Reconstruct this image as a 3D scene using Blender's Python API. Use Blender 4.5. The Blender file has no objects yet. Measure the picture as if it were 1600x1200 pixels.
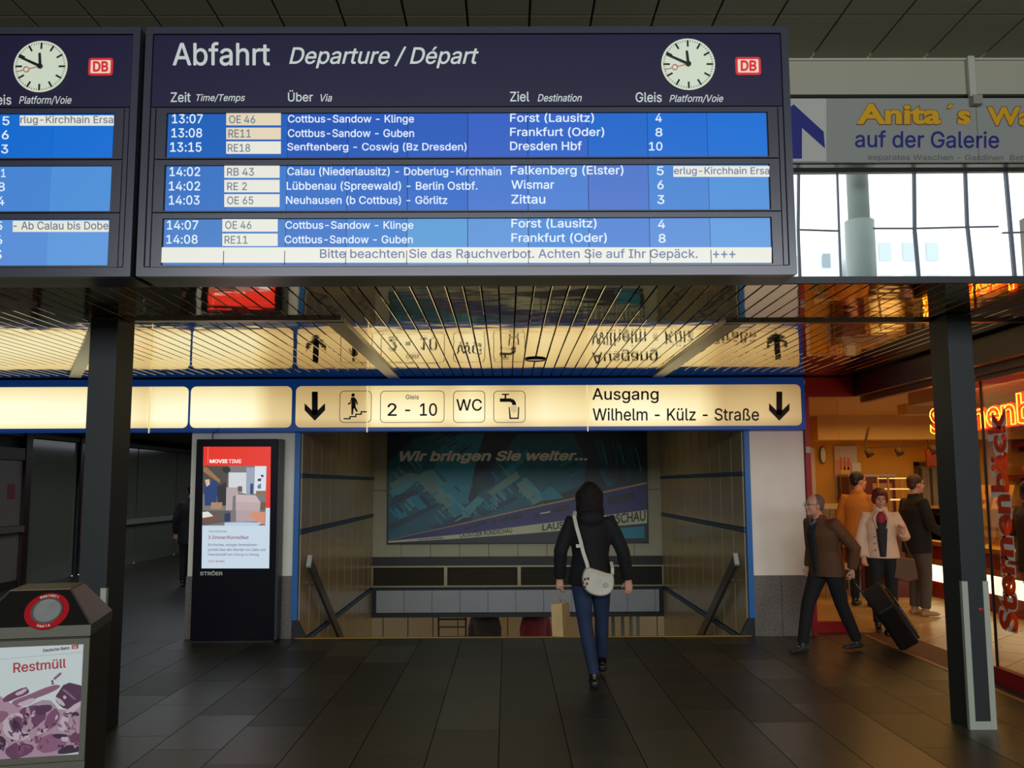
import bpy, bmesh, math, random
from math import sin, cos, tan, pi, radians, atan2, sqrt
from mathutils import Vector, Matrix
from mathutils.geometry import delaunay_2d_cdt
R_ = random.Random(7)
SC = bpy.context.scene
COL = SC.collection

# ------------------------------------------------------------------ camera, world, light, exposure
FOC, PITCH, YAW, ROLL, CAMH = 1420.0, radians(6.31), radians(-0.33), radians(0.25), 1.68
_f = Vector((-sin(YAW) * cos(PITCH), cos(YAW) * cos(PITCH), sin(PITCH)))
_r0 = Vector((cos(YAW), sin(YAW), 0))
_u0 = _r0.cross(_f)
CR = _r0 * cos(ROLL) - _u0 * sin(ROLL)
CU = _u0 * cos(ROLL) + _r0 * sin(ROLL)
CP = Vector((0, 0, CAMH))
cam = bpy.data.cameras.new('camera')
cam.sensor_width = 36.0
cam.lens = 36.0 * FOC / 1600.0
cam.clip_end = 400
camo = bpy.data.objects.new('camera', cam)
COL.objects.link(camo)
camo.matrix_world = Matrix(((CR.x, CU.x, -_f.x, 0), (CR.y, CU.y, -_f.y, 0), (CR.z, CU.z, -_f.z, CAMH), (0, 0, 0, 1)))
SC.camera = camo
SC.view_settings.view_transform = 'Standard'
SC.view_settings.look = 'None'
SC.view_settings.exposure = 0.0
SC.view_settings.gamma = 1.0
SC.view_settings.use_curve_mapping = False
w = bpy.data.worlds.new('overcast_sky')
SC.world = w
w.use_nodes = True
w.node_tree.nodes['Background'].inputs[0].default_value = (0.93, 0.97, 1.0, 1)
w.node_tree.nodes['Background'].inputs[1].default_value = 1.9


def area(name, loc, size, energy, color, rot):
    l = bpy.data.lights.new(name, 'AREA')
    l.shape = 'RECTANGLE'
    l.size, l.size_y = size
    l.energy = energy
    l.color = color
    o = bpy.data.objects.new(name, l)
    o.location = loc
    o.rotation_euler = rot
    COL.objects.link(o)
    return o


# daylight of the hall's high window band behind the camera
area('hall_daylight', (0.5, -8.7, 4.6), (15, 2.6), 1550, (0.90, 0.95, 1.0), (radians(90), 0, 0))
# unseen area lights for the stairwell, the far passage and the lower level
area('stair_lamp', (0.17, 13.6, 2.7), (3.6, 2.4), 9.0, (1.0, 0.88, 0.62), (0, 0, 0))
area('passage_lamp', (-5.9, 19.5, 2.66), (2.0, 12.0), 60, (0.85, 0.92, 1.0), (0, 0, 0))
area('lower_lamp', (0.2, 20.0, -0.26), (3.6, 3.0), 14, (1.0, 0.74, 0.40), (0, 0, 0))
# bakery lamps
area('bakery_lamp', (6.0, 12.4, 2.60), (3.2, 3.0), 48, (1.0, 0.54, 0.13), (0, 0, 0))
area('bakery_front_lamp', (5.9, 8.2, 2.60), (2.6, 2.4), 26, (1.0, 0.50, 0.18), (0, 0, 0))


# ------------------------------------------------------------------ pixel -> world helpers (real planes in the hall)
def ray(x, y):
    return CR * ((x - 800) / FOC) + CU * ((600 - y) / FOC) + _f


def at_y(x, y, Y):
    d = ray(x, y); return CP + d * (Y / d.y)


def at_z(x, y, z=0.0):
    d = ray(x, y); return CP + d * ((z - CAMH) / d.z)


def at_x(x, y, X):
    d = ray(x, y); return CP + d * (X / d.x)


class Plane:
    def __init__(s, p, n):
        s.p = Vector(p); s.n = Vector(n).normalized()

    def at(s, x, y, off=0.0):
        d = ray(x, y)
        return CP + d * ((s.p - CP).dot(s.n) / d.dot(s.n)) + s.n * off


def YP(Y): return Plane((0, Y, 0), (0, -1, 0))


# ------------------------------------------------------------------ materials
def lin(c):
    r = []
    for v in c:
        v = v / 255.0
        r.append(v / 12.92 if v <= 0.04045 else ((v + 0.055) / 1.055) ** 2.4)
    return tuple(r)


MATS = {}


def M(name, c=(128, 128, 128), rough=0.5, metal=0.0, emit=0.0, var=0.0, vs=20.0, bump=0.0, bs=60.0, coat=0.0, spec=0.5, ec=None, vscale=(1, 1, 1)):
    if name in MATS: return MATS[name]
    m = bpy.data.materials.new(name); m.use_nodes = True
    nt = m.node_tree; b = nt.nodes['Principled BSDF']
    col = lin(c)
    b.inputs['Base Color'].default_value = (*col, 1)
    b.inputs['Roughness'].default_value = rough
    b.inputs['Metallic'].default_value = metal
    b.inputs['Specular IOR Level'].default_value = spec
    b.inputs['Coat Weight'].default_value = coat
    b.inputs['Coat Roughness'].default_value = 0.08
    if emit:
        e = lin(ec) if ec else col
        b.inputs['Emission Color'].default_value = (*e, 1)
        b.inputs['Emission Strength'].default_value = emit
    if var or bump:
        tc = nt.nodes.new('ShaderNodeTexCoord')
        mp = nt.nodes.new('ShaderNodeMapping'); mp.inputs['Scale'].default_value = vscale
        nt.links.new(tc.outputs['Object'], mp.inputs['Vector'])
    if var:
        n = nt.nodes.new('ShaderNodeTexNoise'); n.inputs['Scale'].default_value = vs; n.inputs['Detail'].default_value = 4
        nt.links.new(mp.outputs[0], n.inputs['Vector'])
        mr = nt.nodes.new('ShaderNodeMapRange')
        mr.inputs['From Min'].default_value = 0.3; mr.inputs['From Max'].default_value = 0.7
        mr.inputs['To Min'].default_value = 1 - var; mr.inputs['To Max'].default_value = 1 + var
        nt.links.new(n.outputs['Fac'], mr.inputs['Value'])
        vm = nt.nodes.new('ShaderNodeVectorMath'); vm.operation = 'SCALE'
        vm.inputs[0].default_value = col
        nt.links.new(mr.outputs[0], vm.inputs['Scale'])
        nt.links.new(vm.outputs[0], b.inputs['Base Color'])
        if emit and not ec: nt.links.new(vm.outputs[0], b.inputs['Emission Color'])
    if bump:
        n = nt.nodes.new('ShaderNodeTexNoise'); n.inputs['Scale'].default_value = bs; n.inputs['Detail'].default_value = 3
        nt.links.new(mp.outputs[0], n.inputs['Vector'])
        bp = nt.nodes.new('ShaderNodeBump'); bp.inputs['Strength'].default_value = bump; bp.inputs['Distance'].default_value = 0.01
        nt.links.new(n.outputs['Fac'], bp.inputs['Height'])
        nt.links.new(bp.outputs[0], b.inputs['Normal'])
    MATS[name] = m
    return m


def glow(name, c, s=1.0):                     # print or display that gives off light, dark when unlit
    if name in MATS: return MATS[name]
    m = M(name, (12, 12, 12), 0.35, emit=s, ec=c)
    return m


def glass(name, tint=(255, 255, 255), amount=0.12, rough=0.02):
    if name in MATS: return MATS[name]
    m = bpy.data.materials.new(name); m.use_nodes = True
    nt = m.node_tree; nt.nodes.remove(nt.nodes['Principled BSDF'])
    t = nt.nodes.new('ShaderNodeBsdfTransparent'); t.inputs[0].default_value = (*lin(tint), 1)
    g = nt.nodes.new('ShaderNodeBsdfGlossy'); g.inputs['Roughness'].default_value = rough
    fr = nt.nodes.new('ShaderNodeLayerWeight'); fr.inputs['Blend'].default_value = amount
    mx = nt.nodes.new('ShaderNodeMixShader')
    nt.links.new(fr.outputs['Fresnel'], mx.inputs[0]); nt.links.new(t.outputs[0], mx.inputs[1]); nt.links.new(g.outputs[0], mx.inputs[2])
    nt.links.new(mx.outputs[0], nt.nodes['Material Output'].inputs[0])
    MATS[name] = m
    return m


# ------------------------------------------------------------------ objects
ORG = {}


def link(o): COL.objects.link(o); return o


def tag(o, label=None, cat=None, group=None, kind=None):
    if label: o['label'] = label
    if cat: o['category'] = cat
    if group: o['group'] = group
    if kind: o['kind'] = kind
    return o


def thing(name, label, cat, loc, group=None, kind=None):
    o = link(bpy.data.objects.new(name, None)); o.location = loc; o.empty_display_size = 0.1
    ORG[o.name] = Vector(loc)
    return tag(o, label, cat, group, kind)


def mesh_obj(name, me, parent=None, label=None):
    o = link(bpy.data.objects.new(name, me))
    if parent is not None:
        o.parent = parent
        ORG[o.name] = ORG[parent.name].copy()
    else:
        xs = [v.co for v in me.vertices]
        lo = Vector((min(v.x for v in xs), min(v.y for v in xs), min(v.z for v in xs)))
        hi = Vector((max(v.x for v in xs), max(v.y for v in xs), max(v.z for v in xs)))
        ORG[o.name] = Vector(((lo.x + hi.x) / 2, (lo.y + hi.y) / 2, lo.z))
        o.location = ORG[o.name]
    me.transform(Matrix.Translation(-ORG[o.name]))
    if label: o['label'] = label
    return o


def fixn(me):
    bm = bmesh.new(); bm.from_mesh(me)
    bmesh.ops.recalc_face_normals(bm, faces=bm.faces)
    bm.to_mesh(me); bm.free()


class MB:
    def __init__(s): s.v = []; s.f = []; s.sm = []

    def add(s, vs, fs, smooth=False):
        k = len(s.v); s.v += [tuple(v) for v in vs]
        s.f += [tuple(i + k for i in f) for f in fs]; s.sm += [smooth] * len(fs)
        return s

    def box(s, lo, hi, c=0.0):
        (a, b, d), (e, f, g) = lo, hi
        return s.add([(a, b, d), (e, b, d), (e, f, d), (a, f, d), (a, b, g), (e, b, g), (e, f, g), (a, f, g)],
                     [(0, 3, 2, 1), (4, 5, 6, 7), (0, 1, 5, 4), (1, 2, 6, 5), (2, 3, 7, 6), (3, 0, 4, 7)])

    def hull8(s, p):                          # 4 bottom + 4 top points
        return s.add(p, [(0, 3, 2, 1), (4, 5, 6, 7), (0, 1, 5, 4), (1, 2, 6, 5), (2, 3, 7, 6), (3, 0, 4, 7)])

    def obox(s, c, ax, ay, az):               # centre and half axes
        c, ax, ay, az = map(Vector, (c, ax, ay, az))
        return s.hull8([c - ax - ay - az, c + ax - ay - az, c + ax + ay - az, c - ax + ay - az,
                        c - ax - ay + az, c + ax - ay + az, c + ax + ay + az, c - ax + ay + az])

    def bar(s, p, q, w, h, up=(0, 0, 1)):     # rectangular bar p->q
        p, q, up = Vector(p), Vector(q), Vector(up)
        d = (q - p); l = d.length; d.normalize()
        sd = d.cross(up).normalized(); u = sd.cross(d)
        return s.obox((p + q) / 2, d * l / 2, sd * w / 2, u * h / 2)

    def prism(s, pts, dv):                    # planar polygon swept by dv
        n = len(pts); dv = Vector(dv)
        a = [Vector(p) for p in pts]
        fs = [tuple(range(n))[::-1], tuple(range(n, 2 * n))] + [(i, (i + 1) % n, (i + 1) % n + n, i + n) for i in range(n)]
        return s.add(a + [p + dv for p in a], fs)

    def poly(s, pts): return s.add(pts, [tuple(range(len(pts)))])

    def tube(s, pts, rad, n=10, closed=False, cap=True, flat=None):
        pts = [Vector(p) for p in pts]; m = len(pts)
        if not hasattr(rad, '__len__'): rad = [rad] * m
        k = len(s.v); ref = None
        for i, p in enumerate(pts):
            if closed: d = pts[(i + 1) % m] - pts[i - 1]
            else: d = pts[min(i + 1, m - 1)] - pts[max(i - 1, 0)]
            d.normalize()
            if ref is None: ref = Vector((0, 0, 1)) if abs(d.z) < 0.9 else Vector((0, 1, 0))
            u = (ref - d * ref.dot(d)).normalized(); v = d.cross(u); ref = u
            r = rad[i]; ru, rv = (r if hasattr(r, '__len__') else (r, r))
            for j in range(n):
                t = 2 * pi * j / n
                s.v.append(tuple(p + u * (cos(t) * ru) + v * (sin(t) * rv)))
        rng = range(m if closed else m - 1)
        for i in rng:
            for j in range(n):
                a, b = i * n + j, i * n + (j + 1) % n
                c, d2 = ((i + 1) % m) * n + (j + 1) % n, ((i + 1) % m) * n + j
                s.f.append((k + a, k + b, k + c, k + d2)); s.sm.append(True)
        if cap and not closed:
            s.f.append(tuple(k + j for j in range(n))[::-1]); s.sm.append(False)
            s.f.append(tuple(k + (m - 1) * n + j for j in range(n))); s.sm.append(False)
        return s

    def ell(s, c, r, nu=14, nv=9, rot=None):
        c = Vector(c); k = len(s.v)
        vs = []
        for i in range(1, nv):
            th = pi * i / nv
            for j in range(nu):
                ph = 2 * pi * j / nu
                vs.append(Vector((r[0] * sin(th) * cos(ph), r[1] * sin(th) * sin(ph), r[2] * cos(th))))
        vs += [Vector((0, 0, r[2])), Vector((0, 0, -r[2]))]
        if rot is not None: vs = [rot @ v for v in vs]
        s.v += [tuple(c + v) for v in vs]
        for i in range(nv - 2):
            for j in range(nu):
                s.f.append((k + i * nu + j, k + (i + 1) * nu + j, k + (i + 1) * nu + (j + 1) % nu, k + i * nu + (j + 1) % nu)); s.sm.append(True)
        t, b = k + (nv - 1) * nu, k + (nv - 1) * nu + 1
        for j in range(nu):
            s.f.append((t, k + j, k + (j + 1) % nu)); s.sm.append(True)
            s.f.append((b, k + (nv - 2) * nu + (j + 1) % nu, k + (nv - 2) * nu + j)); s.sm.append(True)
        return s

    def mesh(s, name, m, fix=True):
        me = bpy.data.meshes.new(name)
        me.from_pydata(s.v, [], s.f)
        for i, p in enumerate(me.polygons): p.use_smooth = s.sm[i]
        if fix: fixn(me)
        me.materials.append(m)
        return me

    def build(s, name, m, parent=None, label=None, bevel=0.0):
        o = mesh_obj(name, s.mesh(name, m), parent, label)
        if bevel:
            b = o.modifiers.new('bevel', 'BEVEL'); b.width = bevel; b.segments = 2; b.limit_method = 'ANGLE'; b.angle_limit = radians(40)
        return o


def cp(src, parent, loc=None, mat=None):      # copy sharing mesh data
    o = src.copy(); link(o); o.parent = parent
    if loc is not None: o.location = loc
    if mat is not None:
        o.data = src.data
        o.material_slots[0].link = 'OBJECT'; o.material_slots[0].material = mat
    return o


# ------------------------------------------------------------------ lettering
# outlines of the lettering, thousandths of the type size: medium and bold weight (x y x y ... | next contour)
ADV = {"(":0.273,")":0.273,"+":0.453,",":0.188,"-":0.453,".":0.188,"/":0.249,"0":0.453,"1":0.453,"2":0.453,"3":0.453,"4":0.453,"5":0.453,"6":0.453,"7":0.453,"8":0.453,"9":0.453,":":0.188,"A":0.48,"B":0.456,"C":0.51,"D":0.502,"E":0.419,"F":0.41,"G":0.52,"H":0.517,"I":0.3,"J":0.396,"K":0.467,"L":0.393,"M":0.628,"N":0.523,"O":0.533,"P":0.445,"R":0.449,"S":0.447,"T":0.449,"U":0.517,"V":0.48,"W":0.686,"Z":0.438,"a":0.389,"b":0.424,"c":0.396,"d":0.424,"e":0.404,"f":0.254,"g":0.425,"h":0.41,"i":0.167,"k":0.381,"l":0.189,"m":0.61,"n":0.41,"o":0.415,"p":0.424,"r":0.259,"s":0.365,"t":0.227,"u":0.41,"v":0.389,"w":0.567,"z":0.38,"Ö":0.533,"Ü":0.517,"ß":0.441,"ä":0.389,"é":0.404,"ö":0.415,"ü":0.41," ":0.188}
GL_R = {
"(":"236 549 179 549 167 540 156 522 130 465 104 384 89 317 80 244 80 172 97 70 130 -25 168 -99 179 -105 231 -105 244 -95 207 -9 183 60 168 122 161 177 163 265 175 336 204 441 245 539",
")":"39 549 28 536 56 477 80 408 104 305 111 251 111 165 89 55 63 -18 29 -95 41 -105 93 -105 106 -97 142 -28 177 75 192 160 192 255 183 325 168 389 147 455 118 520 105 542 96 549",
"+":"201 373 191 368 188 359 187 236 63 234 52 221 52 176 56 168 65 163 187 162 188 36 201 25 251 25 259 28 264 38 265 162 389 163 400 176 400 221 395 231 387 234 265 235 264 362 251 373",
",":"39 -128 82 -129 94 -118 146 70 137 80 70 81 57 70 28 -113 32 -124",
"-":"347 244 335 255 115 254 105 242 105 189 118 178 337 179 348 192",
".":"149 28 150 52 140 73 127 86 103 96 84 95 67 87 48 68 40 49 41 30 49 13 68 -6 87 -14 106 -13 122 -6 137 6",
"/":"232 542 182 543 167 530 6 -73 16 -85 68 -86 81 -75 243 525 240 537",
"0":"249 524 204 524 166 514 130 495 103 471 82 442 58 392 43 333 38 292 38 216 46 161 60 109 77 73 100 40 130 13 166 -6 209 -16 247 -16 287 -6 323 13 353 40 376 73 395 116 410 176 415 218 415 290 410 330 395 392 381 426 354 467 334 487 299 510|209 60 175 74 156 95 137 130 119 214 119 295 132 364 154 412 170 430 194 445 235 451 259 445 283 430 314 385 331 316 334 214 321 145 297 94 276 73 256 63",
"1":"396 -6 401 4 401 51 395 62 290 65 286 68 286 509 273 519 199 519 80 433 77 425 77 363 83 353 95 353 202 430 203 68 199 65 78 64 67 51 68 1 80 -9 387 -9",
"2":"61 -6 387 -9 399 1 400 54 389 66 173 68 330 236 366 287 385 330 390 354 390 390 371 447 333 490 289 514 251 524 199 524 161 514 127 497 105 480 81 451 67 423 59 399 57 366 68 353 130 355 137 370 141 397 157 425 182 443 211 450 261 445 290 428 304 409 312 368 304 332 275 286 60 56 55 44 55 4",
"3":"67 514 61 504 61 457 71 444 269 442 149 304 146 252 157 239 236 236 283 219 299 207 312 185 320 135 310 102 290 79 269 68 240 60 198 60 152 75 128 99 120 130 107 141 48 141 39 137 34 123 44 85 64 51 90 24 136 -1 195 -16 240 -16 300 -1 350 29 384 71 401 121 401 168 384 218 350 260 302 288 246 302 379 457 382 507 369 517",
"4":"310 519 251 519 238 511 40 178 30 156 30 109 35 99 43 95 272 95 276 -3 286 -9 339 -9 348 -4 352 4 353 94 410 95 418 99 423 109 423 159 418 168 410 172 353 173 352 313 347 323 339 326 286 326 274 316 272 173 127 172 124 175 316 499 320 509",
"5":"371 514 99 517 87 507 58 259 60 249 78 241 125 236 156 255 185 264 247 264 271 255 296 233 307 216 317 183 317 140 305 104 280 77 240 60 190 63 161 77 144 95 129 135 121 141 64 141 54 136 50 128 53 104 70 64 106 22 140 1 199 -16 242 -16 278 -8 337 24 368 58 388 95 400 145 400 183 395 211 371 266 340 303 299 329 245 343 202 341 149 322 146 326 160 442 366 444 377 457 377 504",
"6":"320 517 255 517 242 509 112 318 78 259 62 216 54 180 54 140 62 104 76 71 102 35 121 18 179 -11 205 -16 246 -16 282 -8 317 8 363 48 392 107 399 157 397 185 387 223 359 271 324 300 279 319 244 324 204 321 328 502 328 511|179 245 210 255 255 252 289 234 308 207 318 166 311 114 295 87 260 63 215 58 186 65 159 85 143 111 135 140 135 178 140 199 154 223",
"7":"99 -9 161 -9 174 -1 400 449 401 506 395 516 66 519 56 513 53 456 64 444 306 443 309 440 89 4",
"8":"251 524 184 522 127 498 102 478 81 452 62 399 62 361 69 333 88 299 125 266 98 249 74 226 53 190 43 152 43 118 50 87 75 46 103 20 149 -4 203 -16 270 -13 310 -1 339 13 358 27 387 59 399 80 409 114 406 171 387 214 353 251 328 266 365 301 383 333 390 359 390 402 383 428 365 460 333 492 291 514|126 118 126 157 141 191 163 210 203 224 249 224 289 210 311 190 326 157 326 121 313 91 287 70 253 60 199 60 165 70 139 91|148 409 165 431 189 445 239 451 270 443 285 433 304 409 309 390 309 361 304 342 280 314 251 301 222 298 187 306 170 315 148 342 143 361 143 390",
"9":"132 -9 198 -9 208 -4 344 197 380 263 392 297 399 347 397 375 375 440 359 463 333 490 305 507 274 519 251 524 201 524 163 514 134 500 91 462 76 440 59 399 54 373 57 316 67 282 92 240 122 213 160 194 194 186 248 187 124 6 124 -3|263 445 291 425 313 387 318 342 308 301 291 277 267 260 236 253 215 253 186 260 158 281 138 320 135 368 143 397 167 431 191 445 210 450 241 450",
":":"149 28 150 52 140 73 127 86 103 96 84 95 67 87 48 68 40 49 41 30 49 13 68 -6 87 -14 106 -13 122 -6 137 6|91 372 65 362 51 348 41 326 40 309 50 285 60 274 75 265 96 261 125 270 139 284 149 304 150 326 142 345 126 361",
"A":"206 519 194 512 186 494 8 1 20 -9 82 -9 90 -6 142 133 334 134 342 123 388 -3 399 -9 461 -9 469 -3 471 6 290 499 275 519|239 419 310 209 170 208 170 216",
"B":"57 516 51 506 54 -3 64 -9 273 -9 326 1 366 20 403 54 419 87 427 118 425 170 412 204 378 246 342 266 379 294 403 335 408 387 403 413 388 447 377 463 347 490 288 515 242 519|135 220 262 222 304 209 323 195 343 161 346 128 336 99 319 82 285 69 135 68|135 297 135 442 266 441 292 433 319 406 327 378 324 349 312 324 292 308 257 296",
"C":"358 507 294 524 239 524 182 510 126 478 90 442 72 416 43 352 31 283 31 226 39 176 53 130 82 77 123 34 149 15 204 -8 244 -16 289 -16 330 -8 377 11 408 31 442 65 476 130 481 157 475 167 408 169 401 164 380 116 351 87 301 65 251 62 204 75 165 102 141 133 122 178 112 259 124 340 136 368 160 402 182 421 208 436 246 446 287 446 327 436 357 418 375 400 404 342 468 339 477 344 481 357 476 378 449 434 417 471",
"D":"56 516 51 506 54 -3 64 -9 247 -9 302 1 362 27 390 48 431 97 455 147 468 197 472 256 468 313 455 363 431 413 413 440 376 474 340 495 292 512 226 519 64 519|135 442 228 443 295 431 340 403 372 356 389 287 389 223 384 192 372 154 357 128 338 105 307 84 242 67 135 68",
"E":"378 -6 384 4 384 54 373 66 135 68 135 218 354 220 365 232 365 282 360 292 352 296 135 296 134 440 138 443 371 444 382 456 379 513 369 519 57 516 51 506 54 -3 64 -9",
"F":"62 -9 121 -9 134 1 135 211 342 212 351 216 356 225 356 275 345 288 135 289 135 442 369 444 379 456 379 506 373 516 64 519 54 513 51 4",
"G":"237 524 180 510 139 488 100 454 79 428 55 385 41 345 31 285 31 223 43 157 58 118 86 71 111 43 144 18 204 -8 246 -16 292 -16 342 -6 385 13 420 39 451 75 471 111 483 152 488 187 488 254 475 265 280 262 274 252 274 202 279 192 287 189 401 189 405 180 400 154 385 121 368 98 327 73 287 62 251 62 225 68 187 84 152 116 129 157 122 178 112 249 114 292 124 340 136 368 167 409 201 433 246 446 287 446 325 436 361 412 385 380 401 345 408 339 470 339 478 342 483 352 473 387 457 421 441 445 406 479 385 493 330 517 292 524",
"H":"463 -6 468 4 468 506 464 514 454 519 395 519 382 509 381 299 138 298 134 301 134 509 121 519 64 519 56 516 51 506 51 4 54 -4 64 -9 121 -9 134 1 135 221 378 222 382 218 382 1 395 -9 454 -9",
"I":"32 519 22 506 22 456 25 448 35 443 104 443 107 440 107 70 104 67 35 67 27 63 22 54 22 1 35 -9 268 -9 279 4 279 54 275 62 266 67 197 67 193 70 193 440 197 443 266 443 274 447 279 456 278 509 266 519",
"J":"335 517 275 517 262 507 262 128 257 104 242 79 220 65 201 60 168 60 149 65 124 85 115 99 107 130 107 168 102 178 94 182 37 182 24 171 26 109 34 80 48 52 80 17 111 -1 165 -16 204 -16 232 -11 288 16 315 44 331 68 345 123 345 504",
"K":"453 -6 457 1 450 13 256 287 453 501 454 514 445 519 366 519 358 516 135 272 134 509 121 519 64 519 56 516 51 506 51 4 54 -4 64 -9 121 -9 131 -3 135 166 197 230 366 -5 376 -9 445 -9",
"L":"62 519 51 506 54 -3 64 -9 364 -6 370 4 370 54 359 66 135 68 134 506 131 514 121 519",
"M":"572 516 564 519 481 519 468 511 344 192 316 108 160 511 147 519 64 519 54 514 51 506 51 4 56 -6 64 -9 119 -9 128 -4 132 4 131 371 273 9 279 -3 290 -9 338 -9 350 -1 495 369 494 4 497 -4 507 -9 564 -9 573 -4 577 4 577 506",
"N":"467 516 459 519 402 519 394 516 389 506 390 122 144 513 133 519 64 519 54 514 51 506 51 4 56 -6 64 -9 121 -9 131 -4 134 4 133 388 377 -1 390 -9 459 -9 469 -4 472 4 472 506",
"O":"239 524 182 510 149 493 123 474 77 423 53 378 39 333 31 283 31 226 39 176 53 130 77 84 123 34 149 15 204 -8 244 -16 289 -16 330 -8 385 15 425 46 452 78 481 130 495 176 502 226 502 283 495 333 481 378 461 416 423 465 377 498 332 517 294 524|246 446 287 446 311 440 344 426 363 412 385 388 402 359 419 295 419 214 409 168 397 140 374 107 354 89 318 70 282 62 251 62 216 70 194 80 165 102 129 157 114 216 112 259 117 307 129 352 143 380 161 403 189 426",
"P":"62 -9 121 -9 134 1 135 176 259 176 300 184 358 213 393 254 410 290 418 323 415 385 393 442 378 462 345 490 312 507 269 517 64 519 54 513 51 4|135 442 245 443 283 435 307 422 319 409 334 368 331 313 312 277 292 263 257 253 135 253",
"R":"57 516 51 506 51 4 54 -4 64 -9 121 -9 134 1 135 187 240 188 346 -3 357 -9 423 -9 432 -6 435 1 422 30 328 201 363 225 388 250 415 309 420 347 418 380 407 418 385 457 340 495 285 515 238 519|135 442 245 443 278 438 305 425 329 394 336 359 334 325 321 296 300 277 269 267 135 265",
"S":"252 525 202 525 175 520 118 498 94 482 72 459 51 421 43 393 43 352 51 326 66 299 91 274 159 237 290 198 322 178 331 166 336 128 331 109 319 93 283 68 235 58 192 61 147 78 125 100 114 135 104 146 42 146 33 141 29 126 39 88 61 49 85 25 140 -6 197 -18 280 -13 313 -3 347 13 366 27 393 57 407 83 417 119 417 159 409 188 392 217 367 243 304 277 173 316 144 333 130 350 124 383 135 412 154 431 204 448 247 448 292 434 316 412 327 378 337 368 397 368 407 374 410 390 400 426 385 453 361 480 311 510",
"T":"195 -9 252 -9 262 -4 265 4 266 442 421 446 427 456 427 506 417 519 36 519 23 509 22 456 33 444 178 443 182 440 182 4 186 -4",
"U":"462 515 397 518 385 508 384 177 379 141 369 117 343 86 312 69 276 61 240 61 200 71 176 85 144 124 134 160 134 508 121 518 64 518 54 512 53 138 63 103 82 67 119 28 142 12 192 -10 233 -18 283 -18 314 -12 352 0 390 21 422 50 441 77 460 119 468 165 468 505",
"V":"12 516 8 509 10 499 196 -3 206 -9 282 -6 295 18 466 490 471 506 469 513 458 519 399 519 386 511 242 89 92 511 80 519 20 519",
"W":"11 514 8 504 143 6 150 -6 158 -9 227 -9 237 -4 242 6 342 380 448 -3 458 -9 527 -9 537 -4 676 494 679 506 674 516 665 519 606 519 593 509 492 114 392 499 383 516 375 519 311 519 296 506 194 114 92 509 80 519 20 519",
"Z":"37 516 31 506 31 456 42 444 303 442 36 54 31 42 34 -3 44 -9 404 -6 410 4 410 54 399 66 135 68 402 454 407 466 404 513 394 519",
"a":"342 -7 347 2 347 250 340 302 318 343 291 367 258 384 210 394 146 389 89 365 54 333 43 317 33 295 39 283 101 266 127 299 153 315 175 320 215 320 244 310 256 299 263 281 266 250 260 242 244 237 113 217 77 203 53 187 33 162 21 124 24 76 43 36 77 4 101 -8 141 -18 179 -18 206 -13 237 2 265 25 267 0 277 -10 334 -11|265 173 266 129 261 107 250 88 220 64 194 56 148 56 125 64 107 79 102 93 103 119 108 132 122 144 158 156",
"b":"54 518 43 505 44 0 56 -10 111 -10 121 0 123 34 154 4 194 -15 247 -18 287 -7 326 15 355 43 388 105 398 150 400 203 393 253 383 284 362 324 330 359 297 380 261 392 216 394 180 387 153 372 125 346 124 508 111 518|235 56 192 59 155 81 134 115 122 172 124 227 139 274 150 291 171 308 209 321 230 321 261 313 293 286 312 246 319 198 314 143 298 98 266 66",
"c":"295 373 252 389 221 394 176 392 140 382 102 361 77 338 56 310 40 277 25 212 25 162 35 112 52 74 72 43 94 22 133 -3 188 -18 228 -18 276 -5 328 28 353 58 367 86 371 100 364 111 307 125 297 119 280 86 259 69 224 56 190 56 169 62 150 73 130 93 113 129 106 169 109 227 128 279 157 308 197 321 219 321 250 313 275 296 295 259 305 254 367 271 370 284 346 329 317 359",
"d":"371 518 314 518 302 508 300 346 274 370 243 387 209 394 164 392 114 373 82 348 56 315 42 286 25 215 25 162 35 110 56 62 77 34 102 12 138 -7 176 -18 214 -18 238 -12 275 8 302 34 304 0 314 -10 369 -10 382 0 382 505|219 56 169 62 142 79 118 115 106 169 108 227 128 281 155 308 193 321 231 318 267 299 289 267 301 219 301 158 286 105 258 72",
"e":"193 394 152 387 112 368 93 354 59 316 32 255 25 212 25 162 42 93 62 57 93 23 112 9 162 -12 190 -18 233 -18 283 -5 329 22 360 58 374 88 371 97 307 115 297 109 284 84 259 64 231 56 178 59 155 69 128 92 116 115 107 158 369 159 380 172 380 229 362 293 343 327 324 349 271 382 236 392|108 231 116 265 136 294 162 313 190 321 233 318 260 305 286 274 298 234 295 230",
"f":"84 -9 139 -9 151 1 152 313 156 317 225 317 233 320 238 330 238 375 234 383 225 388 153 389 152 435 158 450 172 462 208 464 225 460 234 465 251 518 248 526 236 533 215 538 167 538 125 524 92 497 79 473 71 444 70 390 10 388 -2 378 -3 330 2 320 10 317 67 317 71 313 71 4 75 -4",
"g":"376 385 309 385 303 375 302 344 275 370 243 387 202 395 167 392 140 385 96 360 70 334 54 310 30 246 25 218 25 165 35 115 44 91 72 48 97 26 131 7 181 -5 209 -5 245 3 279 22 300 42 301 39 301 -25 296 -44 278 -67 255 -81 217 -88 167 -83 139 -71 102 -32 50 -60 43 -71 55 -93 74 -115 107 -138 143 -152 181 -160 247 -158 293 -145 317 -133 340 -115 362 -87 377 -54 382 -28 382 375|212 321 255 309 281 282 299 239 303 179 291 122 267 88 236 72 190 69 152 81 123 113 108 156 106 213 116 258 140 296 164 313",
"h":"54 519 43 506 46 -3 56 -9 111 -9 121 -3 127 261 140 288 164 309 194 319 225 319 244 314 265 301 281 275 286 254 287 1 299 -9 361 -6 367 4 367 256 359 299 343 335 325 357 304 374 280 385 249 393 206 393 178 385 154 374 125 351 124 509 111 519",
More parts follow.
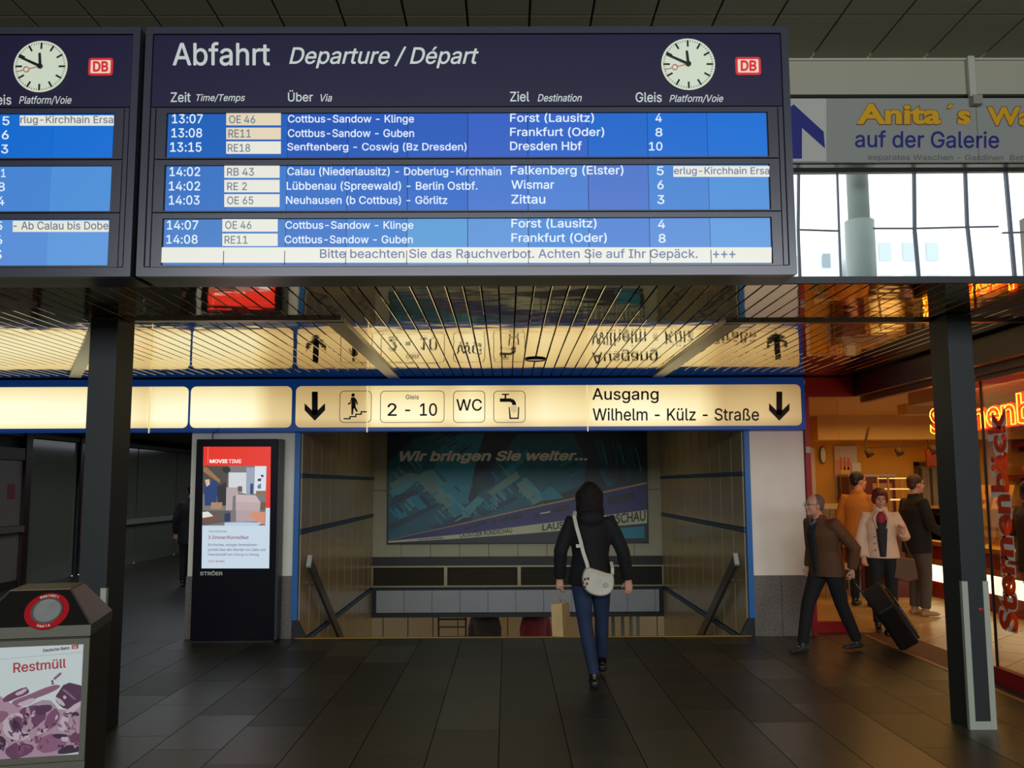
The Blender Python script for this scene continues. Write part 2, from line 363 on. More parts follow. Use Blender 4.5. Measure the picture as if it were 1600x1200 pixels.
"i":"57 -9 109 -9 119 -4 123 4 123 375 118 385 109 388 57 388 48 383 44 375 44 4 48 -4|32 475 45 450 57 441 74 434 93 434 125 454 137 485 127 511 119 519 100 531 78 534 55 524 40 510 32 492",
"k":"54 519 43 506 46 -3 56 -9 111 -9 121 -3 124 135 154 164 289 -6 297 -9 375 -6 380 1 378 7 214 216 353 359 364 373 364 382 354 388 280 385 125 231 124 509 111 519",
"l":"56 519 47 514 43 506 46 54 62 20 94 -4 123 -12 173 -9 186 -3 190 4 176 59 168 63 133 63 124 78 124 509 111 519",
"m":"564 -4 567 4 567 266 555 320 542 343 519 368 468 393 406 393 359 374 318 334 284 375 256 390 235 396 204 396 171 385 123 350 121 378 111 388 56 388 47 383 43 375 43 4 48 -6 56 -9 111 -9 124 1 125 261 134 287 147 303 164 314 194 322 221 319 242 309 259 290 264 273 265 4 270 -6 278 -9 333 -9 345 1 346 263 353 287 371 307 411 322 437 319 459 312 474 299 483 282 487 1 499 -9 554 -9",
"n":"362 -6 367 4 367 256 357 306 337 343 304 374 280 385 249 393 206 393 178 385 147 369 123 347 122 375 116 385 56 388 48 385 43 375 43 4 47 -4 56 -9 111 -9 121 -3 127 261 140 288 164 309 194 319 225 319 244 314 265 301 281 275 286 254 287 1 299 -9 354 -9",
"o":"228 -18 276 -5 300 7 331 30 347 49 362 72 382 117 392 193 382 260 367 296 346 329 318 358 286 377 238 392 195 394 162 389 117 370 88 349 67 325 32 255 25 212 25 162 35 112 44 88 64 54 93 23 124 2 159 -12 188 -18|190 56 151 72 123 105 108 153 106 208 118 260 137 291 171 315 219 321 255 311 275 296 289 277 305 234 311 179 300 124 280 86 259 69 238 59",
"p":"54 -152 111 -152 124 -141 125 32 148 9 178 -9 223 -19 259 -16 285 -9 333 19 359 49 383 92 396 135 400 175 398 228 390 263 369 313 349 341 324 363 294 381 252 393 192 390 149 369 123 344 121 378 111 388 56 389 44 378 43 -139|199 58 165 73 137 109 122 171 124 225 141 278 167 306 202 319 240 319 259 314 280 300 307 261 319 197 317 156 302 106 280 77 259 63 242 58",
"r":"54 -9 111 -9 124 1 127 266 143 292 173 312 199 317 242 313 249 317 253 325 253 380 242 393 180 390 149 376 123 354 121 378 111 388 56 388 44 378 43 4",
"s":"201 394 142 389 99 373 58 337 38 291 38 255 46 231 56 214 79 191 135 164 227 141 244 132 257 117 257 88 242 71 218 59 185 54 156 57 130 66 113 83 102 110 94 115 44 106 30 99 27 88 43 48 75 13 108 -5 158 -18 232 -13 285 9 323 48 341 93 335 141 323 166 300 188 244 215 151 238 122 258 119 288 123 297 144 315 173 323 201 323 232 313 268 269 316 278 331 286 333 293 319 327 287 364 249 384",
"t":"213 -8 222 2 208 58 198 63 153 61 138 74 135 314 139 318 201 318 209 321 214 331 213 378 201 389 136 390 135 469 129 479 65 481 54 469 54 390 8 389 -3 376 -3 331 1 323 10 318 51 318 54 314 54 93 60 59 78 24 94 9 120 -6 151 -13 189 -13",
"u":"48 384 43 375 43 115 53 72 73 36 111 3 164 -14 199 -14 230 -7 266 12 287 31 288 3 294 -7 354 -10 362 -6 367 3 367 375 364 383 354 388 299 388 289 382 283 120 274 96 249 72 223 62 190 59 161 67 146 77 132 96 124 122 124 377 111 388 56 388",
"v":"12 383 13 363 154 -1 166 -9 231 -6 372 354 380 375 377 382 366 388 307 388 297 382 195 97 93 380 81 388 21 388",
"w":"16 382 14 375 126 6 132 -6 141 -9 195 -9 206 -3 283 263 361 -3 372 -9 426 -9 436 -4 548 359 553 375 549 385 541 388 483 388 473 382 398 115 327 378 322 385 255 388 245 382 169 115 94 382 83 388 26 388",
"z":"344 -6 349 4 349 54 338 66 144 68 339 325 342 375 338 383 329 388 50 388 42 385 37 375 37 328 48 315 238 313 35 51 32 4 36 -4 45 -9 336 -9",
"Ö":"239 524 182 510 149 493 123 474 77 423 53 378 39 333 31 283 31 226 39 176 53 130 77 84 123 34 149 15 204 -8 244 -16 289 -16 330 -8 385 15 425 46 452 78 481 130 495 176 502 226 502 283 495 333 481 378 461 416 423 465 377 498 332 517 294 524|246 446 287 446 311 440 344 426 363 412 385 388 402 359 419 295 419 214 409 168 397 140 374 107 354 89 318 70 282 62 251 62 216 70 194 80 165 102 129 157 114 216 112 259 117 307 129 352 143 380 161 403 189 426|245 618 238 637 221 654 204 662 189 662 170 655 154 638 146 621 145 607 153 587 169 571 187 563 201 562 220 570 237 586 245 604|288 609 298 585 310 573 323 565 344 562 368 572 377 582 388 602 388 621 383 635 369 652 346 662 332 662 318 657 299 641",
"Ü":"462 515 397 518 385 508 384 177 379 141 369 117 343 86 312 69 276 61 240 61 200 71 176 85 144 124 134 160 134 508 121 518 64 518 54 512 53 138 63 103 82 67 119 28 142 12 192 -10 233 -18 283 -18 314 -12 352 0 390 21 422 50 441 77 460 119 468 165 468 505|136 608 156 574 176 564 197 563 215 572 229 586 236 603 237 619 229 638 214 653 197 661 176 661 147 642 137 619|319 564 340 563 357 571 373 587 379 600 379 624 374 636 363 650 342 661 321 661 307 656 288 637 282 624 282 603 289 586",
"ß":"176 524 145 517 104 493 75 461 56 416 51 385 51 2 64 -9 119 -9 131 2 132 385 139 416 158 440 178 448 214 448 233 443 253 426 263 397 260 364 216 295 216 247 236 209 323 134 332 116 332 95 320 73 285 60 240 61 185 82 175 68 156 21 165 9 181 1 231 -14 292 -16 328 -8 364 8 387 28 407 64 413 87 410 130 393 166 366 196 316 234 297 259 297 287 322 326 338 361 338 426 329 452 314 474 281 502 231 522",
"ä":"342 -7 347 2 347 250 340 302 318 343 291 367 258 384 210 394 146 389 89 365 54 333 43 317 33 295 39 283 101 266 127 299 153 315 175 320 215 320 244 310 256 299 263 281 266 250 260 242 244 237 113 217 77 203 53 187 33 162 21 124 24 76 43 36 77 4 101 -8 141 -18 179 -18 206 -13 237 2 265 25 267 0 277 -10 334 -11|265 173 266 129 261 107 250 88 220 64 194 56 148 56 125 64 107 79 102 93 103 119 108 132 122 144 158 156|129 532 108 532 90 524 74 507 67 486 69 469 79 451 106 435 127 435 141 440 153 449 166 471 166 493 159 510|212 474 219 457 233 443 263 433 289 442 300 452 312 486 304 507 292 521 272 532 253 532 234 525 220 511 212 493",
"é":"193 394 152 387 112 368 93 354 59 316 32 255 25 212 25 162 42 93 62 57 93 23 112 9 162 -12 190 -18 233 -18 283 -5 329 22 360 58 374 88 371 97 307 115 297 109 284 84 259 64 231 56 178 59 155 69 128 92 116 115 107 158 369 159 380 172 380 229 362 293 343 327 324 349 271 382 236 392|108 231 116 265 136 294 162 313 190 321 233 318 260 305 286 274 298 234 295 230|300 535 290 540 228 540 219 535 168 431 171 423 181 418 224 418 233 423 301 524",
"ö":"228 -18 276 -5 300 7 331 30 347 49 362 72 382 117 392 193 382 260 367 296 346 329 318 358 286 377 238 392 195 394 162 389 117 370 88 349 67 325 32 255 25 212 25 162 35 112 44 88 64 54 93 23 124 2 159 -12 188 -18|190 56 151 72 123 105 108 153 106 208 118 260 137 291 171 315 219 321 255 311 275 296 289 277 305 234 311 179 300 124 280 86 259 69 238 59|184 496 162 525 145 532 128 533 109 525 96 512 84 484 87 469 102 447 121 435 138 432 159 440 174 452 184 472|230 474 238 457 254 441 281 432 307 443 318 453 330 486 313 519 290 532 271 533 257 527 240 513 230 493",
"ü":"48 384 43 375 43 115 53 72 73 36 111 3 164 -14 199 -14 230 -7 266 12 287 31 288 3 294 -7 354 -10 362 -6 367 3 367 375 364 383 354 388 299 388 289 382 283 120 274 96 249 72 223 62 190 59 161 67 146 77 132 96 124 122 124 377 111 388 56 388|184 484 174 511 164 521 149 530 128 533 94 514 84 494 84 475 89 461 103 444 125 434 140 433 159 441 172 453|227 489 227 475 235 457 252 441 271 433 292 436 310 446 327 477 326 492 318 509 302 526 283 533 268 533 251 525 234 508",
}
GL_B = {
"(":"248 568 167 568 145 546 111 477 95 429 77 365 61 270 58 172 66 115 83 41 111 -37 140 -95 156 -118 179 -127 245 -124 258 -114 265 -95 202 72 189 122 182 177 185 265 199 348 233 455 266 529 265 551",
")":"27 568 9 551 7 536 44 446 73 353 90 251 90 165 70 67 8 -95 9 -106 27 -124 93 -127 117 -117 135 -92 161 -40 187 29 211 139 216 203 214 255 204 325 182 417 156 491 127 548 108 568 93 571",
"+":"201 3 265 6 283 24 287 141 401 144 418 162 421 176 418 236 401 253 286 257 283 374 265 391 251 394 187 391 169 374 165 257 51 253 34 236 31 221 34 162 51 144 166 140 169 24 187 6",
",":"27 -147 94 -148 114 -130 166 61 166 82 149 99 70 102 56 99 38 82 7 -113 10 -130",
"-":"86 256 83 192 86 177 104 160 335 157 349 160 366 177 369 242 366 256 349 273 118 276 104 273",
".":"168 16 168 66 155 90 125 112 103 117 65 112 41 96 24 71 19 49 24 11 43 -13 65 -30 87 -35 125 -30 152 -10",
"/":"244 561 171 562 148 542 -14 -61 -14 -87 4 -104 68 -107 82 -104 100 -87 262 513 262 544",
"0":"249 546 204 546 154 533 116 512 86 485 60 449 39 404 22 333 17 292 17 216 24 161 34 118 56 66 84 26 116 -4 154 -25 209 -38 247 -38 299 -25 338 -3 370 26 398 66 414 104 431 176 436 218 436 290 431 330 421 380 402 433 371 481 338 511 299 533|218 429 247 426 269 414 283 397 302 352 312 295 312 214 302 157 280 108 264 92 242 82 209 82 191 90 173 108 151 157 141 214 141 295 156 366 181 411",
"1":"410 -22 419 -10 422 4 422 51 412 75 387 86 311 86 308 90 305 520 287 538 273 541 187 538 66 450 55 425 58 349 76 332 102 332 181 387 181 90 178 86 80 86 58 78 49 66 46 51 49 -10 66 -28 80 -31 387 -31",
"2":"53 -28 387 -31 401 -28 418 -10 421 54 418 68 401 85 225 90 333 206 371 254 399 304 412 354 412 390 404 425 392 454 376 478 349 505 301 533 251 546 199 546 149 533 120 519 89 496 65 466 48 435 38 399 35 366 38 351 56 334 137 334 154 351 160 385 172 409 211 429 237 429 265 419 283 401 290 375 285 344 258 301 38 63 33 44 33 4 36 -10",
"3":"59 536 42 518 39 504 39 457 42 442 52 430 74 422 221 421 128 311 128 237 145 220 236 215 264 205 282 192 293 173 299 135 289 109 269 92 240 82 198 82 178 87 154 102 144 116 139 142 121 160 33 160 16 142 13 128 25 73 48 36 77 7 124 -20 152 -30 195 -38 240 -38 312 -20 353 4 383 32 408 68 423 121 425 147 417 195 405 226 391 247 364 277 338 295 286 316 401 449 401 518 383 536 369 539",
"4":"322 538 251 541 236 538 222 526 19 185 9 156 12 94 29 77 251 73 255 -10 272 -28 286 -31 339 -31 362 -21 373 4 374 73 424 77 442 94 445 109 445 159 436 181 424 190 374 194 373 313 370 328 353 345 286 348 272 345 259 335 252 313 251 194 162 194 339 497 339 520",
"5":"378 536 99 539 85 536 68 518 36 259 44 235 64 222 125 215 140 218 187 243 233 246 266 231 286 209 296 183 296 142 283 111 266 94 237 82 204 82 175 95 158 114 150 142 133 160 64 162 39 152 32 142 29 118 49 57 65 33 92 5 128 -18 199 -38 242 -38 290 -28 325 -11 352 8 385 44 407 83 422 145 422 183 407 245 372 302 328 338 285 357 245 365 216 365 175 356 172 359 180 421 364 422 387 431 398 457 398 504 395 518",
"6":"332 536 255 539 241 536 226 523 90 326 59 271 43 228 33 180 33 140 50 73 72 36 94 12 124 -11 167 -30 205 -38 246 -38 294 -28 324 -13 351 5 379 34 411 95 421 157 419 185 411 221 394 259 363 298 332 322 291 338 248 345 349 495 349 518|215 79 189 89 169 109 157 140 157 176 169 207 186 224 213 234 241 234 272 219 285 204 297 166 295 135 285 111 267 92 239 80",
"7":"87 -28 161 -31 175 -28 195 -8 419 437 422 506 419 520 402 538 66 541 52 538 34 520 31 456 34 442 52 425 271 422 274 418 70 16 70 -10",
"8":"201 546 149 533 106 510 70 474 50 440 40 399 45 337 60 302 86 268 56 238 34 202 21 152 21 118 29 83 41 57 59 30 89 3 110 -11 151 -28 203 -38 251 -38 322 -20 360 1 396 34 423 80 431 114 431 157 425 183 399 235 367 268 402 321 412 359 412 402 392 459 371 487 346 510 303 533 280 541 251 546|148 123 147 152 157 176 170 188 203 203 230 205 270 195 293 178 304 154 304 126 296 106 280 92 251 82 220 79 177 89 157 104|165 390 172 407 182 417 213 429 241 429 268 419 280 407 288 387 287 361 278 342 253 325 232 320 206 323 184 332 172 345 164 364",
"9":"120 -28 198 -31 223 -20 366 190 399 251 411 285 421 349 414 399 404 432 377 476 348 505 313 528 286 538 251 546 201 546 165 538 127 521 74 476 55 447 40 411 33 373 33 330 43 282 57 251 96 205 127 184 165 170 205 163 102 13 102 -10|241 429 265 419 282 401 295 373 295 328 285 304 265 284 236 274 215 274 189 284 169 304 157 335 157 368 169 399 183 416 210 428",
":":"168 16 168 66 155 90 125 112 103 117 65 112 41 96 24 71 19 49 24 11 43 -13 65 -30 87 -35 125 -30 152 -10|166 285 171 307 166 347 141 377 122 388 99 393 68 388 43 371 24 345 19 323 24 287 35 268 63 246 96 240 127 246 144 258",
"A":"206 541 182 531 167 506 -11 16 -11 -10 6 -28 20 -31 82 -31 105 -22 116 -6 158 112 320 112 365 -8 375 -21 399 -31 473 -28 490 -10 490 18 309 511 299 529 287 538|239 346 279 230 201 229 201 237",
"B":"42 533 32 520 29 506 32 -10 50 -28 64 -31 273 -31 338 -18 373 -2 390 10 424 47 438 75 448 118 448 156 436 206 416 238 385 268 419 316 429 361 425 413 410 454 394 478 363 506 338 521 302 533 242 541 64 541|156 199 262 200 288 193 315 170 325 147 324 125 309 103 283 91 157 89|156 318 157 421 264 419 285 412 298 399 306 366 295 340 285 329 254 317",
"C":"344 536 294 546 239 546 182 533 142 514 94 479 73 455 51 423 24 364 10 283 10 226 20 164 34 118 66 63 108 17 142 -6 192 -28 244 -38 289 -38 342 -28 380 -13 421 14 457 49 478 80 495 118 502 157 492 182 468 191 411 191 386 180 364 130 337 103 299 87 251 84 227 89 193 107 168 132 148 168 138 202 133 249 136 292 143 328 158 361 176 387 196 405 220 417 246 424 287 424 335 407 359 385 379 337 396 320 468 317 482 320 500 337 502 357 492 397 458 458 408 505",
"D":"41 532 32 520 29 506 32 -10 50 -28 64 -31 247 -31 314 -18 369 5 404 31 438 68 462 106 484 173 494 256 491 297 477 368 453 420 429 454 391 490 352 514 304 531 226 541 64 541|157 421 228 422 283 412 326 386 353 344 367 287 365 204 341 142 323 122 295 103 242 88 156 90",
"E":"385 -28 403 -10 406 4 403 68 385 85 156 90 157 197 366 201 384 218 387 282 376 307 352 317 157 318 156 418 159 422 383 425 400 442 403 456 400 520 383 538 369 541 50 538 32 520 29 506 32 -10 50 -28 64 -31",
"F":"50 -28 121 -31 135 -28 153 -10 157 190 342 191 357 194 374 211 377 275 374 290 357 307 157 311 156 418 159 422 381 425 398 442 401 456 398 520 381 538 64 541 50 538 32 520 29 4 32 -10",
"G":"237 546 189 536 144 517 104 489 62 442 36 397 22 357 10 285 10 223 20 164 39 107 70 56 96 27 137 -4 192 -28 246 -38 292 -38 354 -25 392 -8 435 22 469 61 490 99 505 152 510 187 507 266 489 283 475 286 273 283 255 266 252 252 252 202 262 178 287 167 375 167 379 164 364 128 339 103 287 84 237 87 206 99 169 130 141 190 133 249 136 292 143 328 158 361 185 396 213 414 246 424 287 424 313 417 346 396 364 373 379 337 396 320 485 320 502 337 505 352 492 399 478 428 457 459 421 495 392 514 342 536 292 546",
"H":"477 -22 486 -10 489 4 489 506 481 529 469 538 454 541 395 541 381 538 363 520 359 320 159 319 156 323 153 520 135 538 121 541 64 541 41 532 32 520 29 506 29 4 38 -19 50 -28 64 -31 121 -31 135 -28 153 -10 157 199 357 200 360 197 363 -10 381 -28 395 -31 454 -31",
"I":"21 538 3 520 0 506 3 442 21 425 82 422 86 418 86 92 82 88 23 86 9 76 0 54 3 -10 21 -28 35 -31 280 -28 298 -10 300 4 298 68 280 85 218 88 215 92 215 418 218 422 278 424 292 434 300 456 298 520 280 538 266 541",
"J":"346 536 275 539 261 536 243 518 240 128 225 95 199 82 170 82 149 91 132 118 126 183 108 200 37 203 23 200 5 183 2 126 15 68 40 26 67 -1 99 -20 165 -38 204 -38 244 -30 280 -16 302 -1 332 29 350 57 367 123 367 504 364 518",
"K":"467 -22 477 -10 477 13 284 285 471 489 478 509 471 529 459 538 445 541 352 538 157 331 153 520 135 538 121 541 64 541 41 532 32 520 29 506 29 4 38 -19 50 -28 64 -31 121 -31 135 -28 147 -19 156 4 156 156 195 196 353 -22 376 -31 445 -31",
"L":"50 538 32 520 29 506 32 -10 50 -28 64 -31 371 -28 388 -10 391 4 388 68 371 85 156 90 153 520 135 538 121 541",
"M":"588 531 564 541 481 541 466 538 452 526 314 178 176 526 162 538 147 541 64 541 39 530 29 506 29 4 40 -21 64 -31 119 -31 133 -28 150 -10 154 244 254 -3 276 -28 338 -31 352 -28 366 -16 471 242 475 -10 492 -28 507 -31 564 -31 589 -20 598 4 598 506",
"N":"41 532 32 520 29 506 29 4 38 -19 50 -28 64 -31 121 -31 135 -28 153 -10 157 303 360 -15 376 -28 390 -31 459 -31 482 -22 491 -10 494 4 494 506 485 529 473 538 459 541 402 541 388 538 370 520 366 205 160 528 147 538 133 541 64 541",
"O":"239 546 199 538 142 514 108 491 73 455 48 418 24 364 10 283 10 226 20 164 34 118 61 70 108 17 142 -6 192 -28 244 -38 289 -38 342 -28 392 -6 439 29 468 63 483 85 509 145 524 226 524 283 514 345 500 390 469 445 437 482 385 519 344 536 294 546|246 424 299 421 349 396 369 373 383 347 398 295 398 214 390 180 376 147 357 121 339 106 306 89 282 84 227 89 201 101 180 118 163 140 148 168 136 216 136 292 153 352 175 386 196 404",
"P":"50 -28 121 -31 135 -28 153 -10 157 154 259 155 326 170 373 198 398 223 415 247 429 278 439 323 439 370 434 399 424 430 404 464 378 493 352 512 316 528 238 541 64 541 50 538 32 520 29 4 32 -10|156 420 245 422 271 416 292 405 305 390 313 368 312 325 295 292 281 282 257 274 157 275",
"R":"50 538 32 520 29 506 29 4 37 -18 50 -28 64 -31 121 -31 145 -21 156 4 156 166 226 167 333 -21 357 -31 423 -31 445 -23 455 -10 455 13 358 194 403 235 415 251 427 275 439 323 441 356 434 406 427 430 403 470 377 497 347 516 285 536 238 541|156 420 245 422 266 419 293 406 310 382 315 359 312 330 302 308 283 294 252 286 157 287",
"S":"252 546 202 546 152 536 111 519 83 500 57 476 41 452 27 419 22 393 22 352 32 314 49 284 77 257 102 239 147 218 278 179 298 169 312 154 314 128 299 103 271 87 235 79 194 82 158 97 139 121 133 147 116 165 42 168 28 165 10 147 7 126 15 90 29 57 46 33 72 7 116 -20 197 -40 249 -40 292 -32 354 -8 380 10 414 50 426 71 439 119 439 159 428 200 409 232 383 258 352 279 316 296 185 335 158 350 149 362 146 383 155 402 166 412 204 427 247 427 285 412 300 397 308 366 325 349 397 346 411 349 428 366 431 390 424 426 393 478 364 504 323 529",
"T":"195 -31 267 -28 284 -8 288 420 414 422 437 430 446 442 449 456 449 506 446 520 428 538 36 541 21 538 4 520 1 456 4 442 21 425 160 420 161 4 170 -20",
"U":"477 531 454 540 397 540 383 537 366 519 360 155 348 124 331 104 300 88 276 83 228 85 192 100 173 119 158 148 153 519 135 537 121 540 64 540 50 537 37 527 29 505 29 153 37 112 56 67 75 41 107 9 135 -10 181 -29 233 -39 283 -39 345 -27 378 -12 419 16 448 48 474 93 489 165 489 505 486 519",
"V":"-5 530 -14 509 -11 494 174 -10 192 -28 206 -31 289 -28 301 -19 314 6 485 478 493 506 490 520 473 538 458 541 399 541 384 538 369 525 242 163 109 525 94 538 80 541 20 541",
"W":"-7 528 -14 506 -11 492 124 -6 134 -21 158 -31 227 -31 242 -28 259 -10 342 292 431 -18 444 -28 458 -31 527 -31 552 -20 564 4 697 492 700 506 689 531 665 541 606 541 592 538 574 520 492 205 411 511 404 526 389 538 311 541 296 538 277 518 194 205 111 520 94 538 80 541 20 541 6 538",
"Z":"419 -22 428 -10 431 4 431 54 428 68 411 85 180 90 423 447 429 466 429 506 420 529 408 538 394 541 44 541 22 532 12 520 10 506 10 456 12 442 30 425 260 420 15 61 10 42 10 4 18 -19 30 -28 44 -31 396 -31",
"a":"357 -24 366 -12 369 2 369 250 359 314 335 357 306 384 270 403 210 416 177 416 134 408 110 401 75 382 38 348 14 310 14 279 25 266 98 244 121 252 141 282 165 296 213 299 235 288 245 262 101 236 70 225 31 195 10 164 0 124 5 64 26 21 70 -17 103 -32 141 -39 179 -39 208 -34 248 -16 265 -29 279 -32 334 -32|244 145 244 126 235 105 208 83 191 77 151 77 132 85 124 95 126 119 144 129 170 137",
"b":"42 537 25 519 22 505 25 -12 42 -29 56 -32 123 -29 140 -13 168 -29 211 -39 247 -39 299 -27 341 -2 372 29 395 65 407 93 420 150 422 203 412 265 402 296 370 350 334 384 297 403 259 414 216 416 175 408 147 395 146 505 137 528 125 537 111 540|206 78 173 94 153 127 143 172 143 208 151 246 167 277 197 296 230 299 260 288 286 255 296 222 296 158 276 105 261 90 235 78",
"c":"221 416 176 414 128 401 74 366 49 338 21 288 3 212 3 162 16 100 47 40 78 6 117 -19 147 -31 188 -39 228 -39 267 -31 302 -17 328 0 353 22 374 50 393 100 386 119 371 132 309 147 285 138 255 92 224 78 181 81 164 90 144 112 130 153 127 208 137 248 152 274 164 287 197 299 238 294 259 280 281 242 305 232 371 247 389 265 389 293 377 322 361 346 331 375 286 401",
"d":"383 537 314 540 300 537 288 528 280 505 278 394 247 408 209 416 167 414 121 401 65 362 35 322 23 298 3 215 3 162 16 98 35 55 61 19 88 -5 126 -27 176 -39 214 -39 257 -29 286 -13 302 -29 369 -32 383 -29 401 -12 403 505 401 519|217 78 181 81 157 96 137 127 127 169 130 227 147 269 167 289 193 299 226 296 252 282 270 255 280 219 280 158 267 117 244 88",
"e":"133 403 90 380 58 350 37 322 21 288 3 212 3 162 18 93 53 31 89 -2 128 -24 190 -39 233 -39 295 -24 333 -3 363 24 393 77 393 103 384 115 317 136 381 140 398 158 401 229 386 293 370 327 349 355 324 377 283 401 219 416 174 414|297 136 281 123 262 92 231 78 193 78 162 90 144 108 133 134 136 137|136 253 152 279 164 289 190 299 219 299 245 289 259 275 270 255 267 252",
"f":"84 -31 153 -28 171 -10 173 292 177 295 239 298 256 316 259 330 259 375 250 399 225 410 175 411 173 430 178 440 186 443 225 438 239 441 256 459 273 520 265 541 248 552 215 560 167 560 117 545 94 529 64 494 50 444 49 411 -4 407 -21 390 -24 330 -16 308 -4 298 46 295 50 292 50 4 59 -20",
"g":"383 406 317 409 302 406 286 391 247 409 202 416 136 406 81 376 52 347 23 298 6 234 3 165 16 103 35 63 56 34 73 18 114 -10 164 -24 209 -27 250 -19 276 -6 280 -9 277 -32 264 -50 243 -62 217 -67 195 -67 164 -59 150 -50 122 -18 102 -10 88 -13 36 -43 22 -61 22 -80 28 -92 59 -131 105 -162 181 -181 231 -181 283 -171 324 -155 350 -136 374 -110 391 -80 403 -28 403 375 401 389|212 300 243 290 267 263 280 227 282 179 272 134 252 104 221 91 190 90 164 100 144 120 130 158 127 213 135 246 149 272 176 294",
"h":"42 538 25 520 22 506 25 -10 42 -28 56 -31 125 -28 143 -10 146 249 156 273 171 288 197 298 223 298 249 286 265 254 268 -10 285 -28 299 -31 368 -28 386 -10 389 4 389 256 379 311 364 342 338 375 311 395 285 407 249 415 206 415 147 396 146 506 137 529 125 538 111 541",
"i":"57 -31 124 -28 141 -10 144 4 144 375 141 390 131 402 124 407 93 411 121 422 142 440 153 459 158 485 153 509 142 528 117 547 90 555 64 552 39 540 18 516 11 490 13 461 28 436 50 420 76 411 43 407 36 402 25 390 22 375 22 4 32 -20",
"k":"42 538 25 520 22 506 25 -10 42 -28 56 -31 111 -31 136 -20 146 4 146 125 152 131 275 -23 297 -31 383 -28 400 -10 400 13 243 213 371 346 386 366 386 390 368 407 354 410 273 407 147 283 143 520 125 538 111 541",
"l":"56 541 31 530 22 506 22 68 27 42 46 6 83 -23 123 -33 185 -28 202 -19 210 -6 200 61 180 83 149 84 146 87 143 520 125 538",
"m":"580 -19 589 4 589 266 574 332 552 367 534 385 502 405 452 417 421 417 383 409 352 395 321 371 283 402 235 417 204 417 171 409 140 393 123 407 109 410 56 410 42 407 30 398 22 375 22 4 25 -10 34 -22 56 -31 111 -31 125 -28 143 -10 146 256 161 286 194 300 228 293 238 282 243 268 243 4 246 -10 255 -22 278 -31 333 -31 347 -28 364 -10 367 261 383 288 411 300 428 300 452 290 465 268 468 -10 485 -28 499 -31 554 -31 568 -28",
"n":"376 -22 386 -10 389 4 389 256 376 318 354 357 311 395 285 407 249 415 206 415 180 409 142 391 123 407 109 410 56 410 34 401 25 390 22 375 22 4 30 -19 42 -28 56 -31 111 -31 125 -28 143 -10 146 249 156 273 171 288 197 298 223 298 249 286 265 254 268 -10 285 -28 299 -31 354 -31",
"o":"228 -39 267 -31 307 -15 345 13 364 35 384 65 401 105 411 153 413 193 398 279 389 303 363 343 332 374 297 396 238 414 195 416 150 408 109 392 74 366 50 339 35 317 13 267 3 212 3 162 16 100 25 77 55 30 78 6 117 -19 147 -31 188 -39|224 78 193 78 164 90 140 122 127 169 130 222 147 267 164 287 197 299 231 296 258 281 272 262 287 219 289 179 277 124 255 92",
"p":"42 -171 111 -173 125 -171 138 -160 146 -139 147 -18 180 -32 223 -40 256 -38 297 -28 336 -6 367 23 402 80 415 123 422 175 420 228 409 275 390 321 366 355 348 373 306 400 252 415 206 415 166 405 142 391 123 407 56 410 42 407 25 390 22 -139 25 -153|237 79 204 79 179 90 161 111 146 154 143 206 153 252 163 271 178 286 204 298 240 297 266 284 288 249 296 221 296 156 283 118 266 93",
"r":"42 -28 111 -31 125 -28 143 -10 146 254 164 281 185 293 252 293 267 304 274 325 274 380 271 394 254 412 192 415 161 407 137 395 123 407 109 410 56 410 42 407 25 390 22 4 25 -10",
"s":"201 416 173 416 120 406 70 380 52 365 31 336 17 291 17 255 27 219 39 199 63 175 108 150 227 118 238 105 230 90 213 81 185 75 158 78 133 93 116 128 92 137 25 123 8 105 5 91 15 55 32 26 61 -3 96 -24 158 -39 204 -39 244 -32 292 -12 326 17 345 41 357 67 362 93 362 119 354 153 339 180 314 205 270 230 170 254 141 269 143 286 151 294 173 302 201 302 220 294 233 281 246 256 270 247 335 262 352 279 352 305 340 334 301 380 261 403",
"t":"225 -27 242 -10 244 2 230 64 213 81 163 82 157 88 157 293 160 296 215 299 227 308 235 331 232 390 215 408 158 412 154 483 136 500 53 500 36 483 32 412 -4 408 -21 390 -24 376 -24 331 -17 309 -4 299 33 293 33 93 41 47 61 9 78 -7 108 -25 151 -35 189 -35",
"u":"34 401 25 389 22 375 22 115 34 61 56 21 83 -5 104 -19 164 -36 199 -36 225 -31 268 -13 287 -28 302 -31 354 -31 376 -23 386 -11 389 3 389 375 380 397 368 407 354 409 299 409 285 407 268 389 264 132 255 108 242 93 214 81 190 81 161 94 146 125 143 389 125 407 111 409 56 409",
"v":"224 -31 246 -22 258 -6 398 361 398 390 381 407 366 410 307 410 282 399 195 169 109 395 95 407 81 410 7 407 -10 390 -10 366 130 -3 152 -28",
"w":"-5 390 -5 363 107 -6 117 -21 141 -31 195 -31 210 -28 222 -19 229 -6 283 180 338 -6 347 -20 372 -31 426 -31 451 -20 463 1 572 363 572 390 564 400 541 410 483 410 458 399 447 378 398 202 346 390 329 407 255 410 241 407 229 398 218 375 169 202 120 378 109 399 83 410 26 410 12 407",
"z":"358 -22 368 -10 370 4 370 54 368 68 350 85 189 90 360 318 363 375 355 398 343 407 329 410 50 410 28 401 19 390 16 375 16 328 19 313 36 296 192 292 14 59 11 4 19 -19 31 -28 45 -31 336 -31",
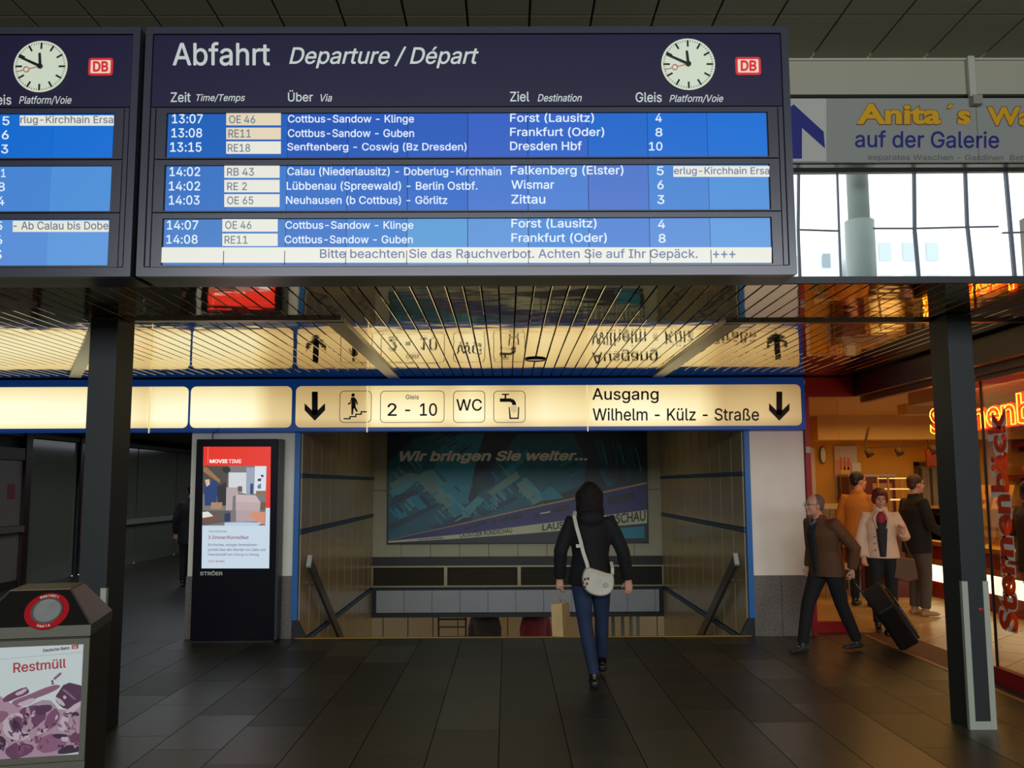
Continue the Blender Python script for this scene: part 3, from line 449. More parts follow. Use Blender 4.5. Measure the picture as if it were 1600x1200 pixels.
"Ö":"244 -38 306 -35 363 -20 392 -6 439 29 469 64 500 118 522 204 524 283 509 364 483 423 445 473 385 519 335 539 294 546 213 542 236 554 252 571 268 603 282 570 311 546 335 540 358 544 393 566 404 583 410 604 404 642 382 669 344 684 318 681 295 668 277 647 268 621 252 654 236 671 216 681 189 684 168 679 138 654 129 640 124 618 131 580 163 549 201 540 142 514 108 491 73 455 34 390 12 304 10 226 19 166 34 118 60 71 108 17 142 -6 192 -28|246 424 299 421 349 396 369 373 383 347 398 295 398 214 390 180 376 147 357 121 339 106 306 89 282 84 227 89 201 101 180 118 163 140 148 168 136 216 136 292 153 352 175 386 196 404|202 540 213 542",
"Ü":"477 531 454 540 397 540 383 537 366 519 360 155 348 124 331 104 300 88 276 83 228 85 192 100 173 119 158 148 153 519 135 537 121 540 64 540 50 537 37 527 29 505 29 153 37 112 56 67 75 41 107 9 135 -10 181 -29 233 -39 283 -39 345 -27 378 -12 419 16 448 48 474 93 489 165 489 505 486 519|115 608 120 586 133 566 164 545 197 542 221 550 246 572 259 605 268 579 289 555 307 545 340 542 364 550 389 572 398 588 402 612 398 638 386 658 354 680 331 684 300 677 270 650 259 620 250 646 229 669 212 680 176 683 157 677 131 656 118 631",
"ß":"42 -23 64 -30 119 -30 133 -28 154 -10 181 -23 231 -35 307 -35 347 -25 379 -8 404 15 427 52 434 87 434 116 422 161 401 192 318 266 318 280 357 349 363 378 357 437 350 459 329 490 310 509 273 531 219 546 176 546 133 536 90 510 64 484 44 449 29 385 29 4 32 -10|183 427 221 424 235 412 241 399 241 376 199 314 191 261 199 228 219 196 307 118 307 92 285 82 242 82 188 104 168 97 154 78 153 385 164 415",
"ä":"357 -24 366 -12 369 2 369 250 359 314 335 357 306 384 270 403 210 416 177 416 134 408 110 401 75 382 38 348 14 310 14 279 25 266 98 244 121 252 141 282 165 296 213 299 235 288 245 262 101 236 70 225 31 195 10 164 0 124 5 64 26 21 70 -17 103 -32 141 -39 179 -39 208 -34 248 -16 265 -29 279 -32 334 -32|244 145 244 126 235 105 208 83 191 77 151 77 132 85 124 95 126 119 144 129 170 137|45 483 50 457 70 430 87 418 118 412 148 418 168 432 180 450 189 474 203 442 227 421 260 411 287 416 318 440 328 457 333 479 328 510 314 531 291 548 270 554 239 551 219 541 198 517 189 491 175 524 151 546 127 554 94 551 58 522",
"é":"305 558 228 561 203 550 149 443 147 429 153 410 105 389 58 350 37 322 13 267 3 212 3 162 11 117 23 81 45 42 78 6 105 -12 150 -31 190 -39 233 -39 295 -24 333 -3 363 24 393 77 393 103 384 115 317 136 381 140 398 158 401 229 382 305 359 342 337 367 302 392 253 410 322 517 322 541|297 136 281 123 262 92 231 78 193 78 162 90 144 108 133 134 136 137|136 253 152 279 164 289 190 299 219 299 245 289 259 275 270 255 267 252",
"ö":"228 -39 267 -31 307 -15 345 13 364 35 384 65 401 105 411 153 413 193 398 279 389 303 363 343 332 374 297 396 238 414 195 416 150 408 109 392 74 366 50 339 35 317 13 267 3 212 3 162 16 100 25 77 55 30 78 6 117 -19 147 -31 188 -39|224 78 193 78 164 90 140 122 127 169 130 222 147 267 164 287 197 299 231 296 258 281 272 262 287 219 289 179 277 124 255 92|63 484 68 458 82 436 109 416 133 411 162 416 183 430 201 453 207 474 221 442 247 419 276 411 305 416 336 440 346 458 351 479 346 510 330 534 302 551 288 554 257 551 235 538 213 512 207 491 193 524 169 546 143 554 114 551 94 541 78 525 68 508",
"ü":"34 401 25 389 22 375 22 115 34 61 56 21 83 -5 104 -19 164 -36 199 -36 225 -31 268 -13 287 -28 302 -31 354 -31 376 -23 386 -11 389 3 389 375 380 397 368 407 354 409 299 409 285 407 268 389 264 132 255 108 242 93 214 81 190 81 161 94 146 125 143 389 125 407 111 409 56 409|348 489 335 524 317 542 297 552 271 555 244 547 218 524 204 491 195 518 178 538 161 549 128 555 102 547 78 528 65 506 62 475 68 453 79 437 114 415 140 412 173 424 195 449 204 476 213 451 236 425 256 415 283 412 304 417 329 434 343 456",
}


TXT = {}


def glyph_polys(ch, gl):
    out = []
    for c in gl[ch].split('|'):
        n = [int(v) / 1000 for v in c.split()]
        out.append([(n[i], n[i + 1]) for i in range(0, len(n), 2)])
    return out


def area2(p): return sum(p[i - 1][0] * p[i][1] - p[i][0] * p[i - 1][1] for i in range(len(p))) / 2


def inside(q, p):
    r = False
    for i in range(len(p)):
        (xa, ya), (xb, yb) = p[i - 1], p[i]
        if (ya > q[1]) != (yb > q[1]) and q[0] < xa + (q[1] - ya) / (yb - ya) * (xb - xa): r = not r
    return r


DISPLAY_FACES = ('LAUSITZER RUNDSCHAU', 'Sternenbäck', 'Anita', '´', 's', 'Wa')   # set in the heavier display face


def text_mesh(sx, off, shear):
    key = (sx, off, shear)
    if key in TXT: return TXT[key]
    vs, fs = [], []
    if sx in DISPLAY_FACES or any(ch != ' ' and ch not in GL_R for ch in sx):
        c = bpy.data.curves.new('lettering', 'FONT'); c.body = sx; c.resolution_u = 3; c.offset = off; c.shear = shear
        o = bpy.data.objects.new('lettering', c); COL.objects.link(o)
        me = bpy.data.meshes.new_from_object(o.evaluated_get(bpy.context.evaluated_depsgraph_get()))
        bpy.data.objects.remove(o)
        vs = [tuple(v.co) for v in me.vertices]; fs = [tuple(p.vertices) for p in me.polygons]
        bpy.data.meshes.remove(me)
    else:
        gl = GL_B if off >= 0.03 else GL_R
        x = 0.0
        for ch in sx:
            if ch != ' ':
                ps = glyph_polys(ch, gl)
                big = max(ps, key=lambda p: abs(area2(p))); sg = 1 if area2(big) > 0 else -1
                outs = [p for p in ps if area2(p) * sg > 0]; holes = [p for p in ps if area2(p) * sg <= 0]
                for op in outs:
                    grp = [op] + [h for h in holes if inside(h[0], op)]
                    flat, ed = [], []
                    for p in grp:
                        n = len(flat); ed += [(n + i, n + (i + 1) % len(p)) for i in range(len(p))]; flat += p
                    rs = delaunay_2d_cdt([Vector(q) for q in flat], ed, [], 0, 1e-6)
                    k = len(vs)
                    for f in rs[2]:
                        tri = [tuple(rs[0][i]) for i in f]
                        c = (sum(q[0] for q in tri) / len(tri), sum(q[1] for q in tri) / len(tri))
                        if sum(inside(c, p) for p in grp) % 2: fs.append(tuple(k + i for i in f))
                    vs += [(x + q[0] + shear * q[1], q[1], 0) for q in rs[0]]
            x += ADV[ch]
    x0, x1 = min(v[0] for v in vs), max(v[0] for v in vs); y0, y1 = min(v[1] for v in vs), max(v[1] for v in vs)
    TXT[key] = ([((v[0] - x0) / (x1 - x0), (v[1] - y0) / (y1 - y0)) for v in vs], fs)
    return TXT[key]


def quad_text(sx, bl, br, tl, tr, mat, parent, off=0.0, shear=0.0, name='lettering', mb=None):
    uv, fs = text_mesh(sx, off, shear)
    bl, br, tl, tr = map(Vector, (bl, br, tl, tr))
    vs = [bl * (1 - u) * (1 - v) + br * u * (1 - v) + tl * (1 - u) * v + tr * u * v for u, v in uv]
    if mb is not None: mb.add(vs, fs); return None
    b = MB(); b.add(vs, fs)
    me = b.mesh(name, mat, fix=False)
    return mesh_obj(name, me, parent)


def T(sx, x0, x1, y0, y1, pl, mat, parent, off=0.0, shear=0.0, lift=0.002, dy=0.0, mb=None, grow=0.0):
    # ink box x0..x1, y0 (top)..y1 (bottom) of the photograph on a real plane; dy: fall of the line from left to right
    x0 -= grow; x1 += grow; y0 -= grow; y1 += grow
    return quad_text(sx, pl.at(x0, y1, lift), pl.at(x1, y1 + dy, lift), pl.at(x0, y0, lift), pl.at(x1, y0 + dy, lift), mat, parent, off, shear, mb=mb)


def rrect(x0, x1, z0, z1, r, n=5):            # rounded rectangle outline in X,Z
    pts = []
    for cx, cz, a in ((x1 - r, z1 - r, 0), (x0 + r, z1 - r, 90), (x0 + r, z0 + r, 180), (x1 - r, z0 + r, 270)):
        for i in range(n + 1):
            t = radians(a + 90 * i / n); pts.append((cx + r * cos(t), cz + r * sin(t)))
    return pts


def ringprism(mb, outer, inner, Y0, Y1):      # frame between two equal-count outlines in X,Z
    n = len(outer)
    vs = [(x, Y0, z) for x, z in outer] + [(x, Y0, z) for x, z in inner] + [(x, Y1, z) for x, z in outer] + [(x, Y1, z) for x, z in inner]
    fs = []
    for i in range(n):
        j = (i + 1) % n
        fs += [(i, j, n + j, n + i), (2 * n + i, 3 * n + i, 3 * n + j, 2 * n + j), (i, 2 * n + i, 2 * n + j, j), (n + i, n + j, 3 * n + j, 3 * n + i)]
    mb.add(vs, fs)


black = M('black_lacquer', (14, 14, 16), 0.35)

# ================================================================== STRUCTURE
def struct(name, mb, m, **k):
    return tag(mb.build(name, m, **k), kind='structure')


def sroot(name, loc, label=None):
    o = link(bpy.data.objects.new(name, None)); o.location = loc; ORG[o.name] = Vector(loc)
    o['kind'] = 'structure'
    if label: o['label'] = label
    return o


FY = 5.40      # front edge of the low ceiling
WY = 10.30     # wall line with the stairs
CZ = 2.89      # low ceiling
stone = M('floor_stone', (50, 48, 40), 0.38, var=0.22, vs=4, bump=0.06, bs=18)
tones = [M('floor_stone_a', (60, 56, 41), 0.36, var=0.16, vs=9, bump=0.10, bs=22), M('floor_stone_b', (51, 49, 36), 0.40, var=0.16, vs=9, bump=0.10, bs=22),
         M('floor_stone_c', (70, 65, 48), 0.33, var=0.14, vs=9, bump=0.08, bs=22), M('floor_stone_d', (43, 42, 31), 0.42, var=0.18, vs=9, bump=0.10, bs=22)]
fl = sroot('floor', (0, 0, 0))
MB().box((-5.4, 2.2, -0.2), (3.94, WY, -0.012)).build('screed', M('floor_joint', (40, 38, 32), 0.8), fl)
f2 = MB()
f2.box((-9, -9, -0.2), (9, 2.2, 0)).box((-9, 2.2, -0.2), (-5.4, WY, 0)).box((3.94, 2.2, -0.2), (9, 7.0, 0))
f2.box((-8.2, WY, -0.2), (-3.56, 28, 0))
f2.build('outer_floor', stone, fl)
tw, tl_ = 0.445, 0.875
t0 = None
nx = 21; X0 = -5.4
for i in range(nx):
    y = 2.2 - (i * 0.37 % 1.0) * tl_
    while y < WY - 0.02:
        ya, yb = max(y, 2.2), min(y + tl_, WY)
        if yb - ya > 0.04:
            full = abs((yb - ya) - tl_) < 1e-6
            mt = R_.choice(tones)
            if full and t0 is not None:
                o = cp(t0, fl, (X0 + i * tw, ya, 0), mt)
            else:
                mb = MB().box((0.003, 0.003, -0.012), (tw - 0.003, yb - ya - 0.003, 0))
                me = mb.mesh('tile', mt)
                o = link(bpy.data.objects.new('tile', me)); o.parent = fl; o.location = (X0 + i * tw, ya, 0)
                if full: t0 = o
        y += tl_

# upper hall ceiling with long panels
uc = M('hall_ceiling_panel', (150, 146, 122), 0.85)
hc = sroot('ceiling', (0, 0, 0))
MB().box((-9, -9, 6.34), (9.4, 9.4, 6.5)).build('ceiling_deck', M('ceiling_void', (28, 27, 24), 0.9), hc)
p0 = None
for i in range(22):
    for j in range(5):
        loc = (-7.2 + i * 0.62, 3.55 + 1.25 * j - 0.0, 6.30)
        if p0 is None:
            me = MB().box((0.012, 0.012, 0), (0.608, 1.238, 0.04)).mesh('ceiling_panel', uc)
            p0 = link(bpy.data.objects.new('ceiling_panel', me)); p0.parent = hc; p0.location = loc
        else: cp(p0, hc, loc)

hw = M('hall_wall', (110, 106, 92), 0.8)
struct('wall_left', MB().box((-9.2, -9, 0), (-9.0, 10.3, 6.4)), hw)
struct('wall_right', MB().box((9.3, -9, 0), (9.5, 16, 6.4)), hw)
struct('wall_rear', MB().box((-9, -9.2, 0), (9.4, -9.0, 6.4)), hw)
struct('wall_upper', MB().box((-9, 9.7, 3.1), (1.62, 9.9, 6.4)), hw)

# low slatted ceiling of polished brass-coloured metal
def slat_material():
    m = bpy.data.materials.new('polished_brass_slat'); m.use_nodes = True
    nt = m.node_tree; b = nt.nodes['Principled BSDF']
    b.inputs['Base Color'].default_value = (0.72, 0.56, 0.29, 1)
    b.inputs['Metallic'].default_value = 1.0; b.inputs['Roughness'].default_value = 0.045
    g = nt.nodes.new('ShaderNodeNewGeometry')
    mp = nt.nodes.new('ShaderNodeMapping'); mp.inputs['Scale'].default_value = (0.9, 1.3, 1)
    nt.links.new(g.outputs['Position'], mp.inputs['Vector'])
    oi = nt.nodes.new('ShaderNodeObjectInfo')
    cx = nt.nodes.new('ShaderNodeCombineXYZ')
    mu = nt.nodes.new('ShaderNodeMath'); mu.operation = 'MULTIPLY'; mu.inputs[1].default_value = 0.16
    nt.links.new(oi.outputs['Random'], mu.inputs[0]); nt.links.new(mu.outputs[0], cx.inputs['Y']); nt.links.new(cx.outputs[0], mp.inputs['Location'])
    n = nt.nodes.new('ShaderNodeTexNoise'); n.inputs['Scale'].default_value = 1.9; n.inputs['Detail'].default_value = 2.0; n.inputs['Roughness'].default_value = 0.45
    nt.links.new(mp.outputs[0], n.inputs['Vector'])
    bp = nt.nodes.new('ShaderNodeBump'); bp.inputs['Strength'].default_value = 1.0; bp.inputs['Distance'].default_value = 0.0034
    nt.links.new(n.outputs['Fac'], bp.inputs['Height']); nt.links.new(bp.outputs[0], b.inputs['Normal'])
    return m


brass = slat_material()
lc = sroot('ceiling_passage', (0, 0, 0))
SP = 0.1085
ns = int((3.93 + 8.2) / SP)
me = MB().prism([(0.0, 0, 0.012), (0.0, 0, 0.003), (0.003, 0, 0), (SP - 0.012, 0, 0), (SP - 0.009, 0, 0.003), (SP - 0.009, 0, 0.012)], (0, 4.76, 0)).mesh('slat', brass)
s0 = None
for i in range(ns):
    loc = (-8.2 + i * SP + 0.019, FY, CZ)
    if s0 is None:
        s0 = link(bpy.data.objects.new('slat', me)); s0.parent = lc; s0.location = loc
    else: cp(s0, lc, loc)
MB().box((-8.2, FY + 0.02, CZ + 0.02), (9.3, WY, CZ + 0.03)).box((-8.2, 6.3, CZ + 0.03), (9.3, 9.7, 3.1)).build('backing', M('ceiling_backing', (44, 34, 20), 0.8), lc)
MB().box((-8.2, FY - 0.03, CZ - 0.012), (9.3, FY, CZ + 0.03)).build('fascia', M('black_edge', (9, 9, 10), 0.5), lc)
rail = M('grey_ceiling_rail', (120, 110, 94), 0.3, metal=0.8)
cr = thing('ceiling_rail', 'angled grey metal rail with three arms on the slatted ceiling over the blank sign panels', 'rail', (-2.5, 6.55, CZ - 0.02))
MB().box((-3.0, 6.50, CZ - 0.02), (-1.20, 6.58, CZ)).build('cross_bar', rail, cr)
MB().box((-1.33, 6.60, CZ - 0.022), (-1.20, 10.15, CZ)).build('long_bar', rail, cr)
MB().bar((-2.95, 6.56, CZ - 0.011), (-4.75, 9.95, CZ - 0.011), 0.12, 0.022).build('slanted_bar', rail, cr)
cr2 = thing('ceiling_rail', 'grey metal rail on the slatted ceiling above the exit arrow, running out towards the bakery', 'rail', (1.7, 6.64, CZ - 0.02))
MB().box((1.63, 6.66, CZ - 0.02), (3.93, 6.73, CZ)).build('cross_bar', rail, cr2)
MB().box((1.63, 6.74, CZ - 0.022), (1.76, 10.12, CZ)).build('long_bar', rail, cr2)
dl = thing('ceiling_downlight', 'small round dark-rimmed downlight in the slatted ceiling above the tap symbol', 'light', (0.28, 8.75, CZ - 0.01))
MB().tube([(0.28 + 0.095 * cos(t * pi / 12), 8.75 + 0.095 * sin(t * pi / 12), CZ - 0.006) for t in range(24)], 0.009, 6, closed=True).build('ring', M('dark_rim', (30, 22, 12), 0.4, metal=0.5), dl)
MB().tube([(0.28, 8.75, CZ - 0.002), (0.28, 8.75, CZ - 0.008)], 0.086, 20).build('lens', M('downlight_lens', (150, 130, 90), 0.2, metal=0.6), dl)

# walls around the stairwell
plaster = M('pale_plaster', (234, 230, 214), 0.75, var=0.04, vs=3)
granite = M('speckled_granite', (104, 99, 92), 0.45, var=0.6, vs=75)
SL, SR = -2.33, 2.68
pier = sroot('wall_pier', (-2.95, WY, 0))
MB().box((-3.56, WY, 0.68), (SL - 0.06, WY + 0.35, 2.9)).build('plaster', plaster, pier)
MB().box((-3.57, WY - 0.012, 0), (SL - 0.06, WY + 0.36, 0.68)).build('plinth', granite, pier)
rp = sroot('wall_end', (3.0, WY, 0))
MB().box((SR + 0.06, WY, 0.66), (3.36, WY + 0.35, 2.9)).build('plaster', plaster, rp)
for a, b in ((SR + 0.06, 3.045), (3.05, 3.37)):
    MB().box((a, WY - 0.012, 0), (b, WY + 0.36, 0.66)).build('granite_slab', granite, rp)
struct('wall_above_sign', MB().box((-8.2, WY, 2.86), (9.3, WY + 0.1, 3.1)), M('dark_header', (40, 38, 34), 0.7))

blue = M('blue_enamel', (14, 104, 178), 0.4)
for nm, xa, xb, sgn in (('trim_1', SL - 0.06, SL, 1), ('trim_2', SR, SR + 0.06, -1)):
    struct(nm, MB().box((xa, WY - 0.03, 0.2), (xb, WY + 0.08, 2.6)), blue)
    x = xa if sgn > 0 else xb
    k = thing('corner_guard', 'dark triangular foot under the blue frame at the %s side of the stairs' % ('left' if sgn > 0 else 'right'), 'guard', (x, WY, 0), 'corner guards of the stairs')
    xx = [xa + 0.0, xa + 0.06, xa + 0.06 + 0.10] if sgn > 0 else [xb, xb - 0.06, xb - 0.16]
    MB().prism([(xx[0], WY + 0.0, 0.0), (xx[2], WY + 0.0, 0.0), (xx[1], WY + 0.0, 0.2), (xx[0], WY + 0.0, 0.2)], (0, 0.05, 0)).build('plate', M('dark_steel_plate', (38, 38, 40), 0.4, metal=0.4), k)

panelm = M('beige_enamel_panel', (186, 165, 118), 0.22, var=0.05, vs=2)
joint = M('dark_joint', (22, 30, 34), 0.6)
band = M('blue_grey_band', (44, 84, 112), 0.45)
rows = [(-2.0, -1.25), (-1.21, -0.12), (-0.04, 1.13), (1.19, 1.765), (1.815, 2.75)]
ycuts = [10.33, 10.84, 11.42, 12.0, 12.58, 13.16, 13.74, 14.32, 14.9, 15.4, 15.88]
for nm, X, sg in (('wall_stair_left', SL, -1), ('wall_stair_right', SR, 1)):
    wl = sroot(nm, (X, 13, 0))
    MB().box((min(X, X + sg * 0.2), WY + 0.3, -2.05), (max(X, X + sg * 0.2), 15.9, 2.8)).build('core', joint, wl)
    for k in range(len(ycuts) - 1):
        for (za, zb) in rows:
            MB().box((min(X, X - sg * 0.012), ycuts[k] + 0.017, za), (max(X, X - sg * 0.012), ycuts[k + 1] - 0.017, zb)).build('panel', panelm, wl)
    for zc in (-0.08, 1.16, 1.79, -1.23):
        MB().box((min(X, X - sg * 0.02), WY + 0.02, zc - 0.022), (max(X, X - sg * 0.02), 15.9, zc + 0.022)).build('band', band, wl)
    # sloping flat handrail
    h = thing('stair_handrail', 'broad flat metal handrail sloping down the %s wall of the stairs' % ('left' if sg < 0 else 'right'), 'handrail', (X - sg * 0.1, 10.6, 0.0))
    a = Vector((X - sg * 0.10, 10.40, 0.83)); b = Vector((X - sg * 0.10, 14.2, -1.35))
    MB().bar(a, b, 0.035, 0.13, up=(0, 0, 1)).build('rail', M('brushed_rail', (104, 98, 80), 0.35, metal=0.7), h)
    MB().bar(a - Vector((0, 0.012, -0.01)), a + Vector((0, 0.02, -0.012)), 0.05, 0.14).build('end_cap', M('pale_end_cap', (190, 190, 182), 0.4), h)
    for t in (0.1, 0.36, 0.62, 0.88):
        p = a.lerp(b, t)
        MB().bar(p + Vector((0, 0, -0.05)), Vector((X, p.y, p.z - 0.05)), 0.03, 0.03).build('bracket', M('bracket_steel', (70, 68, 60), 0.4, metal=0.6), h)
struct('ceiling_stair', MB().box((SL, WY + 0.1, 2.78), (SR, 16.1, 2.9)), M('stair_ceiling', (120, 112, 92), 0.7))
# far wall of the stairwell
bw = sroot('wall_stair_back', (0, 15.9, 0))
BY = 15.9
MB().box((SL - 0.2, BY, -0.56), (SR + 0.2, BY + 0.2, 2.8)).build('core', joint, bw)
pw = M('pale_wall_panel', (176, 170, 140), 0.6, var=0.05, vs=2)
gw = M('grey_white_panel', (168, 170, 172), 0.5, var=0.05, vs=2)
x = SL
while x < SR - 0.01:
    xe = min(x + 0.502, SR)
    MB().box((x + 0.004, BY - 0.02, 0.45), (xe - 0.004, BY, 1.58)).build('panel', pw, bw)
    MB().box((x + 0.004, BY - 0.02, 1.588), (xe - 0.004, BY, 2.78)).build('panel', pw, bw)
    x = xe
MB().box((SL, BY - 0.01, 0.30), (SR, BY, 0.446)).build('dark_band', M('black_band', (22, 20, 16), 0.5), bw)
x = SL + 0.08
while x < SR - 0.09:
    xe = min(x + 0.478, SR - 0.08)
    MB().box((x + 0.003, BY - 0.03, -0.49), (xe - 0.003, BY, -0.118)).build('panel', gw, bw)
    x = xe
MB().box((SL, BY - 0.045, -0.57), (SR, BY, -0.50)).build('soffit_edge', M('soffit_dark', (26, 25, 22), 0.5), bw)
lv = thing('ventilation_grille', 'long ventilation grille of four dark louvred bays on the far wall of the stairwell', 'grille', (0.15, BY, -0.06))
fr = M('grille_frame', (150, 142, 112), 0.4, metal=0.4)
lm = M('louvre_fin', (74, 66, 46), 0.5, metal=0.3)
for i, xa in enumerate((SL + 0.0, -1.06, 0.20, 1.46)):
    xb = (-1.06, 0.20, 1.46, SR)[i]
    b = MB(); ringprism(b, rrect(xa, xb, -0.062, 0.30, 0.004, 1), rrect(xa + 0.028, xb - 0.028, -0.034, 0.272, 0.004, 1), BY - 0.06, BY - 0.02)
    lf_ = b.build('frame', fr, lv)
    b = MB()
    for k in range(9):
        z = -0.02 + k * 0.034
        b.obox(((xa + xb) / 2, BY - 0.035, z), ((xb - xa) / 2 - 0.03, 0, 0), (0, 0.008, 0.008), (0, -0.002, 0.002))
    b.build('louvres', lm, lf_)['kind'] = 'stuff'
# steps and yellow nosing
st = sroot('floor_stairs', (0, WY, 0))
sm = M('stair_stone', (84, 80, 68), 0.5, var=0.1, vs=8)
for k in range(16):
    MB().box((SL, WY + 0.02 + k * 0.3, -2.05), (SR, WY + 0.02 + (k + 1) * 0.3, -0.128 * (k + 1))).build('step', sm, st)
MB().box((SL - 0.02, WY - 0.015, -0.05), (SR + 0.02, WY + 0.025, 0.005)).build('yellow_edge', M('yellow_edge_strip', (196, 150, 30), 0.5), st)
# lower level
struct('floor_lower', MB().box((-6, 15.0, -2.2), (6, 26, -2.05)), M('lower_floor', (150, 128, 90), 0.3))
struct('ceiling_lower', MB().box((-6, 16.1, -0.22), (6, 26, -0.12)), M('lower_ceiling', (120, 110, 90), 0.7))
lw = sroot('wall_lower', (0, 22.4, -2.05))
MB().box((-6, 22.4, -2.05), (6, 22.6, -0.22)).build('core', joint, lw)
for k in range(20):
    MB().box((-6 + k * 0.6 + 0.01, 22.38, -2.05), (-5.4 + k * 0.6 - 0.01, 22.4, -0.22)).build('panel', M('lower_wall_panel', (150, 130, 92), 0.4), lw)

# left passage: side wall of dark glass and panels
LX = -8.2
dg = M('dark_glass_wall', (104, 106, 94), 0.14, coat=0.4)
pl_ = sroot('wall_passage', (LX, 18, 0))
MB().box((LX - 0.2, WY, 0), (LX - 0.05, 28, 2.9)).build('core', M('passage_core', (40, 40, 38), 0.6), pl_)
for a, b in ((15.72, 17.45), (17.95, 20.3), (20.33, 22.7), (22.73, 25.1), (25.13, 27.9)):
    MB().box((LX - 0.05, a, 0.0), (LX, b - 0.02, 2.5)).build('panel', dg, pl_)
MB().box((LX - 0.02, WY, 2.52), (LX + 0.03, 28, 2.6)).build('top_trim', M('grey_trim', (90, 92, 84), 0.5), pl_)
struct('wall_passage_end', MB().box((-8.4, 27.9, 0), (-3.3, 28.1, 2.9)), M('passage_end_wall', (90, 92, 84), 0.6))
struct('wall_passage_right', MB().box((-3.56, WY + 0.35, 0), (-3.4, 28, 2.9)), M('passage_right_wall', (100, 98, 88), 0.7))
struct('ceiling_left_passage', MB().box((-8.4, WY + 0.1, 2.72), (-3.4, 28, 2.86)), M('passage_ceiling', (90, 90, 82), 0.8))
hr = thing('wall_handrail', 'long pale metal rail along the dark glass wall of the passage behind the advertising screen', 'rail', (LX, 22, 0.9))
MB().box((LX + 0.05, 18.0, 0.86), (LX + 0.09, 27, 0.97)).build('rail', M('pale_rail', (170, 170, 160), 0.4, metal=0.4), hr)
for y in (18.6, 21, 23.4, 25.8): MB().box((LX, y, 0.9), (LX + 0.06, y + 0.04, 0.94)).build('bracket', rail, hr)
# swing door in the passage wall
maroon = M('dark_maroon_frame', (46, 22, 22), 0.4)
d1 = sroot('door_1', (LX, 14.8, 0), 'grey panelled door in a dark maroon frame')
MB().box((LX, 15.42, 0), (LX + 0.09, 15.62, 2.9)).box((LX, 13.9, 0), (LX + 0.09, 14.05, 2.9)).box((LX, 14.0, 2.12), (LX + 0.08, 15.5, 2.32)).box((LX, 14.0, 0.0), (LX + 0.06, 15.5, 0.14)).build('door_frame', maroon, d1)
dpl = M('door_panel_grey', (120, 112, 104), 0.35)
MB().box((LX, 14.06, 0.14), (LX + 0.04, 15.41, 0.92)).build('lower_panel', dpl, d1)
MB().box((LX, 14.06, 1.04), (LX + 0.04, 15.41, 2.11)).build('upper_panel', dpl, d1)
MB().box((LX + 0.03, 14.06, 0.93), (LX + 0.13, 15.41, 1.03)).build('push_bar', M('push_bar_metal', (130, 124, 116), 0.4, metal=0.5), d1)
MB().box((LX + 0.04, 14.98, 1.48), (LX + 0.047, 15.20, 1.72)).build('notice', M('dull_red_notice', (120, 44, 48), 0.6), d1)
d2 = sroot('door_2', (LX, 17.6, 0), 'narrow dark door gap with a red edge and a pale strip standing for light seen through it')
MB().box((LX, 17.46, 0), (LX + 0.06, 17.56, 2.7)).box((LX, 17.86, 0), (LX + 0.06, 17.94, 2.7)).build('door_frame', black, d2)
MB().box((LX - 0.04, 17.56, 0.1), (LX, 17.70, 2.5)).build('gap_light_strip', M('gap_light_strip', (200, 200, 196), 0.15, metal=0.9), d2)  # pale strip painted in for the bright light seen through the gap
MB().box((LX - 0.04, 17.72, 0.6), (LX, 17.86, 2.1)).build('red_strip', M('red_strip', (190, 70, 60), 0.4), d2)

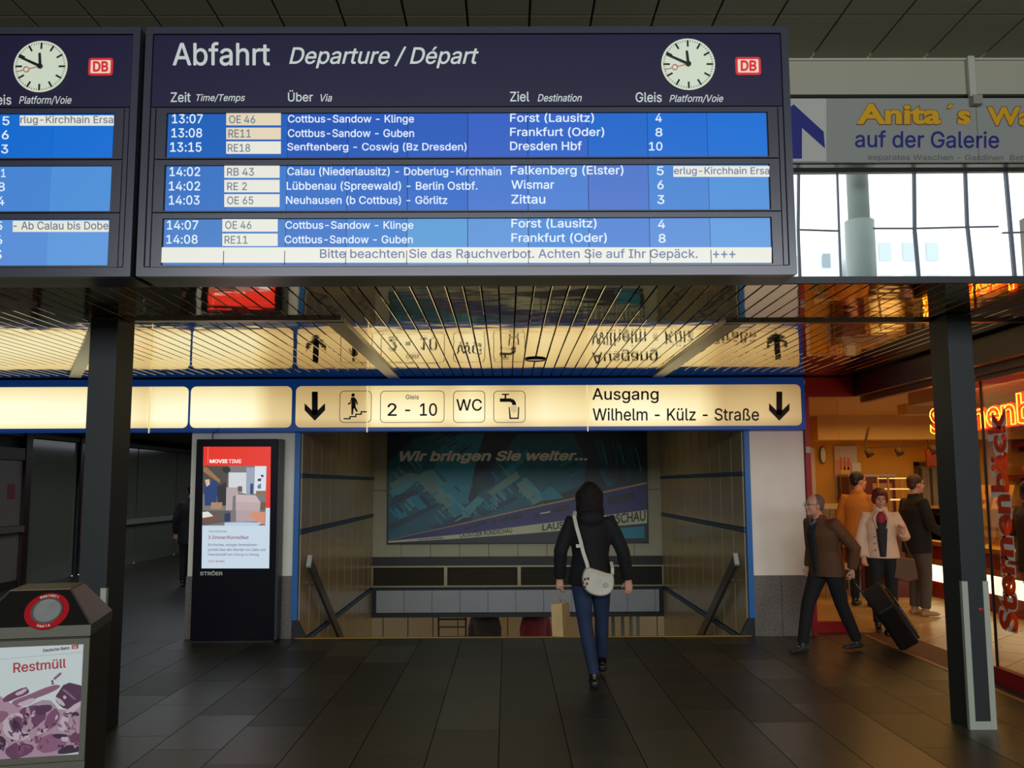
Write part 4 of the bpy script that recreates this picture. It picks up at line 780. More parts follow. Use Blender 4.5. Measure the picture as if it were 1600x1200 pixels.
# ================================================================== LIGHTBOX SIGN
def sign_material():
    m = bpy.data.materials.new('backlit_cream_face'); m.use_nodes = True
    nt = m.node_tree; b = nt.nodes['Principled BSDF']
    b.inputs['Base Color'].default_value = (0.35, 0.32, 0.24, 1); b.inputs['Roughness'].default_value = 0.35
    g = nt.nodes.new('ShaderNodeNewGeometry'); sp = nt.nodes.new('ShaderNodeSeparateXYZ')
    nt.links.new(g.outputs['Position'], sp.inputs[0])
    # weak and strong fluorescent tubes side by side behind the face
    cr = nt.nodes.new('ShaderNodeValToRGB')
    mr = nt.nodes.new('ShaderNodeMapRange'); mr.inputs['From Min'].default_value = -6.0; mr.inputs['From Max'].default_value = 3.4
    nt.links.new(sp.outputs['X'], mr.inputs['Value']); nt.links.new(mr.outputs[0], cr.inputs['Fac'])
    e = cr.color_ramp.elements
    def px(x): return (at_y(x, 640, 10.2).x + 6.0) / 9.4
    stops = [(0, 1.0), (170, .97), (230, .82), (245, .95), (340, .98), (395, .95), (425, .70), (470, .64), (560, .62), (572, .66), (582, .88), (660, .90), (700, .80), (735, .93), (800, .74), (850, .86), (915, .78), (930, .88), (1000, .92), (1090, .86), (1130, .60), (1190, .62), (1250, .50)]
    e[0].position = px(0); e[0].color = (1, 1, 1, 1); e[1].position = 1.0; e[1].color = (.45, .45, .45, 1)
    for x, v in stops[1:]:
        k = e.new(px(x)); k.color = (v, v, v, 1)
    # brighter towards the tube in the lower half of the box
    mz = nt.nodes.new('ShaderNodeMapRange'); mz.inputs['From Min'].default_value = 2.30; mz.inputs['From Max'].default_value = 2.82
    nt.links.new(sp.outputs['Z'], mz.inputs['Value'])
    cz = nt.nodes.new('ShaderNodeValToRGB'); q = cz.color_ramp.elements
    q[0].position = 0; q[0].color = (.80, .80, .80, 1); q[1].position = 1; q[1].color = (.76, .76, .76, 1)
    for p_, v in ((.25, 1.05), (.55, 1.0), (.85, .88)):
        k = q.new(p_); k.color = (v, v, v, 1)
    nt.links.new(mz.outputs[0], cz.inputs['Fac'])
    mu = nt.nodes.new('ShaderNodeMath'); mu.operation = 'MULTIPLY'
    nt.links.new(cr.outputs['Color'], mu.inputs[0]); nt.links.new(cz.outputs['Color'], mu.inputs[1])
    c2 = nt.nodes.new('ShaderNodeValToRGB'); r = c2.color_ramp.elements
    r[0].position = 0.35; r[0].color = (*lin((120, 92, 56)), 1); r[1].position = 1.0; r[1].color = (*lin((255, 252, 214)), 1)
    k = r.new(0.62); k.color = (*lin((196, 168, 112)), 1); k = r.new(0.82); k.color = (*lin((238, 218, 160)), 1)
    nt.links.new(mu.outputs[0], c2.inputs['Fac']); nt.links.new(c2.outputs['Color'], b.inputs['Emission Color'])
    b.inputs['Emission Strength'].default_value = 1.05
    return m


SY = 10.17
sg = thing('direction_sign', 'long backlit cream sign band in a blue frame with arrows, symbols and Ausgang', 'sign', (0, 10.2, 2.28))
cream = sign_material()
bluef = M('blue_sign_frame', (6, 62, 140), 0.35, emit=0.30)
SPN = YP(SY)
zb, zt = at_y(700, 673.5, SY).z, CZ - 0.018
xl, xr = -8.15, at_y(1259, 640, SY).x
MB().box((xl, SY + 0.012, zb), (xr, SY + 0.12, zt)).build('frame', bluef, sg, bevel=0.006)
fz0, fz1 = at_y(700, 667, SY).z, at_y(700, 602.5, SY).z
ink = M('sign_ink', (14, 10, 8), 0.5)
for a, b_ in ((-560, 293.5), (297.5, 455.5), (462, 1252)):
    xa, xb = max(at_y(a, 635, SY).x, -8.12), at_y(b_, 635, SY).x
    pts = rrect(xa, xb, fz0, fz1, 0.06)
    MB().prism([(x, SY, z) for x, z in pts], (0, 0.02, 0)).build('cream_face', cream, sg); CF = bpy.data.objects[[o.name for o in sg.children if o.name.startswith('cream_face')][-1]]
for x in (234, 574, 918):
    xx = at_y(x, 640, SY).x
    MB().box((xx - 0.006, SY - 0.006, zb - 0.01), (xx + 0.006, SY, fz1)).build('joint_strip', glow('joint_glow', (250, 226, 160), .9), sg)
tf = thing  # shorthand keeps the same signature


def arrow_down(cx, name):
    P = lambda x, y: SPN.at(x, y, 0.003)
    pts = [(-4.6, 612), (4.6, 612), (4.6, 641), (16, 630), (16, 640.5), (0, 657), (-16, 640.5), (-16, 630), (-4.6, 641)]
    b = MB()
    b.poly([P(cx - 4.6, 612), P(cx + 4.6, 612), P(cx + 4.6, 648), P(cx - 4.6, 648)])
    b.poly([P(cx - 16, 630), P(cx, 645.5), P(cx, 657.5), P(cx - 16, 641)])
    b.poly([P(cx + 16, 630), P(cx + 16, 641), P(cx, 657.5), P(cx, 645.5)])
    b.poly([P(cx - 4.6, 640), P(cx + 4.6, 640), P(cx, 650)])
    b.build(name, ink, CF)


arrow_down(492, 'arrow'); arrow_down(1217.5, 'arrow')


def frame_px(x0, x1, y0, y1, r, th, pl, mat, parent, name='symbol_frame', lift=0.003):
    # thin rounded outline on a plane facing -Y
    Y = pl.p.y - lift
    a, b = at_y((x0 + x1) / 2, (y0 + y1) / 2, Y), None
    xa, xb = at_y(x0, (y0 + y1) / 2, Y).x, at_y(x1, (y0 + y1) / 2, Y).x
    za, zb_ = at_y((x0 + x1) / 2, y1, Y).z, at_y((x0 + x1) / 2, y0, Y).z
    k = MB(); o = rrect(xa, xb, za, zb_, r); i = rrect(xa + th, xb - th, za + th, zb_ - th, r - th)
    n = len(o)
    k.add([(x, Y, z) for x, z in o] + [(x, Y, z) for x, z in i], [(q, (q + 1) % n, n + (q + 1) % n, n + q) for q in range(n)])
    return k.build(name, mat, parent)


thin = M('thin_sign_line', (96, 78, 40), 0.5)
for a, b_ in ((530.5, 580.5), (594, 694.5), (708, 758), (771, 821)):
    frame_px(a, b_, 610.5, 660.5, 0.05, 0.007, SPN, thin, CF)
T('Gleis', 634, 654.5, 616.5, 624, SPN, M('grey_sign_ink', (90, 74, 50), 0.5), CF)
T('2', 605.5, 620, 630, 650, SPN, ink, CF)
MB().poly([SPN.at(633, 640, .003), SPN.at(641, 640, .003), SPN.at(641, 642.6, .003), SPN.at(633, 642.6, .003)]).build('dash', ink, CF)
T('10', 656, 683, 630, 650, SPN, ink, CF, off=.01)
T('WC', 713, 753, 623.5, 642, SPN, ink, CF, off=.006)
T('Ausgang', 925.5, 1029, 606.5, 630, SPN, ink, CF, off=.008)
T('Wilhelm - Külz - Straße', 926, 1186, 637.5, 657.5, SPN, ink, CF, off=.008)
# man walking down the steps
b = MB(); P = lambda x, y: SPN.at(460 + x / 4, 580 + y / 4, 0.003)
b.poly([P(367 + 11 * cos(t * pi / 8), 149 + 11 * sin(t * pi / 8)) for t in range(16)])
for q in ([(355, 163), (378, 163), (384, 205), (382, 232), (356, 232)], [(356, 225), (372, 225), (366, 272), (356, 272)], [(368, 222), (382, 222), (398, 250), (388, 256)],
          [(356, 165), (352, 205), (334, 210), (334, 202), (346, 196)], [(378, 165), (390, 180), (398, 206), (390, 210), (382, 190)],
          [(308, 293), (350, 293), (350, 301), (308, 301)], [(344, 280), (352, 280), (352, 301), (344, 301)], [(344, 280), (386, 280), (386, 288), (344, 288)],
          [(380, 265), (388, 265), (388, 288), (380, 288)], [(380, 265), (420, 265), (420, 273), (380, 273)], [(414, 250), (422, 250), (422, 273), (414, 273)], [(414, 250), (456, 250), (456, 258), (414, 258)]):
    b.poly([P(*v) for v in q])
b.build('stair_symbol', ink, CF)
b = MB()
for q in ([(1296, 141), (1342, 141), (1342, 149), (1296, 149)], [(1314, 148), (1324, 148), (1324, 170), (1314, 170)], [(1284, 170), (1350, 170), (1372, 178), (1384, 195), (1386, 212), (1362, 212), (1360, 200), (1350, 192), (1284, 192)],
          [(1339, 224), (1346, 224), (1354, 298), (1344, 298)], [(1398, 224), (1406, 224), (1402, 298), (1394, 298)], [(1344, 290), (1402, 290), (1402, 299), (1344, 299)]):
    b.poly([P(*v) for v in q])
for i in range(4):
    for j in range(5 - (i % 3 == 0)):
        x, y = 1357 + i * 9.5, 218 + j * 9
        b.poly([P(x, y), P(x + 4, y), P(x + 4, y + 5), P(x, y + 5)])
b.build('drinking_water_symbol', ink, CF)

# ================================================================== DEPARTURE BOARDS
BD = 5.05
BP = YP(BD)
navy = M('board_navy', (31, 27, 60), 0.35, spec=0.35)
framem = M('board_frame_grey', (50, 50, 64), 0.28, spec=0.7)
groove = M('board_groove', (8, 8, 20), 0.5)
under = M('board_underside', (34, 33, 32), 0.35)
white_t = M('board_white_print', (226, 232, 226), 0.5)
lcdw = glow('lcd_white_text', (225, 240, 255), 0.95)
lcdg = glow('lcd_grey_text', (104, 118, 138), 0.9)
lcdb = glow('lcd_blue_text', (92, 112, 160), 0.9)
lcdp = glow('lcd_white_field', (226, 226, 214), 1.0)
lcdc = glow('lcd_warm_field', (222, 208, 180), 1.0)
ROWS = {}


def lcd(c):
    n = 'lcd_%d_%d_%d' % c
    return M(n, (8, 10, 18), 0.35, emit=0.9, ec=(max(0, c[0] - 14), c[1], c[2]), spec=0.3)


BZ = []


def display_board(X0, dx, label, heading, name='departure_board'):
    X1 = X0 + 3.747
    z0, z1 = 2.858, 4.341
    t = thing(name, label, 'departure board', ((X0 + X1) / 2, BD + 0.15, z0))
    MB().box((X0 + 0.004, BD + 0.03, z0 + 0.006), (X1 - 0.004, BD + 0.31, z1)).build('housing', under, t)
    b = MB(); ringprism(b, rrect(X0, X1, z0, z1, 0.006, 1), rrect(X0 + 0.041, X1 - 0.041, z0 + 0.052, z1 - 0.041, 0.004, 1), BD, BD + 0.05)
    b.build('outer_frame', framem, t)
    MB().box((X0 + 0.04, BD + 0.022, z0 + 0.05), (X1 - 0.04, BD + 0.032, z1 - 0.04)).build('groove_panel', groove, t)
    hp = MB().box((X0 + 0.046, BD + 0.008, 3.860), (X1 - 0.046, BD + 0.024, z1 - 0.046)).build('header_panel', navy, t)
    for xa in (X0 + 0.048, X1 - 0.072):
        MB().box((xa, BD + 0.004, z0 + 0.058), (xa + 0.024, BD + 0.024, 3.852)).build('side_rail', framem, t)
    xs = [X0 + 0.142 + k * 0.3466 for k in range(11)]
    blues = [[(18, 96, 190), (24, 92, 190), (28, 84, 186), (34, 88, 190), (44, 92, 194), (60, 96, 200), (52, 100, 205), (20, 104, 208), (10, 108, 214), (6, 112, 218)],  # lower rows paler: the daylight veil on the screens is put into the colours
             [(62, 116, 202), (66, 120, 208), (58, 112, 204), (54, 106, 202), (56, 108, 206), (78, 120, 212), (84, 128, 216), (88, 118, 208), (84, 136, 218), (92, 148, 224)],
             [(82, 128, 204), (80, 128, 206), (70, 118, 204), (74, 130, 210), (100, 158, 220), (104, 150, 222), (84, 140, 220), (90, 134, 216), (104, 146, 222), (110, 158, 228)]]
    for r, (za, zb_, pa, pb) in enumerate(((3.548, 3.852, 3.559, 3.818), (3.234, 3.540, 3.244, 3.506), (2.914, 3.226, 2.928, 3.192))):
        # bezel of the row with its opening
        b = MB(); ringprism(b, rrect(X0 + 0.078, X1 - 0.078, za, zb_, 0.003, 1), rrect(xs[0] - 0.006, xs[10] + 0.006, pa - 0.004, pb + 0.004, 0.003, 1), BD + 0.006, BD + 0.03)
        bz = b.build('row_bezel', framem, t); BZ.append(bz)
        for k in range(10):
            MB().box((xs[k] + 0.002, BD + 0.014, pa), (xs[k + 1] - 0.002, BD + 0.026, pb)).build('display_panel', lcd(blues[r][k]), t)
    return t, hp


def clock(cx, cy, r_px, parent_label, name='station_clock'):
    c = BP.at(cx, cy, 0.0); r = (BP.at(cx + r_px, cy) - c).x
    t = thing(name, parent_label, 'clock', (c.x, BD - 0.01, c.z - r))
    def disc(rad, y0, y1, n=40): return MB().prism([(c.x + rad * cos(2 * pi * k / n), y0, c.z + rad * sin(2 * pi * k / n)) for k in range(n)], (0, y1 - y0, 0))
    disc(r, BD - 0.006, BD - 0.001).build('face', M('clock_face', (205, 212, 190), 0.4, emit=0.3, ec=(205, 214, 190)), t)
    Yd = BD - 0.0075
    def hand(deg, r0, r1, w0, w1, m, nm, y=Yd):
        a = radians(deg); d = Vector((sin(a), 0, cos(a))); s = Vector((cos(a), 0, -sin(a)))
        cc = Vector((c.x, y, c.z))
        MB().poly([cc + d * r0 * r - s * w0 * r, cc + d * r0 * r + s * w0 * r, cc + d * r1 * r + s * w1 * r, cc + d * r1 * r - s * w1 * r]).build(nm, m, t)
    for h in range(12): hand(h * 30, 0.68, 0.93, 0.035, 0.035, black, 'hour_mark')
    b = MB()
    for m_ in range(60):
        if m_ % 5:
            a = radians(m_ * 6); d = Vector((sin(a), 0, cos(a))); s = Vector((cos(a), 0, -sin(a))); cc = Vector((c.x, Yd, c.z))
            b.poly([cc + d * .87 * r - s * .012 * r, cc + d * .87 * r + s * .012 * r, cc + d * .93 * r + s * .012 * r, cc + d * .93 * r - s * .012 * r])
    b.build('minute_marks', M('soft_black_mark', (70, 74, 70), 0.5), t)
    hand(-5, -0.08, 0.52, 0.055, 0.045, black, 'hour_hand', Yd - 0.003)
    hand(-65, -0.08, 0.90, 0.055, 0.04, black, 'minute_hand', Yd - 0.004)
    rd = M('red_second_hand', (190, 90, 80), 0.4, emit=0.2)
    hand(256, 0.0, 0.42, 0.012, 0.012, rd, 'second_hand', Yd - 0.005)
    hand(256, 0.62, 0.92, 0.012, 0.012, rd, 'second_hand', Yd - 0.005)
    a = radians(256); q = Vector((c.x + sin(a) * .52 * r, Yd - 0.005, c.z + cos(a) * .52 * r))
    MB().tube([q + Vector((cos(k * pi / 8), 0, sin(k * pi / 8))) * 0.10 * r for k in range(16)], 0.0022, 5, closed=True).build('second_ring', rd, t)
    MB().prism([(c.x + .10 * r * cos(k * pi / 10), Yd - 0.009, c.z + .10 * r * sin(k * pi / 10)) for k in range(20)], (0, 0.006, 0)).build('hub', black, t)
    return t


def db_logo(x0, x1, y0, y1, pl, parent, red, wht, lift=0.002):
    Yc = pl.p.y - lift
    xa, xb = at_y(x0, (y0 + y1) / 2, Yc).x, at_y(x1, (y0 + y1) / 2, Yc).x
    za, zb_ = at_y((x0 + x1) / 2, y1, Yc).z, at_y((x0 + x1) / 2, y0, Yc).z
    o = MB().prism([(x, Yc, z) for x, z in rrect(xa, xb, za, zb_, (zb_ - za) * .16)], (0, 0.004, 0)).build('logo_badge', red, parent)
    d = (zb_ - za) * 0.13
    i = MB().prism([(x, Yc - 0.001, z) for x, z in rrect(xa + d, xb - d, za + d, zb_ - d, d * .5)], (0, 0.002, 0)).build('logo_field', wht, parent)
    T('DB', x0 + (x1 - x0) * .2, x0 + (x1 - x0) * .82, y0 + (y1 - y0) * .2, y1 - (y1 - y0) * .2, pl, red, parent, off=.03, lift=lift + 0.002)


logo_red = M('logo_red', (210, 24, 34), 0.4, emit=0.35, ec=(200, 30, 40))
logo_white = M('logo_white', (230, 200, 180), 0.4, emit=0.35, ec=(240, 212, 190))
bd, hp = display_board(-2.095, 0, 'large dark blue departure board headed Abfahrt with three rows of blue train displays', 'Abfahrt')
HP = YP(BD + 0.008)
T('Abfahrt', 270, 422, 66, 103, HP, white_t, hp, off=.012)
T('Departure / Départ', 452, 748, 73, 107, HP, white_t, hp, off=.02, shear=.25)
for s_, a, b_, c_, d_, it in (('Zeit', 267, 298, 144, 160, 0), ('Time/Temps', 307, 383, 147, 161, 1), ('Über', 450, 489, 141, 159, 0), ('Via', 501, 519, 147, 159, 1),
                              ('Ziel', 797, 827, 143, 159, 0), ('Destination', 840, 909, 147, 159, 1), ('Gleis', 993, 1034, 144, 160, 0), ('Platform/Voie', 1046, 1130, 148, 161, 1)):
    T(s_, a, b_, c_, d_, HP, white_t, hp, off=.02 if it else .008, shear=.25 if it else 0)
clock(1075, 101, 42, 'round white clock in the header of the board headed Abfahrt')
db_logo(1149, 1189, 89, 117, HP, hp, logo_red, logo_white)
LP = YP(BD + 0.014)
lines = [
    ('13:07', 269, 317, 178.5, 193, 'w'), ('13:08', 268, 316, 200.5, 215, 'w'), ('13:15', 266, 315, 222.5, 237.5, 'w'),
    ('OE 46', 358, 399, 180.5, 193, 'g'), ('RE11', 357, 392, 202.5, 215, 'g'), ('RE18', 356, 391, 225, 237.5, 'g'),
    ('Cottbus-Sandow - Klinge', 450, 647, 179.5, 195, 'w'), ('Cottbus-Sandow - Guben', 450, 647, 202, 214.5, 'w'), ('Senftenberg - Coswig (Bz Dresden)', 449, 729, 223, 238.5, 'w'),
    ('Forst (Lausitz)', 797, 928, 177, 193, 'w'), ('Frankfurt (Oder)', 797, 944, 199, 215, 'w'), ('Dresden Hbf', 797, 909, 221, 235, 'w'),
    ('4', 1024, 1034, 177.5, 191, 'w'), ('8', 1024, 1035, 200, 213.5, 'w'), ('10', 1014, 1035, 222, 235.5, 'w'),
    ('14:02', 265, 313, 261, 275.5, 'w'), ('14:02', 264, 313, 283.5, 298, 'w'), ('14:03', 264, 312, 305.5, 320, 'w'),
    ('RB 43', 355, 397, 262.5, 275, 'g'), ('RE 2', 355, 386, 285, 297.5, 'g'), ('OE 65', 355, 396, 307, 319.5, 'g'),
    ('Calau (Niederlausitz) - Doberlug-Kirchhain', 449, 783, 261, 277.5, 'w'), ('Lübbenau (Spreewald) - Berlin Ostbf.', 448, 746, 283.5, 300, 'w'), ('Neuhausen (b Cottbus) - Görlitz', 447, 699, 306, 321, 'w'),
    ('Falkenberg (Elster)', 798, 974, 258.5, 276.5, 'w'), ('Wismar', 799, 866, 281.5, 295.5, 'w'), ('Zittau', 799, 852, 304, 318.5, 'w'),
    ('5', 1026, 1037, 260, 274, 'w'), ('6', 1027, 1037, 282, 296, 'w'), ('3', 1027, 1038, 305, 319, 'w'), ('erlug-Kirchhain Ersa', 1053, 1202, 261, 275.5, 'b'),
    ('14:07', 261, 310, 344.5, 359, 'w'), ('14:08', 260, 309, 367, 381, 'w'), ('OE 46', 352, 393, 345.5, 358, 'g'), ('RE11', 351, 387, 368.5, 381, 'g'),
    ('Cottbus-Sandow - Klinge', 446, 646, 345.5, 361, 'w'), ('Cottbus-Sandow - Guben', 445, 645, 368, 380.5, 'w'),
    ('Forst (Lausitz)', 799, 932, 341.5, 358, 'w'), ('Frankfurt (Oder)', 799, 948, 364, 380.5, 'w'), ('4', 1028, 1039, 343.5, 357, 'w'), ('8', 1029, 1040, 365.5, 379.5, 'w'),
    ('Bitte beachten Sie das Rauchverbot. Achten Sie auf Ihr Gepäck.', 500, 1090, 389, 407, 'b'), ('+++', 1114, 1149, 392, 403, 'b')]
TM = {'w': lcdw, 'g': lcdg, 'b': lcdb}


def field(x0, x1, y0, y1, m, parent, nm='white_field'):
    P = lambda x, y: LP.at(x, y, 0.001)
    MB().poly([P(x0, y1), P(x1, y1), P(x1, y0), P(x0, y0)]).build(nm, m, parent)


for (xa, xb, ys) in ((353.5, 439, ((177, 196), (199.5, 218), (221, 240.5))), (350.5, 437, ((259, 278), (281, 300.5), (303.5, 323.5))), (347.5, 434, ((342.5, 362), (365, 384.5)))):
    for k, (ya, yb) in enumerate(ys): field(xa, xb, ya, yb, lcdc if (ys[0][0] == 177 and k < 2) else lcdp, BZ[(177, 259, 342.5).index(ys[0][0])])
field(1052, 1202, 259.5, 276.5, lcdp, bd)
field(251, 1205.5, 386.5, 410.5, lcdp, bd, 'message_strip')
for s_, a, b_, c_, d_, k in lines:
    T(s_, a, b_, c_, d_, LP, TM[k], BZ[0 if d_ < 250 else 1 if d_ < 335 else 2], off=.016 if k == 'w' else .004, lift=0.002)
ld = MB()
for k in range(1, 10):                        # dark seams between the display panels run on in front of the white fields
    x = -2.095 + 0.142 + k * 0.3466
    ld.box((x - 0.0018, BD + 0.009, 2.928), (x + 0.0018, BD + 0.0115, 3.006))
ld.build('panel_seams', groove, bd)
# left neighbour, cut by the frame
bl, hp2 = display_board(-2.127 - 3.747, 0, 'neighbouring departure board at the left edge, only its right end in view', '')
T('Gleis', -23, 18, 148, 164, HP, white_t, hp2, off=.008)
T('Platform/Voie', 30, 112, 150, 164, HP, white_t, hp2, off=.02, shear=.25)
clock(64, 104.5, 42, 'round white clock in the header of the board cut off by the left edge')
db_logo(138, 176.5, 90.5, 118, HP, hp2, logo_red, logo_white)
field(31, 178, 180.5, 196.5, lcdp, bl); field(20, 170, 345, 362.5, lcdp, bl)
for s_, a, b_, c_, d_, k in (('5', 4, 15, 182, 196, 'w'), ('6', 3, 14, 204, 218, 'w'), ('3', 2, 13, 226, 240, 'w'), ('1', 2, 9, 264, 277, 'w'), ('8', -3, 8, 285, 299, 'w'), ('4', -4, 7, 307, 321, 'w'),
                              ('5', -7, 4, 346, 360, 'w'), ('6', -7, 4, 368, 382, 'w'), ('3', -8, 3, 391, 405, 'w'), ('rlug-Kirchhain Ersa', 32, 177, 181, 196, 'g'), ('- Ab Calau bis Dobe', 21, 169.5, 346, 359, 'g')):
    T(s_, a, b_, c_, d_, LP, TM[k], BZ[3 if d_ < 250 else 4 if d_ < 335 else 5], off=.014 if k == 'w' else .008)

# ================================================================== UPPER GALLERY: WINDOWS, BEAM, BANNER
WPn = Plane((3.5, 9.5, 5), (0.05, -1, 0))
gb = M('gallery_beam_paint', (176, 174, 152), 0.6)
BWY = 9.5
struct('wall_gallery_beam', MB().box((1.5, 9.50, 5.9), (9.3, 9.72, 6.30)), gb)
tb = sroot('trim_3', (5.4, 9.5, 6.3), 'thin pale edge strip along the top of the beam')
MB().box((1.5, 9.47, 6.28), (9.3, 9.5, 6.335)).build('edge_strip', M('beam_edge', (196, 194, 176), 0.6), tb)
struct('trim_4', MB().box((1.5, 9.56, 5.13), (9.3, 9.66, 5.9)), black)
bk = thing('beam_bracket', 'pale vertical bracket with a fixing block clipped over the gallery beam', 'bracket', (5.25, 9.48, 5.7))
xk = at_y(1517, 120, 9.45).x
MB().box((xk - 0.035, 9.42, at_y(1517, 152, 9.45).z), (xk + 0.035, 9.47, at_y(1517, 88, 9.45).z)).build('arm', M('bracket_paint', (190, 190, 172), 0.5), bk)
xk2 = at_y(1524, 158, 9.42).x
MB().box((xk2 - 0.05, 9.36, at_y(1524, 164, 9.4).z), (xk2 + 0.05, 9.44, at_y(1524, 150, 9.4).z)).build('block', M('bracket_block', (150, 150, 138), 0.5), bk)
bn = thing('banner', 'long grey advertising banner lettered Anita´s in yellow hung below the gallery beam', 'banner', (5.4, 9.48, 5.14))
NP = YP(9.46)
za, zb_ = at_y(1400, 253, 9.46).z, at_y(1400, 153.5, 9.46).z
MB().box((1.6, 9.462, za), (9.2, 9.50, zb_)).build('cloth', M('banner_grey', (156, 158, 150), 0.7), bn); bnr = bn; bn = [o for o in bnr.children][0]
P = lambda x, y, l=0.001: NP.at(x, y, l)
MB().poly([P(1180, 252), P(1291, 252), P(1291, 154), P(1180, 154)]).build('white_field', M('banner_white', (196, 196, 186), 0.7), bn)
nb = M('banner_blue', (30, 36, 128), 0.6)
MB().poly([P(1208, 248, .002), P(1253, 248, .002), P(1253, 200, .002), P(1289, 232, .002), P(1287, 206, .002), P(1240, 163, .002), P(1208, 190, .002)]).build('blue_emblem', nb, bn)
yl, ol = M('banner_yellow', (226, 172, 10), 0.6), M('banner_outline', (120, 84, 60), 0.6)
for s_, a, b_, c_, d_ in (('Anita', 1338, 1470, 162.5, 194.5), ('´', 1479, 1490, 163.5, 169.5), ('s', 1496, 1516, 173, 195), ('Wa', 1542, 1612, 167.5, 196.5)):
    T(s_, a, b_, c_, d_, NP, ol, bn, off=.06, lift=0.002, grow=1.3); T(s_, a, b_, c_, d_, NP, yl, bn, off=.035, lift=0.006)
T('auf der Galerie', 1336, 1561, 203.5, 230.5, NP, nb, bn, off=.018, dy=1.5)
T('separates Waschen - Gardinen  Bette', 1356, 1612, 241, 252, NP, M('banner_small_print', (112, 114, 112), 0.7), bn, dy=1)
xs_ = at_y(1527, 200, 9.46).x
MB().box((xs_ - .004, 9.458, za), (xs_ + .004, 9.462, zb_)).build('seam', M('banner_seam', (120, 122, 116), 0.6), bn)
# tall hall windows behind the gallery
mull = M('window_mullion', (120, 126, 140), 0.5)
w1 = sroot('window_1', (5.4, 9.9, 3.1))
GY = 9.86
vm = [([(1248, 255), (1247, 360), (1250, 440)], 5), ([(1308, 270), (1311, 360), (1314, 440)], 3.5), ([(1428, 255), (1429, 360), (1436, 440)], 5.5), ([(1508, 270), (1511, 350), (1521, 440)], 5.5), ([(1571, 268), (1578, 350), (1586, 440)], 6)]
for pts, wd in vm:
    q = [at_y(x, y, GY) for x, y in pts]
    q = [at_y(pts[0][0], 250, GY)] + q + [at_y(pts[-1][0] + 5, 480, GY)]
    wm = wd / FOC * 10
    b = MB()
    for a, c in zip(q[:-1], q[1:]): b.bar(a, c, wm * .8, wm, up=(0, 1, 0))
    b.build('mullion', mull, w1)
for pts in ([(1248, 359), (1311, 361)], [(1364, 357), (1430, 357), (1511, 355)], [(1511, 355), (1560, 354)], [(1566, 364), (1602, 363)]):
    b = MB()
    q = [at_y(x, y, GY) for x, y in pts]
    for a, c in zip(q[:-1], q[1:]): b.bar(a, c, 0.018, 0.018, up=(0, 1, 0))
    b.build('transom', mull, w1)
hd = at_y(1400, 264, GY).z
MB().hull8([(1.6, 9.84, hd - 0.06), (9.3, 9.84, hd - 0.02), (9.3, 9.9, hd - 0.02), (1.6, 9.9, hd - .06), (1.6, 9.84, 5.3), (9.3, 9.84, 5.3), (9.3, 9.9, 5.3), (1.6, 9.9, 5.3)]).build('header', M('window_header', (150, 154, 146), 0.6), w1)
MB().box((1.6, 9.9, 3.1), (9.3, 9.905, 5.3)).build('pane', glass('window_glass', (246, 250, 250), 0.05), w1)
MB().box((1.62, 9.8, 3.1), (1.9, 9.95, 6.3)).build('jamb', hw, w1)
pc = thing('round_pillar', 'pale round pillar with a thicker sleeve seen through the gallery windows', 'pillar', (at_y(1345, 400, 10.6).x, 10.6, 3.0))
c0 = at_y(1345, 400, 10.6)
gp = M('pillar_grey', (150, 156, 150), 0.6)
MB().tube([(c0.x, 10.6, 3.0), (c0.x, 10.6, 6.6)], 0.125, 20).build('shaft', gp, pc)
MB().tube([(c0.x, 10.6, 3.0), (c0.x, 10.6, at_y(1345, 346, 10.6).z)], 0.17, 20).build('sleeve', M('sleeve_grey', (176, 184, 178), 0.5), pc)
for xpx, w_, nm, lab in ((1276, 1.6, 'apartment_building', 'pale building with one small window outside, left of the round pillar'), (1406, 3.4, 'apartment_building', 'bright pale block outside the gallery windows, right of the round pillar')):
    q = at_y(xpx, 400, 30)
    top = at_y(xpx, 400 if xpx < 1300 else 362, 30).z
    t = thing(nm, lab, 'building', (q.x, 31, 0))
    MB().box((q.x - w_ / 2, 30, 0), (q.x + w_ / 2, 36, top)).build('wall', M('white_render', (226, 230, 232), 0.7), t)
    if xpx < 1300:
        a = at_y(1291, 402, 29.98)
        MB().box((a.x - .13, 29.95, a.z - .35), (a.x + .13, 30, a.z + .12)).build('window', M('grey_window', (150, 160, 166), 0.3), t)
    else:
        for i in range(4):
            for j in range(3):
                MB().box((q.x - 1.5 + i * .8, 29.96, top - 1.0 - j * 1.1), (q.x - 1.1 + i * .8, 30, top - .4 - j * 1.1)).build('window', M('faint_window', (196, 206, 210), 0.3), t)

